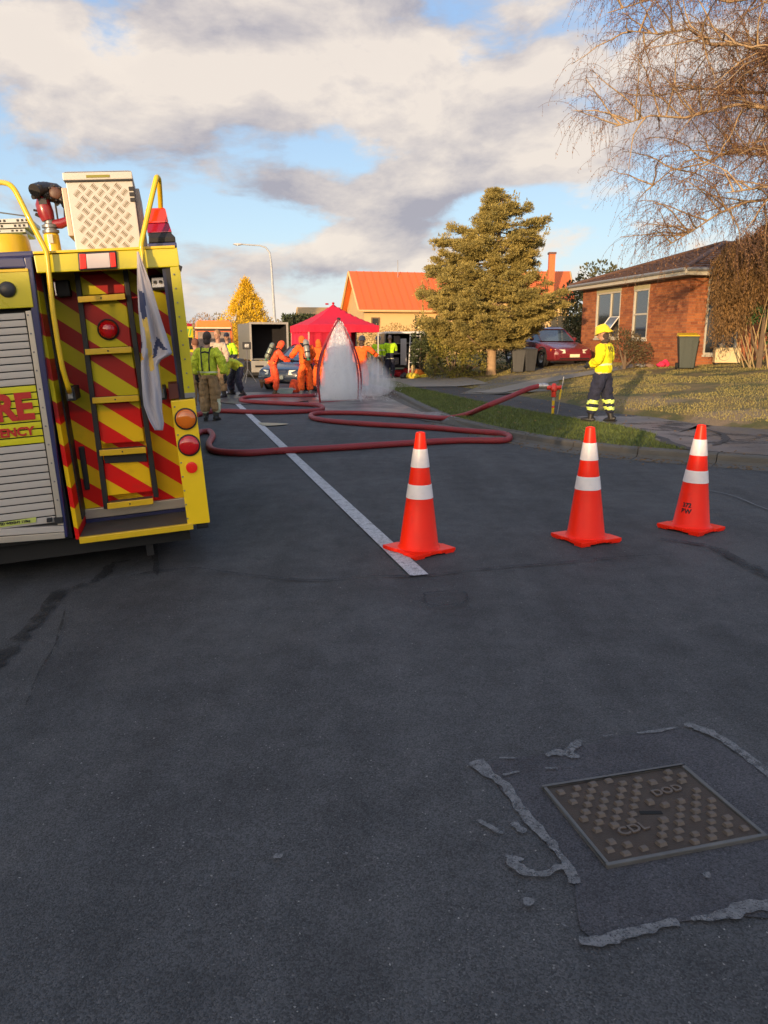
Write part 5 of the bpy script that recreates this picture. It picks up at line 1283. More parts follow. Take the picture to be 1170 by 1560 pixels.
# weeping birch at the right, trunk just outside the frame
M_twig = mat('birch_twig', (.13, .068, .045), .8, var=.3); M_limb = mat('birch_limb', (.36, .25, .14), .8, var=.5, scale=5); M_catkin = leafmat('dry_birch_catkins', (.13, .062, .030), (.33, .17, .065))
def twig_array(segs, n=3):                   # segs: list of (points Nx3, radii N) -> merged triangular tubes
    V = []; Fc = []; o = 0
    for P, Rr in segs:
        P = np.asarray(P); m = len(P); T = np.gradient(P, axis=0); T /= np.linalg.norm(T, axis=1)[:, None] + 1e-9
        up = np.array([0.3, .9, .1]); A = np.cross(T, up); A /= np.linalg.norm(A, axis=1)[:, None] + 1e-9; B = np.cross(T, A)
        for k in range(n):
            a = 2 * math.pi * k / n; V.append(P + (A * math.cos(a) + B * math.sin(a)) * np.asarray(Rr)[:, None])
        for i in range(m - 1):
            for k in range(n):
                k2 = (k + 1) % n; Fc.append((o + k * m + i, o + k * m + i + 1, o + k2 * m + i + 1, o + k2 * m + i))
        o += m * n
    return np.concatenate(V), Fc
def birch():
    base = Vector((11.4, 18.2, 0)); base.z = gz(base.x, base.y)
    r = thing('weeping_birch', 'leafless weeping birch with drooping russet twigs filling the top right', 'tree', base)
    limbs = []; ends = []
    def curve(p0, p1, sag, n=8, wob=.12):
        p0, p1 = np.array(p0, float), np.array(p1, float); L = np.linalg.norm(p1 - p0); pts = []
        w = rng.normal(0, wob, 3)
        for t in np.linspace(0, 1, n):
            p = p0 + (p1 - p0) * t; p[2] += sag * L * math.sin(math.pi * t * .95) ; p += w * math.sin(math.pi * t) * L * .4 + rng.normal(0, .012 * L, 3) * (0 < t < 1); pts.append(p)
        return np.array(pts)
    trunk = np.array([(0, 0, -.2), (.05, 0, 1.5), (-.05, .05, 3.2), (.1, .1, 5.4), (.1, 0, 7.5), (.3, .1, 9.8), (.4, 0, 11.8)])
    mains = []
    Pp = lambda x, y, Yd: np.array(AT(x, y, Yd)) - np.array(base)
    targets = [((0, 0, 3.2), Pp(1015, 385, 17.3), .16, .09), ((0, 0, 3.0), Pp(1105, 300, 16.6), .10, .10), ((0, 0, 4.2), Pp(935, 205, 17.5), .14, .12), ((0, 0, 4.9), Pp(955, 55, 18), .10, .13), ((0, 0, 4.6), Pp(1010, 150, 19.6), .08, .10),
               ((0, 0, 6.0), Pp(925, 30, 18.4), .12, .12), ((0, 0, 6.4), Pp(985, -90, 18), .06, .12), ((0, 0, 3.8), Pp(985, 300, 19), .16, .08), ((0, 0, 5.2), Pp(1060, 60, 17), .06, .10), ((0, 0, 7), Pp(1060, -180, 18.5), .05, .10), ((0, 0, 5.5), Pp(1110, 110, 20), .08, .08),
               ((0, 0, 7.6), Pp(950, -120, 19.2), .08, .09), ((0, 0, 4.4), Pp(1080, 240, 18.8), .1, .08), ((0, 0, 3.6), (2.5, -2.0, 5.5), .1, .1), ((0, 0, 5), (4, 1, 7.5), .1, .1), ((0, 0, 6.5), (3, 2.5, 9.5), .1, .1), ((0, 0, 4.4), (1.0, 4.0, 6.5), .1, .09), ((0, 0, 5.0), (-.5, -3.5, 7.4), .1, .09), ((0, 0, 8), (1, -2, 11), .05, .08), ((0, 0, 9), (-1.5, 1, 12.5), .05, .07)]
    segs_big = [(trunk, np.array([.30, .25, .21, .17, .12, .07, .02]))]
    tw = []
    for (s, e, sag, rad) in targets:
        m = curve(s, e, sag, 10, .05); segs_big.append((m, np.linspace(rad * .68, .010, 10))); mains.append(m)
        L = np.linalg.norm(m[-1] - m[0])
        inview = e[0] < 0
        for j in range(int((13 if inview else 4) + L * (3.4 if inview else .8))):
            t = rng.uniform(.18, 1.0); i0 = min(int(t * 9), 8); p = m[i0] + (m[i0 + 1] - m[i0]) * (t * 9 - i0)
            d = (m[-1] - m[0]) / L; v = d * rng.uniform(.2, .9) + rng.normal(0, .55, 3); v[2] += .15; v /= np.linalg.norm(v); l2 = rng.uniform(.7, 1.9) * (1.15 - .4 * t)
            b2 = curve(p, p + v * l2, .06, 6, .12); segs_big.append((b2, np.linspace(.020, .0055, 6)))
            for q_ in range(int(l2 * (12.5 if inview else 4))):
                t2 = rng.uniform(.12, 1); i1 = min(int(t2 * 5), 4); p2 = b2[i1] + (b2[i1 + 1] - b2[i1]) * (t2 * 5 - i1)
                v2 = v * .45 + rng.normal(0, .5, 3); l3 = rng.uniform(.3, .9); hd_ = rng.uniform(.12, .62)
                pts = [p2]; c = p2.copy(); vv = v2 / np.linalg.norm(v2) * .5 + np.array([0, 0, .2]); st_ = .11
                for k in range(int(l3 / st_ + hd_ / st_)):
                    vv = vv * .84 + np.array([rng.normal(0, .13), rng.normal(0, .13), -.15]); vv = vv / max(np.linalg.norm(vv), .4) * min(1, np.linalg.norm(vv) + .3); c = c + vv * st_; pts.append(c.copy())
                tw.append((np.array(pts), np.linspace(.0042, .0022, len(pts))))
                for _ in range(2 if inview else 0):
                    kk = rng.integers(1, len(pts)); c = pts[kk].copy(); vv = rng.normal(0, .5, 3); pp = [c.copy()]
                    for k in range(rng.integers(2, 5)):
                        vv = vv * .7 + np.array([0, 0, -.3]); c = c + vv * .11; pp.append(c.copy())
                    tw.append((np.array(pp), np.linspace(.003, .0018, len(pp))))
    V, Fc = twig_array(segs_big[:1], 12); fastmesh('trunk', V, Fc, mat('birch_bark', (.42, .38, .32), .8, var=.5, scale=3), r, smooth=True)
    V, Fc = twig_array(segs_big[1:], 6); fastmesh('limb', V, Fc, M_limb, r, smooth=True)
    V, Fc = twig_array(tw, 3); o = fastmesh('twig', V, Fc, M_twig, r); o['kind'] = 'stuff'
    allp = np.concatenate([t[0][1:] for t in tw if len(t[0]) > 2]); k = rng.random(len(allp)) < .75; C = allp[k] + rng.normal(0, .012, (k.sum(), 3))
    o = leafmesh('catkin', [leaves(C, np.tile([0, 0, -1.0], (len(C), 1)), .045, .016, .6)], M_catkin, r); o['kind'] = 'stuff'
birch()

# russet bare shrub drooping in front of the brick house, at far right
M_rust = leafmat('russet_twig', (.09, .050, .018), (.27, .145, .045))
def weeping_shrub():
    b = G(1150, 560); r = thing('russet_shrub', 'tall dense russet weeping shrub with bare twigs beside the brick house', 'shrub', b)
    Y = b.y; tw = []; st = []; P = lambda x, y, d=0: np.array(AT(x, y, Y + d)) - np.array(b)
    for i in range(2700):
        u = rng.random(); x = 1090 + u * 174 ; topy = np.interp(x, [1070, 1090, 1110, 1150, 1180, 1260], [415, 392, 372, 348, 335, 330]); boty = np.interp(x, [1070, 1090, 1120, 1150, 1170, 1260], [470, 520, 512, 470, 440, 450])
        y0_ = rng.uniform(topy, boty - 15); d = rng.normal(0, .55); p = P(x + rng.normal(0, 3), y0_, d); l = rng.uniform(.25, .75); v = np.array([rng.normal(0, .25), rng.normal(0, .25), rng.uniform(.0, .6)]); pts = [p]
        for k in range(6): v = v * .7 + np.array([rng.normal(0, .08), rng.normal(0, .08), -.28]); p = p + v * l / 4; pts.append(p)
        tw.append((np.array(pts), np.linspace(.010, .004, len(pts))))
    V, Fc = twig_array(tw, 3); o = fastmesh('twig', V, Fc, M_rust, r); o['kind'] = 'stuff'
    allp = np.concatenate([t[0] for t in tw]); allp = np.repeat(allp, 3, 0) + rng.normal(0, .04, (len(allp) * 3, 3)); o = leafmesh('seed_tuft', [leaves(allp, np.tile([0, 0, -1.0], (len(allp), 1)), .10, .022, .45)], M_rust, r); o['kind'] = 'stuff'
    for k in range(26):
        x = rng.uniform(-.45, 2.0); a = np.array([x * .35, rng.normal(0, .3), -.05]); e = np.array([x * 1.3 + rng.normal(0, .3), rng.normal(0, .5), rng.uniform(1.2, 3.0)]); m_ = (a + e) / 2 + rng.normal(0, .12, 3)
        st.append((np.array([a, m_ * .6 + a * .4, m_, e]), np.array([.022, .018, .014, .006])))
    V, Fc = twig_array(st, 5); fastmesh('stem', V, Fc, mat('pale_stem', (.36, .26, .13), .85, var=.3), r, smooth=True)
weeping_shrub()
M_ivy = leafmat('ivy_leaf', (.025, .055, .015), (.06, .12, .03))
b0 = G(1166, 562); bush('ivy_shrub', 'glossy dark green ivy shrub behind the russet twigs at far right', 'shrub', (b0.x, b0.y + .4, b0.z), [(.1, .2, 1.75, .75, .5, .55), (.8, .3, 1.3, .7, .5, .9), (-.35, .2, 1.45, .4, .35, .35)], M_ivy, .10, .07, 150)
b0 = G(950, 556); b0 = Vector((AT(952, 540, 25.2).x, 25.2, 0)); b0.z = gz(b0.x, b0.y)
bush('window_shrub', 'brownish green shrub below the open window of the brick house', 'shrub', b0, [(0, 0, .62, .62, .5, .62), (-.25, 0, .95, .4, .35, .35), (.4, .1, .5, .5, .4, .5)], leafmat('bronze_leaf', (.05, .045, .02), (.13, .085, .035)), .09, .035, 230)
# hedge and shrubs at the foot of the spruce
b0 = G(640, 577); bush('columnar_shrub', 'dark green upright shrub beside the open van', 'shrub', (b0.x, b0.y + .4, b0.z), [(0, 0, .75, .36, .4, .9), (.05, 0, 1.6, .36, .4, .8), (.3, 0, 1.0, .3, .4, 1.1)], leafmat('dark_green_leaf', (.03, .045, .014), (.08, .095, .03)), .08, .05, 260)
b0 = G(690, 578); bush('golden_shrub', 'low shrub with yellow and green leaves left of the spruce trunk', 'shrub', (b0.x, b0.y + .5, b0.z), [(0, 0, .6, .9, .5, .64), (.75, .1, .55, .6, .45, .55), (-.55, 0, .5, .5, .35, .55), (.2, .2, 1.1, .8, .4, .45), (-.3, .2, 1.25, .5, .4, .5), (.3, -.3, .22, .5, .3, .26)], leafmat('gold_green_leaf', (.06, .075, .015), (.30, .235, .035)), .07, .045, 260)
b0 = G(664, 575); bush('tall_green_shrub', 'tall bushy green shrub between the upright shrub and the spruce', 'shrub', (b0.x, b0.y + .5, b0.z), [(0, 0, .8, .5, .45, .9), (.15, 0, 1.5, .5, .45, .7), (-.2, .1, 1.2, .4, .4, .8)], leafmat('mid_green_leaf', (.05, .062, .018), (.17, .155, .04)), .08, .045, 260)
b0 = G(710, 573); bush('dark_understorey', 'dark green bush standing behind the spruce trunk', 'shrub', (b0.x, b0.y + 1.6, b0.z), [(0, 0, .8, 1.3, .5, .9), (1.6, .3, .7, .9, .5, .8), (-.9, 0, 1.2, .6, .5, 1.0)], M_dkhedge, .10, .06, 170)
b0 = AT(893, 520, 37); bush('dark_tree', 'dark green rounded tree behind the car, left of the brick house', 'tree', (b0.x, b0.y, .8), [(0, 0, 2.0, 1.1, 1.0, 1.2), (.4, 0, 3.4, 1.05, .9, .85), (-.5, .2, 2.6, .8, .8, .9), (-.2, 0, 1.0, 1.1, .8, .9), (1.0, .4, 2.6, .7, .7, .9)], leafmat('dark_broadleaf', (.03, .045, .018), (.12, .105, .035)), .16, .09, 90)
b0 = AT(862, 500, 40); bush('russet_tree', 'brown leaved tree between the spruce and the dark tree', 'tree', (b0.x, b0.y, .8), [(0, 0, 2.0, .9, .8, 1.6), (-.7, 0, 1.4, .6, .6, 1.1)], leafmat('autumn_leaf', (.12, .075, .02), (.30, .19, .05)), .13, .06, 110)
b0 = AT(948, 415, 46); bush('far_treetop', 'small dark treetop showing just above the tiled roof', 'tree', (b0.x, b0.y, .9), [(0, 0, 3.9, .8, .6, .8), (1.0, 0, 4.0, .6, .5, .55)], M_dkhedge, .16, .07, 70)
# golden cypress
M_gold = leafmat('golden_cypress', (.42, .24, .008), (.90, .60, .02))
def golden():
    b = AT(376, 500, 60); zt_ = AT(376, 428, 60).z; r = thing('golden_cypress', 'bright golden yellow cypress glowing in the sun beyond the trailer', 'tree', (b.x, b.y, 0)); Vs = []
    for i in range(520):
        t = rng.random() ** 1.2; z = .3 + (zt_ - .35) * t; w = np.interp(t, [0, .35, .6, .8, 1], [1.9, 1.75, 1.15, .62, .05]); a = rng.uniform(0, 6.28); rr = w * rng.uniform(.7, 1.08)
        rr *= 1.15 + .35 * noise.noise((math.cos(a) * 1.4, math.sin(a) * 1.4, z * .9)); p = np.array([math.cos(a) * rr, math.sin(a) * rr, z + .3 * noise.noise((a * 2, z * 2, 4))]); n = 42; O = rng.normal(size=(n, 3)); C = p + O * np.array([.11, .11, .16]); Vs.append(leaves(C, O * .5 + np.array([math.cos(a) * .5, math.sin(a) * .5, 1.0]), .16, .05, .3))
    leafmesh('crown', Vs, M_gold, r); q = MB(); q.tube([(0, 0, -.3), (0, 0, zt_ * .9)], [.25, .05], 8); q.build('trunk', M_bark, r)
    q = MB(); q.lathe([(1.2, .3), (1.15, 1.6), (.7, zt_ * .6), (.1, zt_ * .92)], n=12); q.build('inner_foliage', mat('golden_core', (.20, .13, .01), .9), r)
golden()
# far bare trees along the left skyline
M_far = leafmat('winter_tree_brown', (.20, .115, .05), (.40, .24, .10)); M_farg = leafmat('far_green', (.10, .085, .03), (.20, .15, .05))
for i, (x, y, Yd, w_, hh, mm, lb) in enumerate([(285, 490, 95, 3.0, 0, M_far, 'far brown leafless tree just right of the fire truck pillar'), (308, 478, 90, 3.0, 0, M_far, 'far brown leafless tree behind the orange van, left side'), (335, 477, 80, 2.2, 0, M_farg, 'far dark olive tree directly above the orange van'), (425, 489, 85, 3.6, 0, M_farg, 'far olive tree between the golden cypress and the hedge'), (258, 492, 100, 4.0, 0, M_far, 'far brown tree hidden mostly by the fire truck')]):
    t_ = AT(x, y, Yd); hh = t_.z; bush('distant_tree', lb, 'tree', (t_.x, Yd, -.2), [(0, 0, hh * .55, w_ * .5, w_ * .5, hh * .52), (w_ * .4, 0, hh * .5, w_ * .45, w_ * .4, hh * .45), (-w_ * .45, 0, hh * .45, w_ * .4, w_ * .4, hh * .42)], mm, .30, .08, 26, group='trees on the far skyline')
for i, (x, y, Yd, lb) in enumerate([(560, 508, 40, 'low tan bush below the cream house windows'), (600, 497, 40.5, 'clipped tan hedge below the two yellow blinds')]):
    t_ = AT(x, y, Yd); bush('tan_bush', lb, 'shrub', (t_.x, Yd, .2), [(0, 0, t_.z * .5, .9, .5, t_.z * .48), (1.0, 0, t_.z * .5, .8, .5, t_.z * .45), (-.9, 0, t_.z * .5, .7, .5, t_.z * .45)], leafmat('tan_leaf%d' % i, (.14, .10, .03), (.36, .24, .08)), .10, .05, 120)
# skyline belt that closes the horizon behind everything
def belt():
    Vs = []
    for i in range(420):
        a = R(rng.uniform(-60, 60)); Yd = rng.uniform(120, 170); x = math.tan(a) * Yd; h = 2.2 + 1.8 * (noise.noise((x * .06, 2, 0)) + .5); n = 60
        C = np.stack([rng.normal(x, 2.2, n), rng.normal(Yd, 1.5, n), rng.uniform(-.3, h, n)], 1); Vs.append(leaves(C, np.tile([0, 0, .6], (n, 1)), .8, .35, .8))
    o = fastmesh('distant_woodland', np.concatenate(Vs), np.arange(sum(len(v) for v in Vs)).reshape(-1, 4), leafmat('far_wood', (.10, .08, .045), (.22, .16, .09))); tag(o, 'low brown band of far trees closing the horizon', 'woodland', kind='stuff')
belt()

# ================================================================== people
M_skin = mat('skin', (.42, .22, .14), .6, var=.08); M_eye = mat('eye_dark', (.02, .015, .012), .3)
def garment_mat(name, col, rough=.85):
    m, t, b = newmat(name); c = t.coord(); n = t.noise(t.v('MULTIPLY', c, (1, 1, .6)), 11, 5, .6)
    q = t.v('SCALE', tuple(col)); t.put(q.node.inputs['Scale'], t.ramp(n, .25, .75, .72, 1.22)); t.l.new(q, b.inputs['Base Color']); b.inputs['Roughness'].default_value = rough
    t.l.new(t.bump(t.noise(t.v('MULTIPLY', c, (1.6, 1.6, 1)), 9, 5, .6, dist=.6), .9, .05), b.inputs['Normal']); return m
G_lime = garment_mat('lime_hivis_cloth', (.50, .80, .012)); G_limed = garment_mat('dull_lime_cloth', (.60, .68, .04)); G_yel = garment_mat('yellow_jacket_cloth', (.95, .80, .006))
G_tan = garment_mat('tan_bunker_cloth', (.30, .185, .085)); G_navy = garment_mat('navy_cloth', (.016, .018, .040)); G_or = garment_mat('orange_suit_cloth', (1.0, .13, .012)); G_ored = garment_mat('red_orange_suit_cloth', (.90, .10, .03))
G_cream = garment_mat('cream_shirt_cloth', (.50, .38, .28)); G_dark = garment_mat('dark_hood_cloth', (.07, .045, .035)); G_boot = mat('black_boot_leather', (.015, .014, .014), .5); G_band = mat('lime_reflective_tape', (.66, .80, .16), .4); G_silver = mat('silver_tape', (.60, .60, .42), .4)
G_glove = mat('dark_glove', (.02, .02, .022), .8); G_rope = mat('shoulder_strap', (.012, .012, .014), .7)

def skin_mesh(verts, edges, radii, sub=2, smooth_k=1):
    me = bpy.data.meshes.new('tmp'); me.from_pydata([tuple(v) for v in verts], edges, [])
    o = bpy.data.objects.new('tmp', me); COL.objects.link(o)
    md = o.modifiers.new('s', 'SKIN'); md.branch_smoothing = .6; md.use_smooth_shade = True
    o.modifiers.new('u', 'SUBSURF').levels = sub
    lay = me.skin_vertices[0].data if me.skin_vertices else None
    if lay is None:
        bpy.context.view_layer.objects.active = o
    for i, r in enumerate(radii): lay[i].radius = (r, r) if not isinstance(r, tuple) else r; lay[i].use_root = (i == 0)
    bpy.context.view_layer.update()
    m2 = bpy.data.meshes.new_from_object(o.evaluated_get(bpy.context.evaluated_depsgraph_get()))
    V = [v.co.copy() for v in m2.vertices]; Fc = [tuple(p.vertices) for p in m2.polygons]
    bpy.data.objects.remove(o); bpy.data.meshes.remove(m2); bpy.data.meshes.remove(me); return V, Fc
_probe = bpy.data.meshes.new('p'); _probe.from_pydata([(0, 0, 0), (0, 0, 1)], [(0, 1)], [])

def garment(name, verts, edges, radii, mats, parent, fold=.010, pick=None, sub=3, squash=None):
    V, Fc = skin_mesh(verts, edges, radii, sub)
    me = bpy.data.meshes.new(name); me.from_pydata(V, [], Fc)
    s = random.uniform(0, 50); me.update()
    nn = [v.normal.copy() for v in me.vertices]
    for v, n in zip(me.vertices, nn):
        c = v.co; v.co = c + n * fold * (noise.noise((c.x * 7 + s, c.y * 7, c.z * 15)) * 1.6 + noise.noise((c.x * 20, c.y * 20 + s, c.z * 26)) * .7)
    for m in mats: me.materials.append(m)
    if pick:
        for p in me.polygons: p.material_index = pick(p.center)
    me.polygons.foreach_set('use_smooth', [True] * len(me.polygons))
    return link(name, me, parent)

STAND = dict(pel=(0, 0, .96), wai=(0, 0, 1.10), che=(0, .0, 1.32), nec=(0, .0, 1.50), hea=(0, .02, 1.66),
             shL=(-.19, 0, 1.43), elL=(-.26, -.03, 1.16), wrL=(-.27, .06, .92), shR=(.19, 0, 1.43), elR=(.26, -.03, 1.16), wrR=(.27, .06, .92),
             hiL=(-.10, 0, .92), knL=(-.12, .02, .50), anL=(-.13, -.01, .09), hiR=(.10, 0, .92), knR=(.12, .02, .50), anR=(.13, -.01, .09),
             toL=(-.15, .17, .035), toR=(.15, .17, .035))
def person(label, loc, rz, pose=None, top=None, legs=None, head='hood', headm=None, scale=1.0, legpick=None, toppick=None, topmats=None, legmats=None, gloves=None, boots=None, group=None, bulk=1.0, face=True):
    J = {k: Vector(v) for k, v in STAND.items()}
    for k, v in (pose or {}).items(): J[k] = Vector(v)
    r = thing('person', label, 'person', loc, rz, group); r.scale = (scale,) * 3
    names = ['pel', 'wai', 'che', 'nec', 'hea', 'shL', 'elL', 'wrL', 'shR', 'elR', 'wrR', 'hiL', 'knL', 'anL', 'hiR', 'knR', 'anR', 'toL', 'toR']; ix = {n: i for i, n in enumerate(names)}
    E = [('pel', 'wai'), ('wai', 'che'), ('che', 'nec'), ('nec', 'hea'), ('che', 'shL'), ('shL', 'elL'), ('elL', 'wrL'), ('che', 'shR'), ('shR', 'elR'), ('elR', 'wrR'), ('pel', 'hiL'), ('hiL', 'knL'), ('knL', 'anL'), ('pel', 'hiR'), ('hiR', 'knR'), ('knR', 'anR'), ('anL', 'toL'), ('anR', 'toR')]
    rad = dict(pel=.09, wai=.09, che=.11, nec=.055, hea=.075, shL=.055, elL=.042, wrL=.03, shR=.055, elR=.042, wrR=.03, hiL=.085, knL=.058, anL=.032, hiR=.085, knR=.058, anR=.032, toL=.02, toR=.02)
    JB = dict(J); JB['toL'] = J['anL'].lerp(J['toL'], .45); JB['toR'] = J['anR'].lerp(J['toR'], .45)
    V, Fc = skin_mesh([JB[n] for n in names], [(ix[a], ix[b]) for a, b in E], [rad[n] for n in names], 1)
    b = MB(); b.add(V, Fc)
    hd_ = J['hea']; ax = (hd_ - J['nec']).normalized(); fw = Vector((0, 1, 0)); fw = (fw - ax * fw.dot(ax)); fw = fw.normalized() if fw.length > .1 else Vector((0, 0, -1)); sx = fw.cross(ax)
    Mh = Matrix((sx, fw, ax)).transposed(); H = lambda x, y, z: hd_ + Mh @ Vector((x, y, z))
    def hball(mb, c, rx, ry, rz_, n=16, mi=0):
        k = len(mb.v); mb.ball((0, 0, 0), rx, ry, rz_, n, mi); mb.v[k:] = [tuple(H(*(Vector(v) + Vector(c)))) for v in mb.v[k:]]
    hball(b, (0, 0, .02), .078, .098, .118); hball(b, (0, .035, -.05), .055, .062, .062, 12)
    hball(b, (0, .104, -.012), .014, .022, .026, 8); hball(b, (0, .090, -.055), .026, .012, .009, 8, 1)
    for s in (-1, 1): hball(b, (s * .080, -.005, 0), .012, .022, .032, 8); hball(b, (s * .030, .090, .012), .012, .010, .008, 8, 1); hball(b, (s * .030, .088, .030), .020, .012, .006, 8, 1)
    b.build('body', [M_skin, M_eye], r, smooth=True)
    k = bulk; tm = topmats or [top]; lm = legmats or [legs]
    lw = (J['wrL'] - J['elL']) * .9 + J['elL']; rw = (J['wrR'] - J['elR']) * .9 + J['elR']; nk = J['che'].lerp(J['nec'], .72)
    hem = J['pel'].lerp(J['wai'], -.75)
    garment('jacket', [J['che'], J['wai'], hem, nk, J['shL'], J['elL'], lw, J['shR'], J['elR'], rw], [(0, 1), (1, 2), (0, 3), (0, 4), (4, 5), (5, 6), (0, 7), (7, 8), (8, 9)],
            [(.205 * k, .175 * k), (.195 * k, .175 * k), (.215 * k, .195 * k), .098, .108 * k, .088 * k, .074 * k, .108 * k, .088 * k, .074 * k], tm, r, .014, toppick)
    garment('trousers', [J['pel'].lerp(J['wai'], .9), J['pel'], J['hiL'], J['knL'], J['anL'] + (J['knL'] - J['anL']) * .12, J['hiR'], J['knR'], J['anR'] + (J['knR'] - J['anR']) * .12], [(0, 1), (1, 2), (2, 3), (3, 4), (1, 5), (5, 6), (6, 7)],
            [.150 * k, (.170 * k, .155 * k), .135 * k, .108 * k, .100 * k, .135 * k, .108 * k, .100 * k], lm, r, .014, legpick)
    for s in 'LR':
        a, t, kn = J['an' + s], J['to' + s], J['kn' + s]; m = MB(); up = (kn - a).normalized(); f = (t - a); f = (f - up * f.dot(up)).normalized(); side = up.cross(f)
        m.tube([a - f * .09 - up * .035, a - f * .06 - up * .03, a + f * .03 - up * .035, a + f * .12 - up * .045, a + f * .175 - up * .055], [.030, .050, .052, .046, .026], 10); m.tube([a - up * .03, a + up * .05, a + up * .17], [.058, .060, .066], 10)
        q = Vector; m.hexa([a - f * .10 - side * .04 - up * .092, a + f * .20 - side * .045 - up * .092, a + f * .20 + side * .045 - up * .092, a - f * .10 + side * .04 - up * .092], [a - f * .10 - side * .04 - up * .07, a + f * .19 - side * .045 - up * .07, a + f * .19 + side * .045 - up * .07, a - f * .10 + side * .04 - up * .07])
        m.build('boot', boots or G_boot, r, smooth=True)
        w, e = J['wr' + s], J['el' + s]; d = (w - e).normalized(); x, y = frame(d); sg = -1 if s == 'L' else 1; m = MB()
        inn = Vector((-sg, 0, 0)); inn = (inn - d * inn.dot(d)); inn = inn.normalized() if inn.length > .05 else x; kn_ = d.cross(inn).normalized()
        m.tube([w - d * .02, w + d * .03, w + d * .08, w + d * .095], [.030, .040, .040, .030], 10)
        for fi, (o, ln) in enumerate(((-.027, .068), (-.009, .08), (.009, .075), (.027, .058))):
            p0 = w + d * .085 + kn_ * o; m.tube([p0, p0 + d * ln * .5 + inn * .006, p0 + d * ln * .85 + inn * .026, p0 + d * ln * .95 + inn * .045], [.0115, .0105, .0095, .007], 7)
        p0 = w + d * .035 + kn_ * -.034; m.tube([p0, p0 - kn_ * .026 + d * .03 + inn * .01, p0 - kn_ * .026 + d * .06 + inn * .026], [.013, .012, .009], 7)
        m.build('glove' if gloves else 'hand', gloves or M_skin, r, smooth=True)
    def hmesh(nm, fn, m_, **kw):
        mb = MB(); fn(mb); o = mb.build(nm, m_, r, smooth=True, **kw); return o
    if head == 'hood':
        def fn(mb): hball(mb, (0, -.012, .012), .105, .120, .140); hball(mb, (0, -.02, -.11), .105, .105, .09)
        hmesh('hood', fn, headm)
        def fn(mb): hball(mb, (0, .070, .005), .074, .060, .090)
        hmesh('face_mask', fn, mat('smoked_visor', (.03, .035, .04), .15, coat=1))
    elif head == 'beanie':
        def fn(mb): hball(mb, (0, -.010, .045), .088, .108, .112); hball(mb, (0, -.03, -.055), .070, .07, .075)
        hmesh('beanie', fn, headm)
    elif head == 'hair':
        def fn(mb): hball(mb, (0, -.018, .045), .086, .102, .108)
        hmesh('hair', fn, headm)
    elif head == 'cap':
        def fn(mb): hball(mb, (0, -.008, .065), .086, .106, .085); hball(mb, (0, .12, .055), .065, .065, .010)
        hmesh('cap', fn, headm)
        def fn(mb): hball(mb, (0, -.03, -.01), .080, .085, .085)
        hmesh('hair', fn, mat('dark_hair', (.025, .018, .014), .8))
    elif head == 'helmet':
        def fn(mb):
            prof = [(0.001, .165), (.05, .160), (.095, .138), (.122, .095), (.130, .050), (.134, .038), (.148, .026), (.153, .018), (.146, .014), (.122, .025)]; k0 = len(mb.v); mb.lathe(prof, n=28, cap=False, sx=.90, sy=1.12)
            mb.v[k0:] = [tuple(H(v[0], v[1] - .012 - (.03 if v[1] < -.1 and v[2] < .04 else 0), v[2] - (.035 if v[1] < -.10 and v[2] < .04 else 0) + .005)) for v in mb.v[k0:]]
            hball(mb, (0, 0, .155), .018, .11, .030, 12)
        hm = hmesh('helmet', fn, headm, fix=True)
        def fn(mb): hball(mb, (0, -.045, -.045), .078, .062, .075); hball(mb, (0, -.02, -.14), .085, .085, .05)
        hmesh('neck_flap', fn, G_dark)
    return r, J, H
def cylinder_set(r, J, col=None):
    up = (J['nec'] - J['wai']).normalized(); bk = up.cross(Vector((1, 0, 0))); bk = bk if bk.y < 0 else -bk
    if bk.length < .1: bk = Vector((0, -1, 0))
    bk.normalize(); c = J['che'] + bk * .25 + up * .0
    m = MB(); m.tube([c - up * .27, c - up * .25, c - up * .21, c + up * .20, c + up * .25, c + up * .28], [.03, .06, .082, .082, .062, .02], 16); cy = m.build('air_cylinder', col or mat('grey_green_cylinder', (.20, .22, .17), .35, .2, var=.2), r, smooth=True)
    for k, cc in ((-.10, 0), (.10, 0)): m = MB(); m.tube([c + up * (k - .02), c + up * (k + .02)], .088, 16); m.build('cylinder_band', G_rope, cy, smooth=True)
    m = MB(); m.tube([c - up * .27, c - up * .34], [.03, .035], 8); m.tube([c - up * .32 - Vector((.06, 0, 0)), c - up * .32 + Vector((.06, 0, 0))], .02, 8); m.build('valve', mat('valve_green', (.03, .16, .07), .4), cy)
    m = MB(); p0 = c - bk * .09
    m.hexa([p0 + v for v in (Vector((-.11, 0, 0)) - up * .28, Vector((.11, 0, 0)) - up * .28, Vector((.11, 0, 0)) - up * .28 - bk * .03, Vector((-.11, 0, 0)) - up * .28 - bk * .03)], [p0 + v for v in (Vector((-.09, 0, 0)) + up * .2, Vector((.09, 0, 0)) + up * .2, Vector((.09, 0, 0)) + up * .2 - bk * .03, Vector((-.09, 0, 0)) + up * .2 - bk * .03)]); m.build('harness_plate', G_rope, r)
    for s in (-1, 1):
        sh = J['shL'] if s < 0 else J['shR']; q = J['che'].lerp(sh, .55); f = -bk; m = MB()
        m.tube([q + bk * .16 + up * .02, q + up * .16 + bk * .03, q + f * .13 + up * .08, q + f * .17 - up * .12, J['wai'] + f * .13 + Vector((s * .12, 0, 0)), J['wai'] + Vector((s * .17, 0, 0)), J['wai'] + bk * .15], .020, 6); m.build('harness_strap', G_rope, r, smooth=True)
def ht(px, ytop, p, nominal):               # scale so that the figure reaches the row it reaches in the photograph
    return (AT(px, ytop, p.y).z - p.z) / nominal

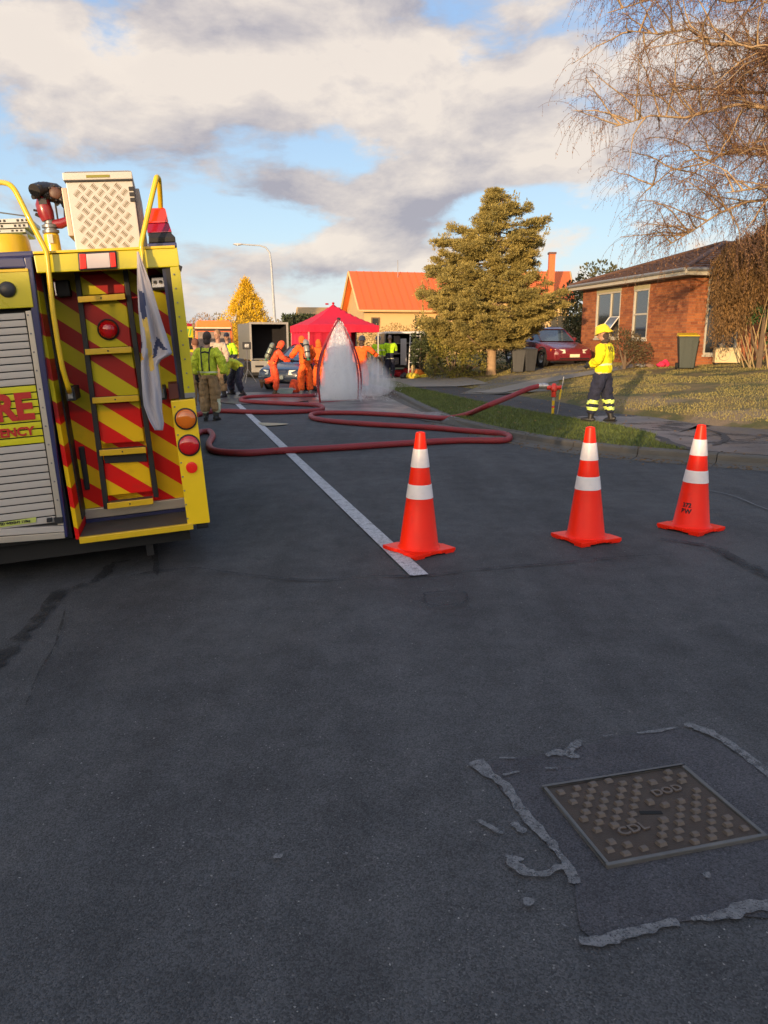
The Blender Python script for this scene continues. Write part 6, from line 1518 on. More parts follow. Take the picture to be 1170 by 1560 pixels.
# firefighter on the footpath
p = G(914, 643)
def lp(c):
    z = c.z
    return 1 if (.36 < z < .43 or .235 < z < .295) else 0
r_, J, H = person('firefighter in yellow jacket, yellow helmet and navy trousers standing on the footpath by the standpipe', p, R(55),
    dict(wai=(0, .01, 1.10), che=(0, -.015, 1.32), nec=(0, .0, 1.50), hea=(0, .05, 1.645), elL=(-.31, -.03, 1.18), wrL=(-.20, .20, 1.08), elR=(.31, -.03, 1.18), wrR=(.20, .22, 1.10),
         hiL=(-.11, 0, .92), knL=(-.15, .10, .50), anL=(-.17, .13, .09), toL=(-.20, .30, .035), knR=(.14, -.06, .50), anR=(.17, -.15, .09), toR=(.21, .02, .035)),
    topmats=[G_yel, mat('pale_yellow_tape', (.85, .80, .35), .4)], toppick=lambda c: 1 if (1.075 < c.z < 1.115 and abs(c.x) < .25) or .915 < c.z < .945 else 0, legmats=[G_navy, G_band], legpick=lp, head='helmet', headm=mat('yellow_helmet', (.90, .62, .006), .35, coat=.5), gloves=G_glove, bulk=1.08, scale=ht(914, 495, p, 1.815))
t_ = text_mesh('jacket_lettering', 'FIRE', .13, .0, M_black, r_, (0, 0, 0), (0, 0, 0), bold=.003)
_j = [o for o in r_.children if o.name.startswith('jacket') and not o.name.startswith('jacket_l')][0]
from mathutils.bvhtree import BVHTree
_bv = BVHTree.FromPolygons([v.co.copy() for v in _j.data.vertices], [tuple(p.vertices) for p in _j.data.polygons])
for v in t_.data.vertices:
    x, z = v.co.x * .95, 1.37 + v.co.y; h = _bv.ray_cast(Vector((x, -1, z)), Vector((0, 1, 0))); v.co = (x, (h[0].y if h[0] else -.17) - .004, z)

# group by the truck
def stripes_tan(c): return 1 if (.14 < c.z < .19 or (c.x > .12 and .19 < c.z < .45 and -.06 < c.y < .02)) else 0
p = G(321, 641)
r_, J, H = person('person seen from behind in lime jacket with black braces and tan trousers beside the truck', p, R(-4), dict(elL=(-.27, -.02, 1.16), elR=(.30, -.02, 1.16), wrR=(.33, .04, .92), hea=(0, .03, 1.65), knL=(-.10, .02, .5), anL=(-.10, 0, .09), anR=(.12, 0, .09)), topmats=[G_limed, G_silver], toppick=lambda c: 1 if .985 < c.z < 1.01 and abs(c.x) < .22 else 0,
    legmats=[G_tan, G_silver], legpick=stripes_tan, head='beanie', headm=G_dark, gloves=G_glove, bulk=1.08, scale=ht(321, 505, p, 1.80))
m = MB()
for s in (-1, 1): m.tube([(s * .075, -.165, 1.02), (s * .075, -.185, 1.20), (s * .085, -.17, 1.40), (s * .10, -.10, 1.49), (s * .11, .02, 1.50)], .014, 6)
m.tube([(-.08, -.168, 1.38), (0, -.180, 1.40), (.08, -.168, 1.38)], .018, 6); m.build('braces', G_rope, r_, smooth=True)
p = G(303, 630); person('person in tan bunker gear half hidden behind the rear corner of the truck', p, R(30), dict(), topmats=[garment_mat('brown_coat_cloth', (.22, .13, .07))], legmats=[G_tan, G_silver], legpick=stripes_tan, head='hair', headm=mat('auburn_hair', (.16, .06, .03), .8), scale=ht(303, 517, p, 1.78))
p = G(336, 606); person('person in cream top standing between the two lime jacketed people', p, R(150), dict(), top=G_cream, legs=G_tan, head='hair', headm=mat('sandy_hair', (.28, .15, .07), .8), scale=ht(336, 503, p, 1.79))
p = G(349, 594); r_, J, H = person('person in bright lime vest with dark belt facing the camera behind the bending person', p, R(170), dict(elL=(-.29, 0, 1.16), wrL=(-.20, .15, .98), elR=(.29, 0, 1.16), wrR=(.2, .15, .98)), topmats=[G_lime, G_navy], toppick=lambda c: 1 if c.z < 1.13 or (abs(c.x) < .09 and c.z > 1.42) else 0, legs=G_navy, head='cap', headm=G_navy, gloves=G_glove, scale=ht(349, 507, p, 1.80))
p = G(358, 603)
person('person in lime jacket and navy trousers bending down over the road', p, R(128), dict(pel=(0, -.16, .80), wai=(0, -.02, .90), che=(0, .20, .98), nec=(0, .36, 1.00), hea=(0, .48, .93), shL=(-.19, .24, .96), elL=(-.22, .32, .70), wrL=(-.16, .44, .48), shR=(.19, .24, .96), elR=(.24, .30, .70), wrR=(.18, .44, .48),
    hiL=(-.11, -.16, .77), knL=(-.24, .02, .46), anL=(-.30, -.08, .09), toL=(-.36, .10, .035), hiR=(.11, -.16, .77), knR=(.24, .02, .46), anR=(.32, -.08, .09), toR=(.40, .10, .035)), topmats=[G_limed], legs=G_navy, head='hair', headm=mat('dark_hair', (.025, .018, .014), .8), bulk=.95, scale=1.0)

# crew in orange chemical suits
p = G(418, 602)
r_, J, H = person('person in red orange splash suit with air cylinder lifting one boot backwards', p, R(-78), dict(pel=(0, -.04, .96), wai=(0, .02, 1.08), che=(0, .12, 1.29), nec=(0, .20, 1.45), hea=(0, .27, 1.58), shL=(-.19, .14, 1.38), elL=(-.24, .30, 1.16), wrL=(-.12, .52, 1.20), shR=(.19, .14, 1.38), elR=(.24, .34, 1.14), wrR=(.12, .55, 1.10),
    knR=(.12, .08, .52), anR=(.12, .02, .09), toR=(.13, .20, .035), knL=(-.12, .02, .50), anL=(-.13, -.36, .42), toL=(-.13, -.44, .26)), top=G_ored, legs=G_ored, head='hood', headm=G_ored, gloves=G_glove, boots=mat('brown_boot', (.09, .05, .02), .6), bulk=1.0, scale=ht(424, 518, p, 1.74))
cylinder_set(r_, J); m = MB(); m.tube([(-.17, 0, 1.03), (0, -.17, 1.03), (.17, 0, 1.03), (0, .15, 1.03), (-.17, 0, 1.03)], .022, 6); m.build('belt', mat('yellow_belt', (.75, .50, .02), .6), r_)
p = G(466, 604)
r_, J, H = person('person in bright orange splash suit seen from behind with grey air cylinder on the back', p, R(22), dict(che=(0, .06, 1.31), nec=(-.02, .10, 1.48), hea=(-.03, .18, 1.60), elL=(-.34, .10, 1.20), wrL=(-.30, .36, 1.14), elR=(.27, .06, 1.18), wrR=(.24, .28, 1.08), knL=(-.13, .0, .5), anL=(-.14, -.02, .09), anR=(.14, -.02, .09)), top=G_or, legs=G_or, head='hood', headm=G_or, gloves=G_glove, boots=mat('grey_boot', (.22, .20, .18), .6), bulk=1.05, scale=ht(466, 511, p, 1.75)); cylinder_set(r_, J, mat('grey_cylinder', (.26, .25, .23), .35, .2, var=.2))
p = G(487, 596); person('person in orange splash suit standing between the cylinder wearer and the shower frame', p, R(10), dict(che=(0, .06, 1.31), nec=(0, .10, 1.47), hea=(0, .16, 1.60)), top=G_or, legs=G_or, head='hood', headm=G_or, gloves=G_glove, scale=ht(487, 516, p, 1.76))
p = G(552, 596); r_, J, H = person('person in orange suit and dark helmet behind the water spray', p, R(-15), dict(elR=(.36, .06, 1.30), wrR=(.50, .20, 1.12)), top=G_or, legs=G_or, head='helmet', headm=mat('charcoal_helmet', (.03, .03, .035), .3, coat=.5), gloves=G_glove, scale=ht(552, 512, p, 1.81))
p = G(576, 577); person('person in lime jacket and tan trousers with dark helmet right of the spray', p, R(-10), dict(), topmats=[G_lime, G_silver], toppick=lambda c: 1 if .96 < c.z < 1.0 or 1.2 < c.z < 1.24 else 0, legmats=[G_tan, G_silver], legpick=stripes_tan, head='helmet', headm=MATS['charcoal_helmet'], gloves=G_glove, scale=ht(576, 512, p, 1.81))
p = G(594, 577); person('person in lime jacket and navy trousers in front of the open van', p, R(15), dict(elL=(-.30, .05, 1.2), wrL=(-.12, .22, 1.2), elR=(.30, .05, 1.2), wrR=(.12, .22, 1.2)), topmats=[G_lime, G_navy], toppick=lambda c: 1 if c.z < 1.07 else 0, legmats=[G_navy, G_silver], legpick=lambda c: 1 if .83 < c.z < .86 else 0, head='hair', headm=mat('grey_hair', (.20, .15, .14), .8), gloves=G_glove, scale=ht(594, 511, p, 1.79))

# ================================================================== cars, van, trailer
def car(label, loc, rz, paint, name='parked_car', plate='', light=(.7, .68, .55)):
    r = thing(name, label, 'car', loc, rz); L, Wc = 4.4, .84
    # stations: y, z_low, z_belt(hood), half width low, half width belt
    S = [(2.18, .34, .56, .62, .60), (2.10, .24, .66, .76, .70), (1.85, .20, .72, .82, .76), (1.2, .20, .84, .84, .78), (.72, .20, .90, .84, .80), (0, .20, .92, .84, .81), (-1.0, .20, .93, .84, .81), (-1.55, .22, .94, .83, .78), (-2.0, .28, .92, .80, .74), (-2.15, .36, .86, .72, .68)]
    V = []; n = 10
    for y, zl, zb, wl, wb in S:
        zm = zl + (zb - zl) * .55
        half = [(wl * .86, zl), (wl * .98, zl + .06), (wl, zm), (wb + .02, zb - .05), (wb * .94, zb)]
        V += [(x, y, z) for x, z in half] + [(-x, y, z) for x, z in half[::-1]]
    Fc = [(i * n + k, i * n + (k + 1) % n, (i + 1) * n + (k + 1) % n, (i + 1) * n + k) for i in range(len(S) - 1) for k in range(n)] + [tuple(range(n)), tuple(range((len(S) - 1) * n, len(S) * n))[::-1]]
    m = MB(); m.add(V, Fc); bd = m.build('car_body', paint, r, smooth=True); md = bd.modifiers.new('b', 'BEVEL'); md.width = .02; md.segments = 2; md.limit_method = 'ANGLE'
    G_ = [(.98, .895, .70, .895, .70), (.30, .9, .76, 1.30, .60), (.05, .9, .77, 1.37, .59), (-.9, .9, .77, 1.37, .58), (-1.25, .9, .76, 1.30, .57), (-1.85, .925, .70, .93, .68)]
    V = [];
    for y, z0, w0, z1, w1 in G_: V += [(w0, y, z0), (w1, y, z1), (-w1, y, z1), (-w0, y, z0)]
    Fc = [(i * 4 + k, i * 4 + k + 1, (i + 1) * 4 + k + 1, (i + 1) * 4 + k) for i in range(5) for k in range(3)]
    m = MB(); m.add(V, Fc); m.build('windscreen_glass', mat('car_glass', (.06, .10, .14), .06, coat=1), r, fix=False)
    m = MB()
    V = [(.60, .32, 1.295), (.60, .05, 1.372), (.585, -.9, 1.372), (.575, -1.25, 1.305), (-.575, -1.25, 1.305), (-.585, -.9, 1.372), (-.60, .05, 1.372), (-.60, .32, 1.295)]; V2 = [(x, y, z + .03) for x, y, z in V]
    m.add(V + V2, [tuple(range(8)), tuple(range(8, 16))[::-1]] + [(i, (i + 1) % 8, 8 + (i + 1) % 8, 8 + i) for i in range(8)]); m.build('roof', paint, r, bevel=.01)
    for s in (-1, 1):
        m = MB()
        for a, b in (((.70, .98, .895), (.60, .30, 1.31)), ((.77, -.05, .9), (.60, -.1, 1.38)), ((.77, -.95, .9), (.585, -.95, 1.38)), ((.70, -1.85, .925), (.575, -1.25, 1.31))): m.tube([(a[0] * s, a[1], a[2]), (b[0] * s, b[1], b[2])], .028, 6)
        m.build('pillar', paint, r)
        m = MB(); m.ball((s * .90, .62, .96), .09, .06, .065, 10); m.build('mirror', paint, r, smooth=True)
        for y in (1.32, -1.30):
            m = MB(); m.lathe([(.18, -.09), (.29, -.10), (.315, -.08), (.315, .08), (.29, .10), (.18, .09)], (s * .76, y, .315), 26, 'x', cap=False); w = m.build('wheel', M_tyre, r, smooth=True)
            m = MB(); m.lathe([(.001, s * .075), (.05, s * .09), (.10, s * .06), (.17, s * .085), (.195, s * .095), (.195, -s * .05)], (s * .76, y, .315), 20, 'x', cap=False); rm = m.build('rim', mat('alloy', (.45, .42, .38), .35, .6), w, smooth=True)
            m = MB(); m.lathe([(.335, -.02), (.38, -.02), (.38, .02), (.335, .02)], (s * .835, y, .33), 24, 'x', cap=False); m.build('wheel_arch', G_rope, r)
        m = MB(); m.hexa([(s * .36, 2.21, .50), (s * .68, 2.14, .50), (s * .68, 2.0, .50), (s * .36, 2.05, .50)], [(s * .36, 2.17, .63), (s * .72, 2.09, .64), (s * .72, 1.94, .64), (s * .36, 2.03, .63)]); m.build('headlight', mat('headlamp_glass', light, .15, coat=1), r, bevel=.008)
        m = MB(); m.hexa([(s * .71, 2.03, .50), (s * .79, 1.92, .50), (s * .76, 1.90, .50), (s * .70, 1.98, .50)], [(s * .73, 1.99, .64), (s * .80, 1.88, .64), (s * .77, 1.86, .64), (s * .72, 1.95, .64)]); m.build('indicator', M_ambl, r)
        m = MB(); m.hexa([(s * .45, -2.16, .62), (s * .74, -2.10, .62), (s * .74, -2.05, .62), (s * .45, -2.10, .62)], [(s * .45, -2.15, .80), (s * .74, -2.08, .80), (s * .74, -2.03, .80), (s * .45, -2.08, .80)]); m.build('tail_lamp', M_redlens, r)
    m = MB(); m.box(-.36, .36, 2.10, 2.13, .53, .62); m.build('grille', G_rope, r, bevel=.005)
    m = MB(); m.hexa([(-.70, 2.06, .24), (.70, 2.06, .24), (.66, 2.22, .28), (-.66, 2.22, .28)], [(-.74, 2.06, .46), (.74, 2.06, .46), (.70, 2.24, .44), (-.70, 2.24, .44)]); m.build('bumper', paint, r, bevel=.02)
    m = MB(); m.box(-.60, .60, 2.215, 2.245, .30, .335); m.build('bumper_strip', G_rope, r)
    m = MB(); m.box(-.20, .20, 2.243, 2.252, .36, .47); m.build('number_plate', mat('cream_plate', (.75, .70, .48), .5), r, bevel=.002)
    return r
fc = AT(874, 552, 28.3); h_ = R(197); fwd = Vector((-math.sin(h_), math.cos(h_))); cc_ = Vector((fc.x, fc.y)) - fwd * 2.2
c0 = car('maroon hatchback parked on the gravel drive in front of the brick house', (cc_.x, cc_.y, gz(fc.x, fc.y) + .03), h_, mat('maroon_paint', (.17, .018, .026), .3, coat=.6, var=.05))
c0.rotation_euler = (R(-1.5), 0, h_)
p = G(455, 594); car('dark blue car standing behind the crew in orange suits', (p.x + .25, p.y + 1.6, gz(p.x, p.y + 1.6)), R(158), mat('dark_blue_paint', (.018, .026, .05), .3, coat=.6), 'dark_car')

def boxv(root, x0, x1, y0, y1, z0, z1, nm, m, bevel=0): q = MB(); q.box(x0, x1, y0, y1, z0, z1); return q.build(nm, m, root, bevel=bevel)
# box trailer with its back open
p = G(412, 576); k = 1204 / p.y; tw_ = 58 / k; th_ = AT(400, 492, p.y).z - p.z
r = thing('box_trailer', 'grey box trailer standing open at the rear with a black interior', 'trailer', p, R(19)); M_trg = mat('grey_trailer_panel', (.20, .19, .17), .5, .2, var=.15); M_blk = mat('black_lining', (.012, .010, .012), .9)
x0, x1 = -tw_ / 2, tw_ / 2; zf = AT(400, 548, p.y).z - p.z
for a in ((x0, x0 + .05, 0, 3.2, zf, th_, 'side_panel'), (x1 - .05, x1, 0, 3.2, zf, th_, 'side_panel'), (x0 + .05, x1 - .05, 0, 3.2, th_ - .05, th_, 'roof'), (x0 + .05, x1 - .05, .02, 3.2, zf, zf + .05, 'floor')): boxv(r, *a[:6], a[6], M_trg)
boxv(r, x0 + .052, x1 - .052, 1.2, 1.24, zf + .052, th_ - .052, 'inner_lining', M_blk)
for a in ((x0 + .052, x0 + .06, .05, 1.19), (x1 - .06, x1 - .052, .05, 1.19)): boxv(r, a[0], a[1], a[2], a[3], zf + .055, th_ - .055, 'inner_lining', M_blk)
boxv(r, x0 + .062, x1 - .062, .06, 1.19, th_ - .062, th_ - .052, 'inner_lining', M_blk); boxv(r, x0 + .062, x1 - .062, .06, 1.19, zf + .052, zf + .06, 'inner_lining', M_blk)
M_frm = mat('pale_door_frame', (.36, .33, .30), .5, .2)
for a in ((x0 - .02, x0 + .06, zf - .02, th_ + .03), (x1 - .06, x1 + .02, zf - .02, th_ + .03)): boxv(r, a[0], a[1], -.04, -.002, a[2], a[3], 'door_frame', M_frm, .006)
boxv(r, x0 + .062, x1 - .062, -.04, -.002, th_ - .05, th_ + .03, 'door_frame', M_frm, .006)
bp = boxv(r, x0 - .0, x1, -.10, -.045, zf - .50, zf - .04, 'tail_panel', mat('silver_tailboard', (.42, .39, .34), .4, .4), .01); boxv(bp, x0 + .15, x0 + .5, -.112, -.101, zf - .30, zf - .22, 'tail_slot', M_blk); boxv(bp, x0 + .62, x0 + .9, -.112, -.101, zf - .30, zf - .22, 'tail_slot', M_blk)
boxv(r, x0 + .05, x1 - .05, -.08, 3.0, zf - .62, zf - .51, 'chassis', M_under)
for s in (x0 + .1, x1 - .1): q = MB(); q.lathe([(.15, -.09), (.30, -.10), (.31, 0), (.30, .10), (.15, .09)], (s, 1.6, .31), 22, 'x', cap=False); w = q.build('wheel', M_tyre, r, smooth=True); q = MB(); q.lathe([(.001, .05), (.16, .06), (.16, -.06), (.001, -.05)], (s, 1.6, .31), 16, 'x', cap=False); q.build('rim', M_grey, w)
# folding work light on a stand by the trailer
p2 = G(378, 583); r = thing('work_light', 'black work light on a thin tripod stand before the open trailer', 'work light', p2)
zz = AT(378, 527, p2.y).z - p2.z
q = MB(); q.tube([(0, 0, .45), (0, 0, zz)], .016, 6); q.build('pole', M_grey, r)
for i in range(3): a = i * 2.094 + .4; q = MB(); q.tube([(0, 0, .5), (math.cos(a) * .32, math.sin(a) * .32, .01)], .012, 5); q.build('leg', M_grey, r)
q = MB(); q.box(-.15, .15, -.06, .05, zz - .12, zz + .14); hh_ = q.build('lamp_housing', G_rope, r, bevel=.02); q = MB(); q.box(-.06, .09, -.068, -.061, zz - .05, zz + .07); q.build('lamp_glass', M_chrome, hh_)

# orange rescue van with its tailgate up, far left
p = AT(328, 560, 42); p.z = gz(p.x, p.y); k = 1204 / 42.; wv = 56 / k; hv = AT(328, 488, 42).z - p.z
r = thing('orange_van', 'bright orange rescue van with the tailgate raised, beyond the people at left', 'van', p, R(10)); M_ov = mat('orange_van_paint', (1.0, .16, .012), .35, coat=.4)
q = MB(); q.prism([(-wv / 2, .35), (wv / 2, .35), (wv / 2, hv * .55), (wv / 2 * .94, hv - .12), (wv / 2 * .84, hv), (-wv / 2 * .84, hv), (-wv / 2 * .94, hv - .12), (-wv / 2, hv * .55)], 'y', .3, 4.8); vb_ = q.build('van_body', M_ov, r, bevel=.03)
boxv(r, -wv / 2 + .12, wv / 2 - .12, .27, .299, .6, hv - .58, 'load_opening', mat('grey_interior', (.26, .20, .18), .8, var=.5), 0); boxv(r, -wv / 2 + .14, wv / 2 - .14, .23, .265, .6, 1.15, 'stowed_gear', mat('mixed_gear', (.22, .17, .15), .8, var=.9, scale=4), .03)
q = MB(); z = hv - .55; q.hexa([(-wv / 2 + .05, .28, z), (wv / 2 - .05, .28, z), (wv / 2 - .05, -.7, z + .12), (-wv / 2 + .05, -.7, z + .12)], [(-wv / 2 + .05, .28, z + .06), (wv / 2 - .05, .28, z + .06), (wv / 2 - .05, -.7, z + .18), (-wv / 2 + .05, -.7, z + .18)]); q.build('tailgate', mat('tailgate_cream', (.75, .60, .42), .5), r, bevel=.01)
for s in (-1, 1):
    boxv(r, *sorted((s * (wv / 2 - .10), s * (wv / 2 - .02))), .27, .30, .8, 1.25, 'tail_lamp', M_redlens, .01); boxv(r, *sorted((s * .62, s * .72)), .2, .35, hv + .002, hv + .08, 'roof_lamp', mat('pink_marker', (.75, .3, .2), .3), .01)
    for y in (1.1, 3.9): q = MB(); q.lathe([(.18, -.1), (.34, -.1), (.35, 0), (.34, .1), (.18, .1)], (s * (wv / 2 - .12), y, .35), 20, 'x', cap=False); w = q.build('wheel', M_tyre, r, smooth=True); q = MB(); q.lathe([(.001, .05), (.18, .06), (.18, -.06), (.001, -.05)], (s * (wv / 2 - .12), y, .35), 14, 'x', cap=False); q.build('rim', M_grey, w)
boxv(r, -wv / 2 + .05, wv / 2 - .05, .2, .30, .36, .52, 'bumper', G_rope, .02)
# lime emergency vehicle mostly hidden behind the truck
p = AT(274, 560, 33); p.z = gz(p.x, p.y); k = 1204 / 33.; hv = AT(290, 497, 33).z - p.z
r = thing('lime_rescue_truck', 'lime yellow rescue truck with a red roof lamp, mostly hidden by the fire truck', 'truck', p, R(16)); x1 = (297 - 274) / k
q = MB(); q.box(-1.7, x1, 0, 5.5, .4, hv); vb_ = q.build('vehicle_body', M_lime, r, bevel=.06); boxv(r, x1 - .24, x1 - .06, -.02, -.001, hv - .95, hv - .45, 'cab_window', MATS['dark_glass'], .01); q = MB()
for i in range(4): q.hexa([(x1 - .55 + i * .12, -.012, hv - .40), (x1 - .50 + i * .12, -.012, hv - .40), (x1 - .50 + i * .12, -.002, hv - .40), (x1 - .55 + i * .12, -.002, hv - .40)], [(x1 - .47 + i * .12, -.012, hv - .1), (x1 - .42 + i * .12, -.012, hv - .1), (x1 - .42 + i * .12, -.002, hv - .1), (x1 - .47 + i * .12, -.002, hv - .1)])
q.build('green_stripe', mat('green_stripe_film', (.08, .32, .05), .5), r); boxv(r, x1 - .42, x1 - .04, .1, .4, hv + .002, hv + .12, 'roof_lamp', mat('deep_red_lens', (.30, .002, .02), .15), .02)
boxv(r, -1.7, x1, -.03, -.002, .4, .62, 'bumper', G_rope, .01)
for s in (-1.5, x1 - .2):
    for y in (1.2, 4.3): q = MB(); q.lathe([(.2, -.13), (.42, -.13), (.43, 0), (.42, .13), (.2, .13)], (s, y, .43), 20, 'x', cap=False); q.build('wheel', M_tyre, r, smooth=True)
# open equipment van on the driveway
p = G(612, 572); p = Vector((AT(617, 560, 30.5).x, 30.5, 0)); p.z = gz(p.x, p.y); k = 1204 / 30.5; hv = AT(612, 505, 30.5).z - p.z; wv = 62 / k
r = thing('open_van', 'dark van with white roof rim and rear doors open, parked at the driveway', 'van', p, R(4)); M_vd = mat('dark_van_paint', (.05, .05, .065), .35, coat=.4)
for a in ((-wv / 2, -wv / 2 + .05), (wv / 2 - .05, wv / 2)): boxv(r, a[0], a[1], 0, 4.4, .35, hv - .08, 'side_panel', M_vd, .01)
boxv(r, -wv / 2, wv / 2, 0, 4.4, hv - .079, hv, 'roof', mat('van_roof_white', (.60, .60, .62), .4, coat=.3), .02); boxv(r, -wv / 2 + .051, wv / 2 - .051, 0, 4.4, .35, .45, 'floor', M_blk); boxv(r, -wv / 2 + .051, wv / 2 - .051, 1.6, 1.64, .451, hv - .081, 'bulkhead', mat('dim_interior', (.035, .032, .04), .9, var=.5))
for zc in (.85, 1.25): boxv(r, -wv / 2 + .06, wv / 2 - .35, .5, 1.5, zc, zc + .04, 'shelf', M_grey)
for i, (xx, zc, sx, c) in enumerate(((-.45, .90, .2, (.20, .18, .2)), (-.1, .90, .25, (.05, .05, .06)), (-.4, 1.30, .25, (.12, .1, .12)), (.1, .46, .3, (.03, .03, .035)), (-.5, .46, .3, (.16, .15, .16)))): boxv(r, xx, xx + sx, .45, .9, zc + .001, zc + .26, 'stowed_case', mat('case%d' % i, c, .6), .02)
q = MB(); q.hexa([(-wv / 2 - .02, -.02, .4), (-wv / 2 + .02, -.02, .4), (-wv / 2 - .03, -.75, .4), (-wv / 2 - .07, -.75, .4)], [(-wv / 2 - .02, -.02, hv - .1), (-wv / 2 + .02, -.02, hv - .1), (-wv / 2 - .03, -.75, hv - .1), (-wv / 2 - .07, -.75, hv - .1)]); q.build('rear_door', M_vd, r)
boxv(r, -.18, .05, -.03, .02, .45, 1.45, 'hanging_sheet', mat('pale_grey_sheet', (.36, .35, .38), .8), .01)
ld = thing('step_ladder', 'white step ladder leaning in the open back of the dark van', 'ladder', (p.x, p.y - .06, p.z), R(4)); M_wl = mat('white_ladder', (.62, .60, .60), .5)
for a, b in ((.12, .20), (.62, .58)): q = MB(); q.tube([(a, -.15, .02), (b, .0, hv - .12)], .025, 6); q.build('ladder_rail', M_wl, ld)
for i in range(6): z = .3 + i * .25; q = MB(); q.tube([(.13 + i * .012, -.13 + i * .02, z), (.61 - i * .006, -.13 + i * .02, z)], .014, 5); q.build('rung', M_wl, ld)
for s in (-1, 1):
    for y in (.9, 3.5): q = MB(); q.lathe([(.18, -.1), (.33, -.1), (.34, 0), (.33, .1), (.18, .1)], (s * (wv / 2 - .1), y, .34), 20, 'x', cap=False); q.build('wheel', M_tyre, r, smooth=True)
q = MB(); q.box(-wv / 2, wv / 2, 4.4, 5.4, .3, 1.1); q.build('bonnet', M_vd, r, bevel=.06)

# ================================================================== gazebo
M_red = mat('crimson_canopy_cloth', (.62, .006, .035), .75, var=.10, scale=1.5, bump=.3, bscale=6); M_red2 = mat('dark_crimson_cloth', (.42, .004, .022), .8, var=.12, scale=1.5)
Yg = 27.0; g0 = AT(509, 560, Yg); g0.z = gz(g0.x, Yg); r = thing('red_gazebo', 'crimson pop up gazebo with pointed roof and partial side walls on the road', 'gazebo', g0, R(20))
hg = 1.21; ze = AT(509, 495, Yg).z - g0.z; zp = AT(509, 463, Yg).z - g0.z; zv = AT(509, 506, Yg).z - g0.z
q = MB(); N_ = 8; vs = []; fs = []
cn = [(-hg, -hg), (hg, -hg), (hg, hg), (-hg, hg)]
def roofpt(u, v):
    m_ = max(abs(u), abs(v)); z = ze + (zp - ze) * (1 - m_) + .06 * math.sin(math.pi * m_) * -1; return (u * hg, v * hg, z - .05 * m_ * (1 - abs(abs(u) - abs(v))) * .6)
for j in range(17):
    for i in range(17): vs.append(roofpt(-1 + i / 8, -1 + j / 8))
for j in range(16):
    for i in range(16): fs.append((j * 17 + i, j * 17 + i + 1, (j + 1) * 17 + i + 1, (j + 1) * 17 + i))
q.add(vs, fs); cp = q.build('canopy', M_red, r); cp.modifiers.new('t', 'SOLIDIFY').thickness = .006
q = MB(); q.ball((0, 0, zp + .02), .05, .05, .04, 8); q.ball((-.25, -.1, zp - .01), .07, .06, .03, 8); q.build('canopy_cap', M_red2, cp, smooth=True)
for a, b in ((cn[0], cn[1]), (cn[1], cn[2]), (cn[2], cn[3]), (cn[3], cn[0])):
    q = MB(); n = 24; vs = []
    for i in range(n + 1):
        t = i / n; x, y = a[0] + (b[0] - a[0]) * t, a[1] + (b[1] - a[1]) * t; zz = roofpt(x / hg, y / hg)[2]; o = .012 * math.sin(i * 1.3); nx, ny = (b[1] - a[1]) / (2 * hg), -(b[0] - a[0]) / (2 * hg)
        vs += [(x + nx * .008, y + ny * .008, zz), (x + nx * (.012 + o), y + ny * (.012 + o), zv - .02 * abs(math.sin(i * .8)))]
    q.add(vs, [(2 * i, 2 * i + 2, 2 * i + 3, 2 * i + 1) for i in range(n)]); o_ = q.build('valance', M_red, r); o_.modifiers.new('t', 'SOLIDIFY').thickness = .005
for x, y in cn: q = MB(); q.box(*sorted((x * .98 - .02, x * .98 + .02)), *sorted((y * .98 - .02, y * .98 + .02)), 0, ze - .05); q.build('leg', M_white, r)
def wallp(a, b, z0, m_, nm='side_wall'):
    q = MB(); n = 30; vs = []
    for i in range(n + 1):
        t = i / n; x, y = a[0] + (b[0] - a[0]) * t, a[1] + (b[1] - a[1]) * t; o = .03 * math.sin(i * .9) + .015 * math.sin(i * 2.3); nx, ny = (b[1] - a[1]), -(b[0] - a[0]); l = math.hypot(nx, ny)
        for z, s in ((ze - .12, 0), ((ze + z0) / 2, .7), (z0, 1)): vs.append((x + nx / l * (o * s - .02), y + ny / l * (o * s - .02), z))
    q.add(vs, [(3 * i + k, 3 * i + 3 + k, 3 * i + 4 + k, 3 * i + 1 + k) for i in range(n) for k in range(2)]); o_ = q.build(nm, m_, r, smooth=True); o_.modifiers.new('t', 'SOLIDIFY').thickness = .005
wallp((-hg, -hg), (.25, -hg), .75, M_red2); wallp((-hg, hg), (-hg, -hg), .05, M_red); wallp((hg, hg), (-hg, hg), .02, M_red2)
q = MB(); q.tube([AT(535, 480, Yg - 1.6) - g0, AT(535, 512, Yg - 1.6) - g0], .012, 5); 
# ================================================================== decontamination shower and spray
pL, pR = G(488, 614), G(545, 610); ctr = (pL + pR) / 2 + Vector((.0, .55, 0)); ap = AT(516, 486, ctr.y)
r = thing('decontamination_shower', 'pop up shower frame of thin curved hoops spraying water on the road', 'shower', (ctr.x, ctr.y, gz(ctr.x, ctr.y)))
M_hoop = mat('dark_red_hoop', (.26, .022, .03), .5); Hh = ap.z - r.location.z; L0 = Vector(r.location)
feet = [pL - L0, pR - L0, Vector((.50, .62, 0)), Vector((-.62, .60, 0))]
for i, f in enumerate(feet):
    pts = []
    for t in np.linspace(0, 1, 16):
        bul = 1 - t ** 2.1 + .16 * math.sin(math.pi * t) ; pts.append(Vector((f.x * bul + (ap.x - ctr.x) * t, f.y * bul, Hh * t)))
    q = MB(); q.tube(pts, .023, 8); q.build('hoop', M_hoop, r, smooth=True)
q = MB(); q.tube([feet[0] + Vector((0, 0, .02)), feet[1] + Vector((0, 0, .02)), feet[2] + Vector((0, 0, .02)), feet[3] + Vector((0, 0, .02)), feet[0] + Vector((0, 0, .02))], .015, 6); q.build('base_tube', M_hoop, r)
q = MB(); q.ball((ap.x - ctr.x, 0, Hh), .05, .05, .04, 10); q.build('apex_joint', G_rope, r, smooth=True)
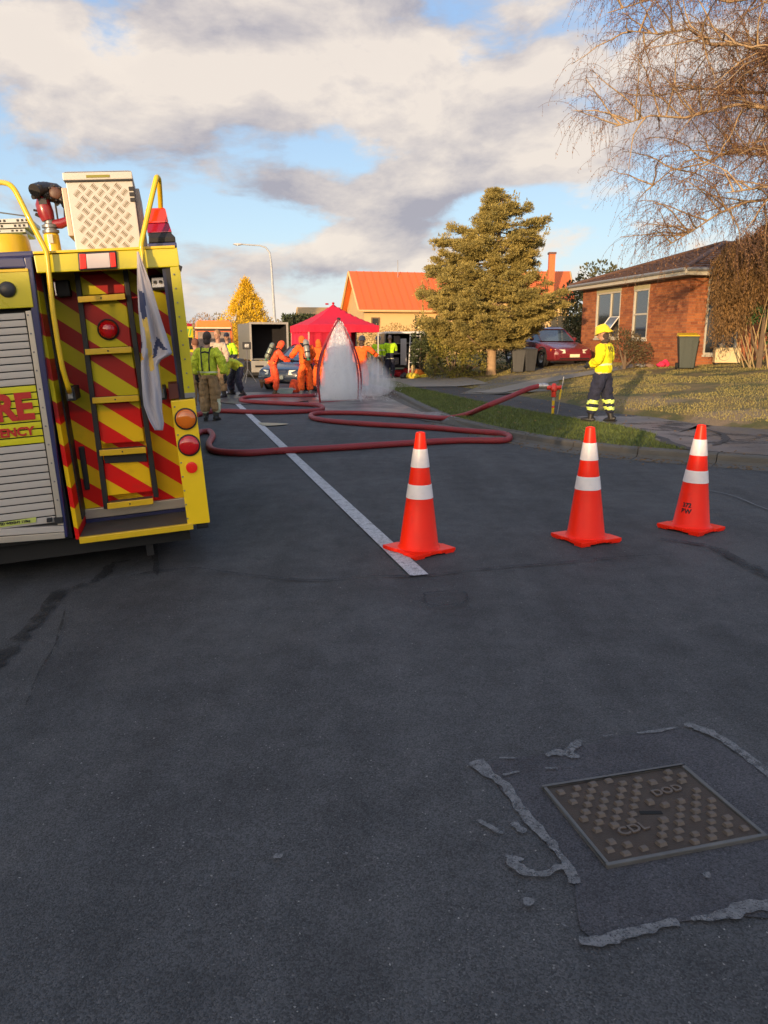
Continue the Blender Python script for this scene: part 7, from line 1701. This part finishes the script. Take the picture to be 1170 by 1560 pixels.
q = MB(); q.tube([(ap.x - ctr.x, 0, Hh - .02), (ap.x - ctr.x, 0, Hh - .12)], [.02, .035], 8); q.build('spray_nozzle', M_grey, r)
def mist_mat(name, dens, thr):
    m = bpy.data.materials.new(name); m.use_nodes = True; t = NT(m.node_tree); t.n.clear(); o = t.n.new('ShaderNodeOutputMaterial'); v = t.n.new('ShaderNodeVolumePrincipled')
    v.inputs['Color'].default_value = (1, 1, 1, 1); v.inputs['Anisotropy'].default_value = .1; c = t.coord(); n = t.noise(t.v('MULTIPLY', c, (1.6, 1.6, .35)), 4.2, 7, .72)
    g_ = t.n.new('ShaderNodeTexCoord').outputs['Generated']; x, y, z = t.xyz(g_)
    dx_ = t.m('SUBTRACT', x, .5); dy_ = t.m('SUBTRACT', y, .5); rr = t.m('MULTIPLY', t.m('SQRT', t.m('ADD', t.m('MULTIPLY', dx_, dx_), t.m('MULTIPLY', dy_, dy_))), 2)
    edge = t.ramp(rr, t.m('MULTIPLY', t.m('SUBTRACT', 1.06, t.m('MULTIPLY', z, z)), .5), t.m('SUBTRACT', 1.08, t.m('MULTIPLY', t.m('MULTIPLY', z, z), .9)), 1, 0)
    t.put(v.inputs['Density'], t.m('MULTIPLY', t.m('MULTIPLY', t.ramp(n, thr, .65, .15, 1), edge), dens)); t.l.new(v.outputs[0], o.inputs['Volume']); return m
q = MB(); q.lathe([(.80, .0), (.78, .08), (.66, .25), (.61, .5), (.53, 1.0), (.39, 1.45), (.22, 1.80), (.10, 1.96), (.03, 2.0)], n=28)
mo_ = q.build('water_spray', mist_mat('spray_volume', 6.5, .36), None, smooth=True); mo_.location = (ctr.x, ctr.y, L0.z + .0); mo_.scale = (.86, .86, Hh / 2.06); tag(mo_, 'dense white column of water spray inside the shower hoops', 'water spray'); mo_['kind'] = 'stuff'
q = MB(); q.ball((0, 0, 0), 1.0, .8, .62, 20)
m2 = q.build('drifting_mist', None or mist_mat('drift_volume', 2.6, .36), None, smooth=True); pd = G(566, 606); m2.location = (pd.x, pd.y + .3, .55); m2.scale = (.80, .9, .9); tag(m2, 'thin drifting mist blowing to the right of the shower', 'mist'); m2['kind'] = 'stuff'

n = 5200; t_ = rng.random(n) ** .7; zz = Hh * (1 - t_ ** 1.3); rr = (.03 + .66 * t_ ** .8) * np.sqrt(rng.random(n)) * rng.uniform(.6, 1.02, n); a = rng.uniform(0, 6.28, n)
C = np.stack([ctr.x + (ap.x - ctr.x) + np.cos(a) * rr, ctr.y + np.sin(a) * rr, L0.z + np.maximum(zz, .02)], 1); Dn = np.stack([np.cos(a) * .35, np.sin(a) * .35, -np.ones(n)], 1)
n2 = 1500; C2 = np.stack([ctr.x + rng.normal(.55, .45, n2), ctr.y + rng.normal(0, .5, n2), L0.z + np.abs(rng.normal(0, .30, n2)) + .02], 1)
o = fastmesh('spray_droplets', np.concatenate([leaves(C, Dn, .075, .007, .10), leaves(C2, np.tile([.3, 0, -.6], (n2, 1)), .03, .010, .6)]), np.arange((n + n2) * 4).reshape(-1, 4), mat('water_droplet', (.85, .86, .88), .15)); tag(o, 'fine streaks and droplets of water falling through the shower hoops', 'water drops', kind='stuff')
# ================================================================== hoses and standpipe
M_hose = mat('red_fire_hose', (.26, .022, .026), .55, var=.2, scale=6, bump=.4, bscale=120, dirt=.25)
def hose(label, pts, r=.05, couple=()):
    P = []
    for q in pts: 
        if len(q) == 2: g_ = G(*q, r); P.append(g_)
        else: P.append(q[2] if isinstance(q[2], Vector) else AT(q[0], q[1], q[2]))
    out = []
    for i in range(len(P) - 1):
        a, b, c, d = P[max(i - 1, 0)], P[i], P[i + 1], P[min(i + 2, len(P) - 1)]; L = (c - b).length
        m1 = (c - a) * .5; m2 = (d - b) * .5
        if m1.length > L: m1 *= L / m1.length
        if m2.length > L: m2 *= L / m2.length
        n = max(5, int(L / .18))
        for k in range(n):
            t = k / n; t2, t3 = t * t, t ** 3; out.append(b * (2 * t3 - 3 * t2 + 1) + m1 * (t3 - 2 * t2 + t) + c * (3 * t2 - 2 * t3) + m2 * (t3 - t2))
    out.append(P[-1]); rt = thing('fire_hose', label, 'fire hose', (0, 0, 0)); q = MB(); q.tube(out, [r * (1 + .03 * math.sin(i * .9)) for i in range(len(out))], 14); q.build('hose_jacket', M_hose, rt, smooth=True); return rt, out
hp = G(842, 632); hY = hp.y
S1 = AT(822, 588, hY + .02); S2 = AT(806, 592, hY - .05); S3 = AT(780, 603, hY - .4)
h_, o_ = hose('long red fire hose looping over the road from the truck and rising to the standpipe', [(262, 688), (285, 672), (306, 658), (319, 657), (324, 664), (318, 677), (328, 687), (372, 690), (420, 687), (480, 684), (560, 679), (640, 674), (700, 671), (762, 671), (776, 668), (768, 661), (720, 657), (650, 651), (560, 646), (500, 641), (478, 637), (474, 632), (490, 629), (540, 629), (620, 633), (680, 637), (712, 631), (745, 617, hY - 1.3), (772, 605, S3), (798, 594, S2), (818, 588, S1)], .048)
q = MB(); d = Vector((1, .0, 0)); q.tube([S1 - d * .02, S1 + d * .04], .056, 14); q.tube([S1 + d * .045, S1 + d * .11], .060, 14); q.tube([S1 + d * .11, S1 + d * .16], .05, 14); q.build('coupling', mat('coupling_alloy', (.50, .47, .45), .35, .6), h_, smooth=True)
hose('dull red fire hose folded in an S behind the spray and the people', [(300, 632), (330, 626), (400, 628), (450, 627), (484, 625), (492, 621), (480, 617), (440, 615), (400, 613), (372, 611), (367, 608), (378, 605), (420, 603), (470, 603), (500, 600)], .05)
r = thing('standpipe', 'red hydrant standpipe with yellow banded stem and steel key on the footpath edge', 'standpipe', hp); top = AT(842, 586, hY).z - hp.z
q = MB(); q.tube([(0, 0, 0), (0, 0, top * .62)], .024, 10); st_ = q.build('stem', mat('steel_pipe', (.42, .40, .38), .4, .5), r, smooth=True)
for a, b, c in ((.02, .20, M_tube), (.20, .24, M_redb), (.26, .40, M_tube)): q = MB(); q.tube([(0, 0, top * a * 1.2), (0, 0, top * b * 1.2)], .0275, 10); q.build('colour_band', c, st_, smooth=True)
M_sp = mat('standpipe_red', (.70, .035, .012), .4, coat=.4)
q = MB(); q.lathe([(.03, top * .58), (.045, top * .60), (.048, top * .78), (.065, top * .80), (.068, top * .93), (.055, top * .97), (.03, top * 1.04)], n=18); q.build('head', M_sp, r, smooth=True)
q = MB(); q.tube([(-.14, 0, top * .90), (-.06, 0, top * .90)], .045, 14); q.tube([(.05, 0, top * .90), (.12, 0, top * .90)], .04, 14); q.tube([(.12, 0, top * .90), (.145, 0, top * .90)], .052, 14); q.build('outlet', M_sp, r, smooth=True)
kr = thing('hydrant_key', 'thin steel hydrant key leaning beside the red standpipe head', 'key bar', (hp.x + .10, hp.y - .08, hp.z))
q = MB(); q.tube([(-.03, .0, 0), (.07, .03, AT(855, 574, hY).z - hp.z)], .011, 8); q.build('shaft', M_grey, kr, smooth=True); q = MB(); q.tube([(.0, .01, .30), (.03, .02, .50)], .018, 8); q.build('colour_band', M_tube, kr, smooth=True)

# ================================================================== wheelie bins and small things at the houses
def bin_(label, p, rz, body, lid, s=1.0):
    r = thing('wheelie_bin', label, 'wheelie bin', p, rz, 'wheelie bins'); r.scale = (s,) * 3
    q = MB(); q.hexa([(-.20, -.22, .05), (.20, -.22, .05), (.20, .20, .05), (-.20, .20, .05)], [(-.28, -.30, .96), (.28, -.30, .96), (.28, .33, .96), (-.28, .33, .96)]); q.box(-.29, .29, -.31, .34, .93, .965); q.build('bin_body', body, r, bevel=.02)
    for x in (-.12, .12): q = MB(); q.hexa([(x - .02, -.236, .10), (x + .02, -.236, .10), (x + .02, -.222, .10), (x - .02, -.222, .10)], [(x - .02, -.318, .92), (x + .02, -.318, .92), (x + .02, -.30, .92), (x - .02, -.30, .92)]); q.build('moulded_rib', body, r)
    q = MB(); q.hexa([(-.30, -.33, .97), (.30, -.33, .97), (.30, .36, .99), (-.30, .36, .99)], [(-.28, -.30, 1.00), (.28, -.30, 1.00), (.27, .33, 1.07), (-.27, .33, 1.07)]); q.build('lid', lid, r, bevel=.015)
    q = MB(); q.tube([(-.24, .40, .98), (.24, .40, .98)], .016, 8); q.build('handle', body, r)
    for x in (-.27, .27): q = MB(); q.lathe([(.02, -.03), (.10, -.03), (.10, .03), (.02, .03)], (x * .9, .22, .10), 16, 'x'); q.build('wheel', M_tyre, r)
M_bing = mat('dark_green_plastic', (.024, .036, .030), .5, var=.1); M_bink = mat('charcoal_bin_plastic', (.035, .035, .037), .5, var=.1); M_binl = mat('yellow_lid', (.80, .50, .015), .45)
p = AT(1045, 555, 23.3); p.z = gz(p.x, p.y); bin_('dark green wheelie bin with a yellow lid against the brick house', p, R(-14), M_bing, M_binl, (AT(1045, 507, 23.3).z - p.z) / 1.07)
for x, lb in ((789, 'charcoal wheelie bin nearest the spruce trunk'), (806, 'charcoal wheelie bin right beside the maroon car, its lid shut')):
    p = AT(x, 560, 27.6); p.z = gz(p.x, p.y); bin_(lb, p, R(-6 if x < 800 else 5), M_bink, mat('charcoal_lid', (.06, .06, .06), .4), (AT(x, 529, 27.6).z - p.z) / 1.07)
p = AT(1106, 552, 23.9); p.z = gz(p.x, p.y); r = thing('heat_pump_unit', 'cream heat pump unit on the grass at the foot of the russet shrub', 'heat pump', p, R(-10)); q = MB(); q.box(-.36, .36, -.15, .15, .05, .50); q.build('case', mat('cream_case', (.62, .48, .26), .5), r, bevel=.015)
q = MB(); q.lathe([(.16, -.156), (.17, -.160), (.17, -.151)], (-.1, 0, .28), 20, 'y', cap=False); q.build('fan_grille', M_grey, r); q = MB(); q.ball((-.15, 0, .56), .09, .09, .07, 10); q.build('round_cap', mat('pale_cap', (.5, .45, .35), .6), r, smooth=True); q = MB(); q.box(-.34, -.26, -.12, .12, 0, .05); q.box(.26, .34, -.12, .12, 0, .05); q.build('foot', M_dark, r)
def heap(name, label, cat, p, items):
    r = thing(name, label, cat, p)
    for i, (nm, dx, dy, rx, ry, rz_, m_) in enumerate(items):
        q = MB(); q.ball((dx, dy, rz_ * .8), rx, ry, rz_, 14); s_ = random.uniform(0, 40)
        q.v = [tuple(Vector(v) + Vector((noise.noise((v[0] * 9 + s_, v[1] * 9, v[2] * 9)), noise.noise((v[0] * 9, v[1] * 9 + s_, v[2] * 9)), noise.noise((v[0] * 9, v[1] * 9, v[2] * 9 + s_)) * .6)) * .06) for v in q.v]; q.build(nm, m_, r, smooth=True)
    return r
M_pk = mat('pink_cloth', (.60, .02, .08), .8); M_rc = mat('red_bag_cloth', (.40, .015, .03), .8, var=.2); M_yc = mat('yellow_gear_cloth', (.72, .55, .05), .7, var=.3); M_wt = mat('white_plastic_bag', (.6, .6, .58), .6)
p = AT(1008, 553, 25.0); p.z = gz(p.x, p.y); heap('pink_cloth_heap', 'bright pink cloth lying on the ground by the brick wall', 'cloth', p, [('fold', 0, 0, .16, .12, .10, M_pk), ('fold', .12, .05, .12, .1, .13, M_pk)])
p = AT(990, 553, 25.2); p.z = gz(p.x, p.y); heap('garden_litter', 'small heap of brown and grey litter left of the pink cloth', 'litter', p, [('lump', 0, 0, .14, .1, .07, mat('litter_brown', (.22, .14, .10), .8)), ('lump', -.2, .1, .12, .1, .06, mat('litter_grey', (.2, .2, .2), .8))])
p = AT(976, 550, 25.6); p.z = gz(p.x, p.y); heap('white_bag', 'small white bag on the grass below the narrow window', 'bag', p, [('bag_body', 0, 0, .14, .1, .06, M_wt)])
p = G(607, 574); heap('red_kit_bags', 'red kit bags heaped on the driveway beside the open van', 'bags', p, [('bag', 0, 0, .28, .18, .16, M_rc), ('bag', .38, .05, .22, .2, .22, M_rc), ('bag', .62, .12, .2, .2, .18, mat('dark_bag', (.05, .04, .05), .8)), ('bag', .35, .2, .12, .12, .38, mat('brown_bag', (.20, .12, .10), .8)), ('bag', -.2, -.05, .14, .12, .1, M_pk)])
p = G(632, 577); heap('yellow_gear_heap', 'yellow and orange breathing gear laid on the driveway edge', 'gear', p, [('gear', -.1, 0, .28, .18, .12, M_yc), ('gear', .3, .1, .2, .14, .10, M_yc), ('gear', .12, .15, .22, .16, .2, mat('orange_gear', (.75, .22, .03), .7)), ('gear', -.05, .2, .10, .08, .30, mat('tan_gear', (.45, .33, .16), .7)), ('gear', -.38, .02, .16, .14, .12, mat('black_gear', (.03, .025, .03), .7))])
p = G(449, 598); heap('orange_dry_bag', 'orange bag standing on the road left of the orange suited pair', 'bag', p, [('bag_body', 0, 0, .17, .13, .22, G_ored)])
p = G(432, 600); r = thing('wash_crate', 'pale plastic wash crate on the road behind the lifted boot', 'crate', p, R(12)); q = MB(); q.hexa([(-.24, -.15, 0), (.24, -.15, 0), (.24, .15, 0), (-.24, .15, 0)], [(-.28, -.18, .16), (.28, -.18, .16), (.28, .18, .16), (-.28, .18, .16)]); q.build('crate_shell', mat('pale_teal_plastic', (.30, .42, .42), .5), r, bevel=.01); q = MB(); q.box(-.27, .27, -.17, .17, .161, .175); q.build('crate_contents', mat('milky_water', (.4, .42, .42), .2), r); q = MB(); q.tube([(.28, -.1, .13), (.34, -.05, .13), (.34, .05, .13), (.28, .1, .13)], .012, 6); q.build('handle', M_wt, r)

# street lamp
Yl = 44.0; b = AT(420, 560, Yl); b.z = gz(b.x, Yl) ; r = thing('street_lamp', 'tall grey street lamp with a curved outreach arm over the road', 'street lamp', b)
P_ = lambda x, y: AT(x, y, Yl) - b
pts = [(P_(420, 500)), P_(418, 480), P_(415, 430), P_(413, 400), P_(411, 385), P_(405, 377), P_(396, 374), P_(380, 373), P_(366, 372)]
q = MB(); q.tube([(pts[0].x + .02, 0, 0)] + pts, [.10, .085, .08, .065, .055, .05, .045, .04, .04, .04], 8); q.build('pole', mat('galvanised', (.42, .44, .46), .5, .3), r, smooth=True)
a = P_(363, 372); q = MB(); q.ball((a.x, 0, a.z), .30, .12, .06, 12); q.build('lamp_head', mat('lamp_head_grey', (.55, .56, .58), .4), r, smooth=True); q = MB(); q.ball((a.x, 0, a.z - .035), .2, .09, .04, 10); q.build('lamp_lens', mat('lamp_lens_clear', (.5, .5, .5), .2), r, smooth=True)
bpy.data.meshes.remove(_probe)
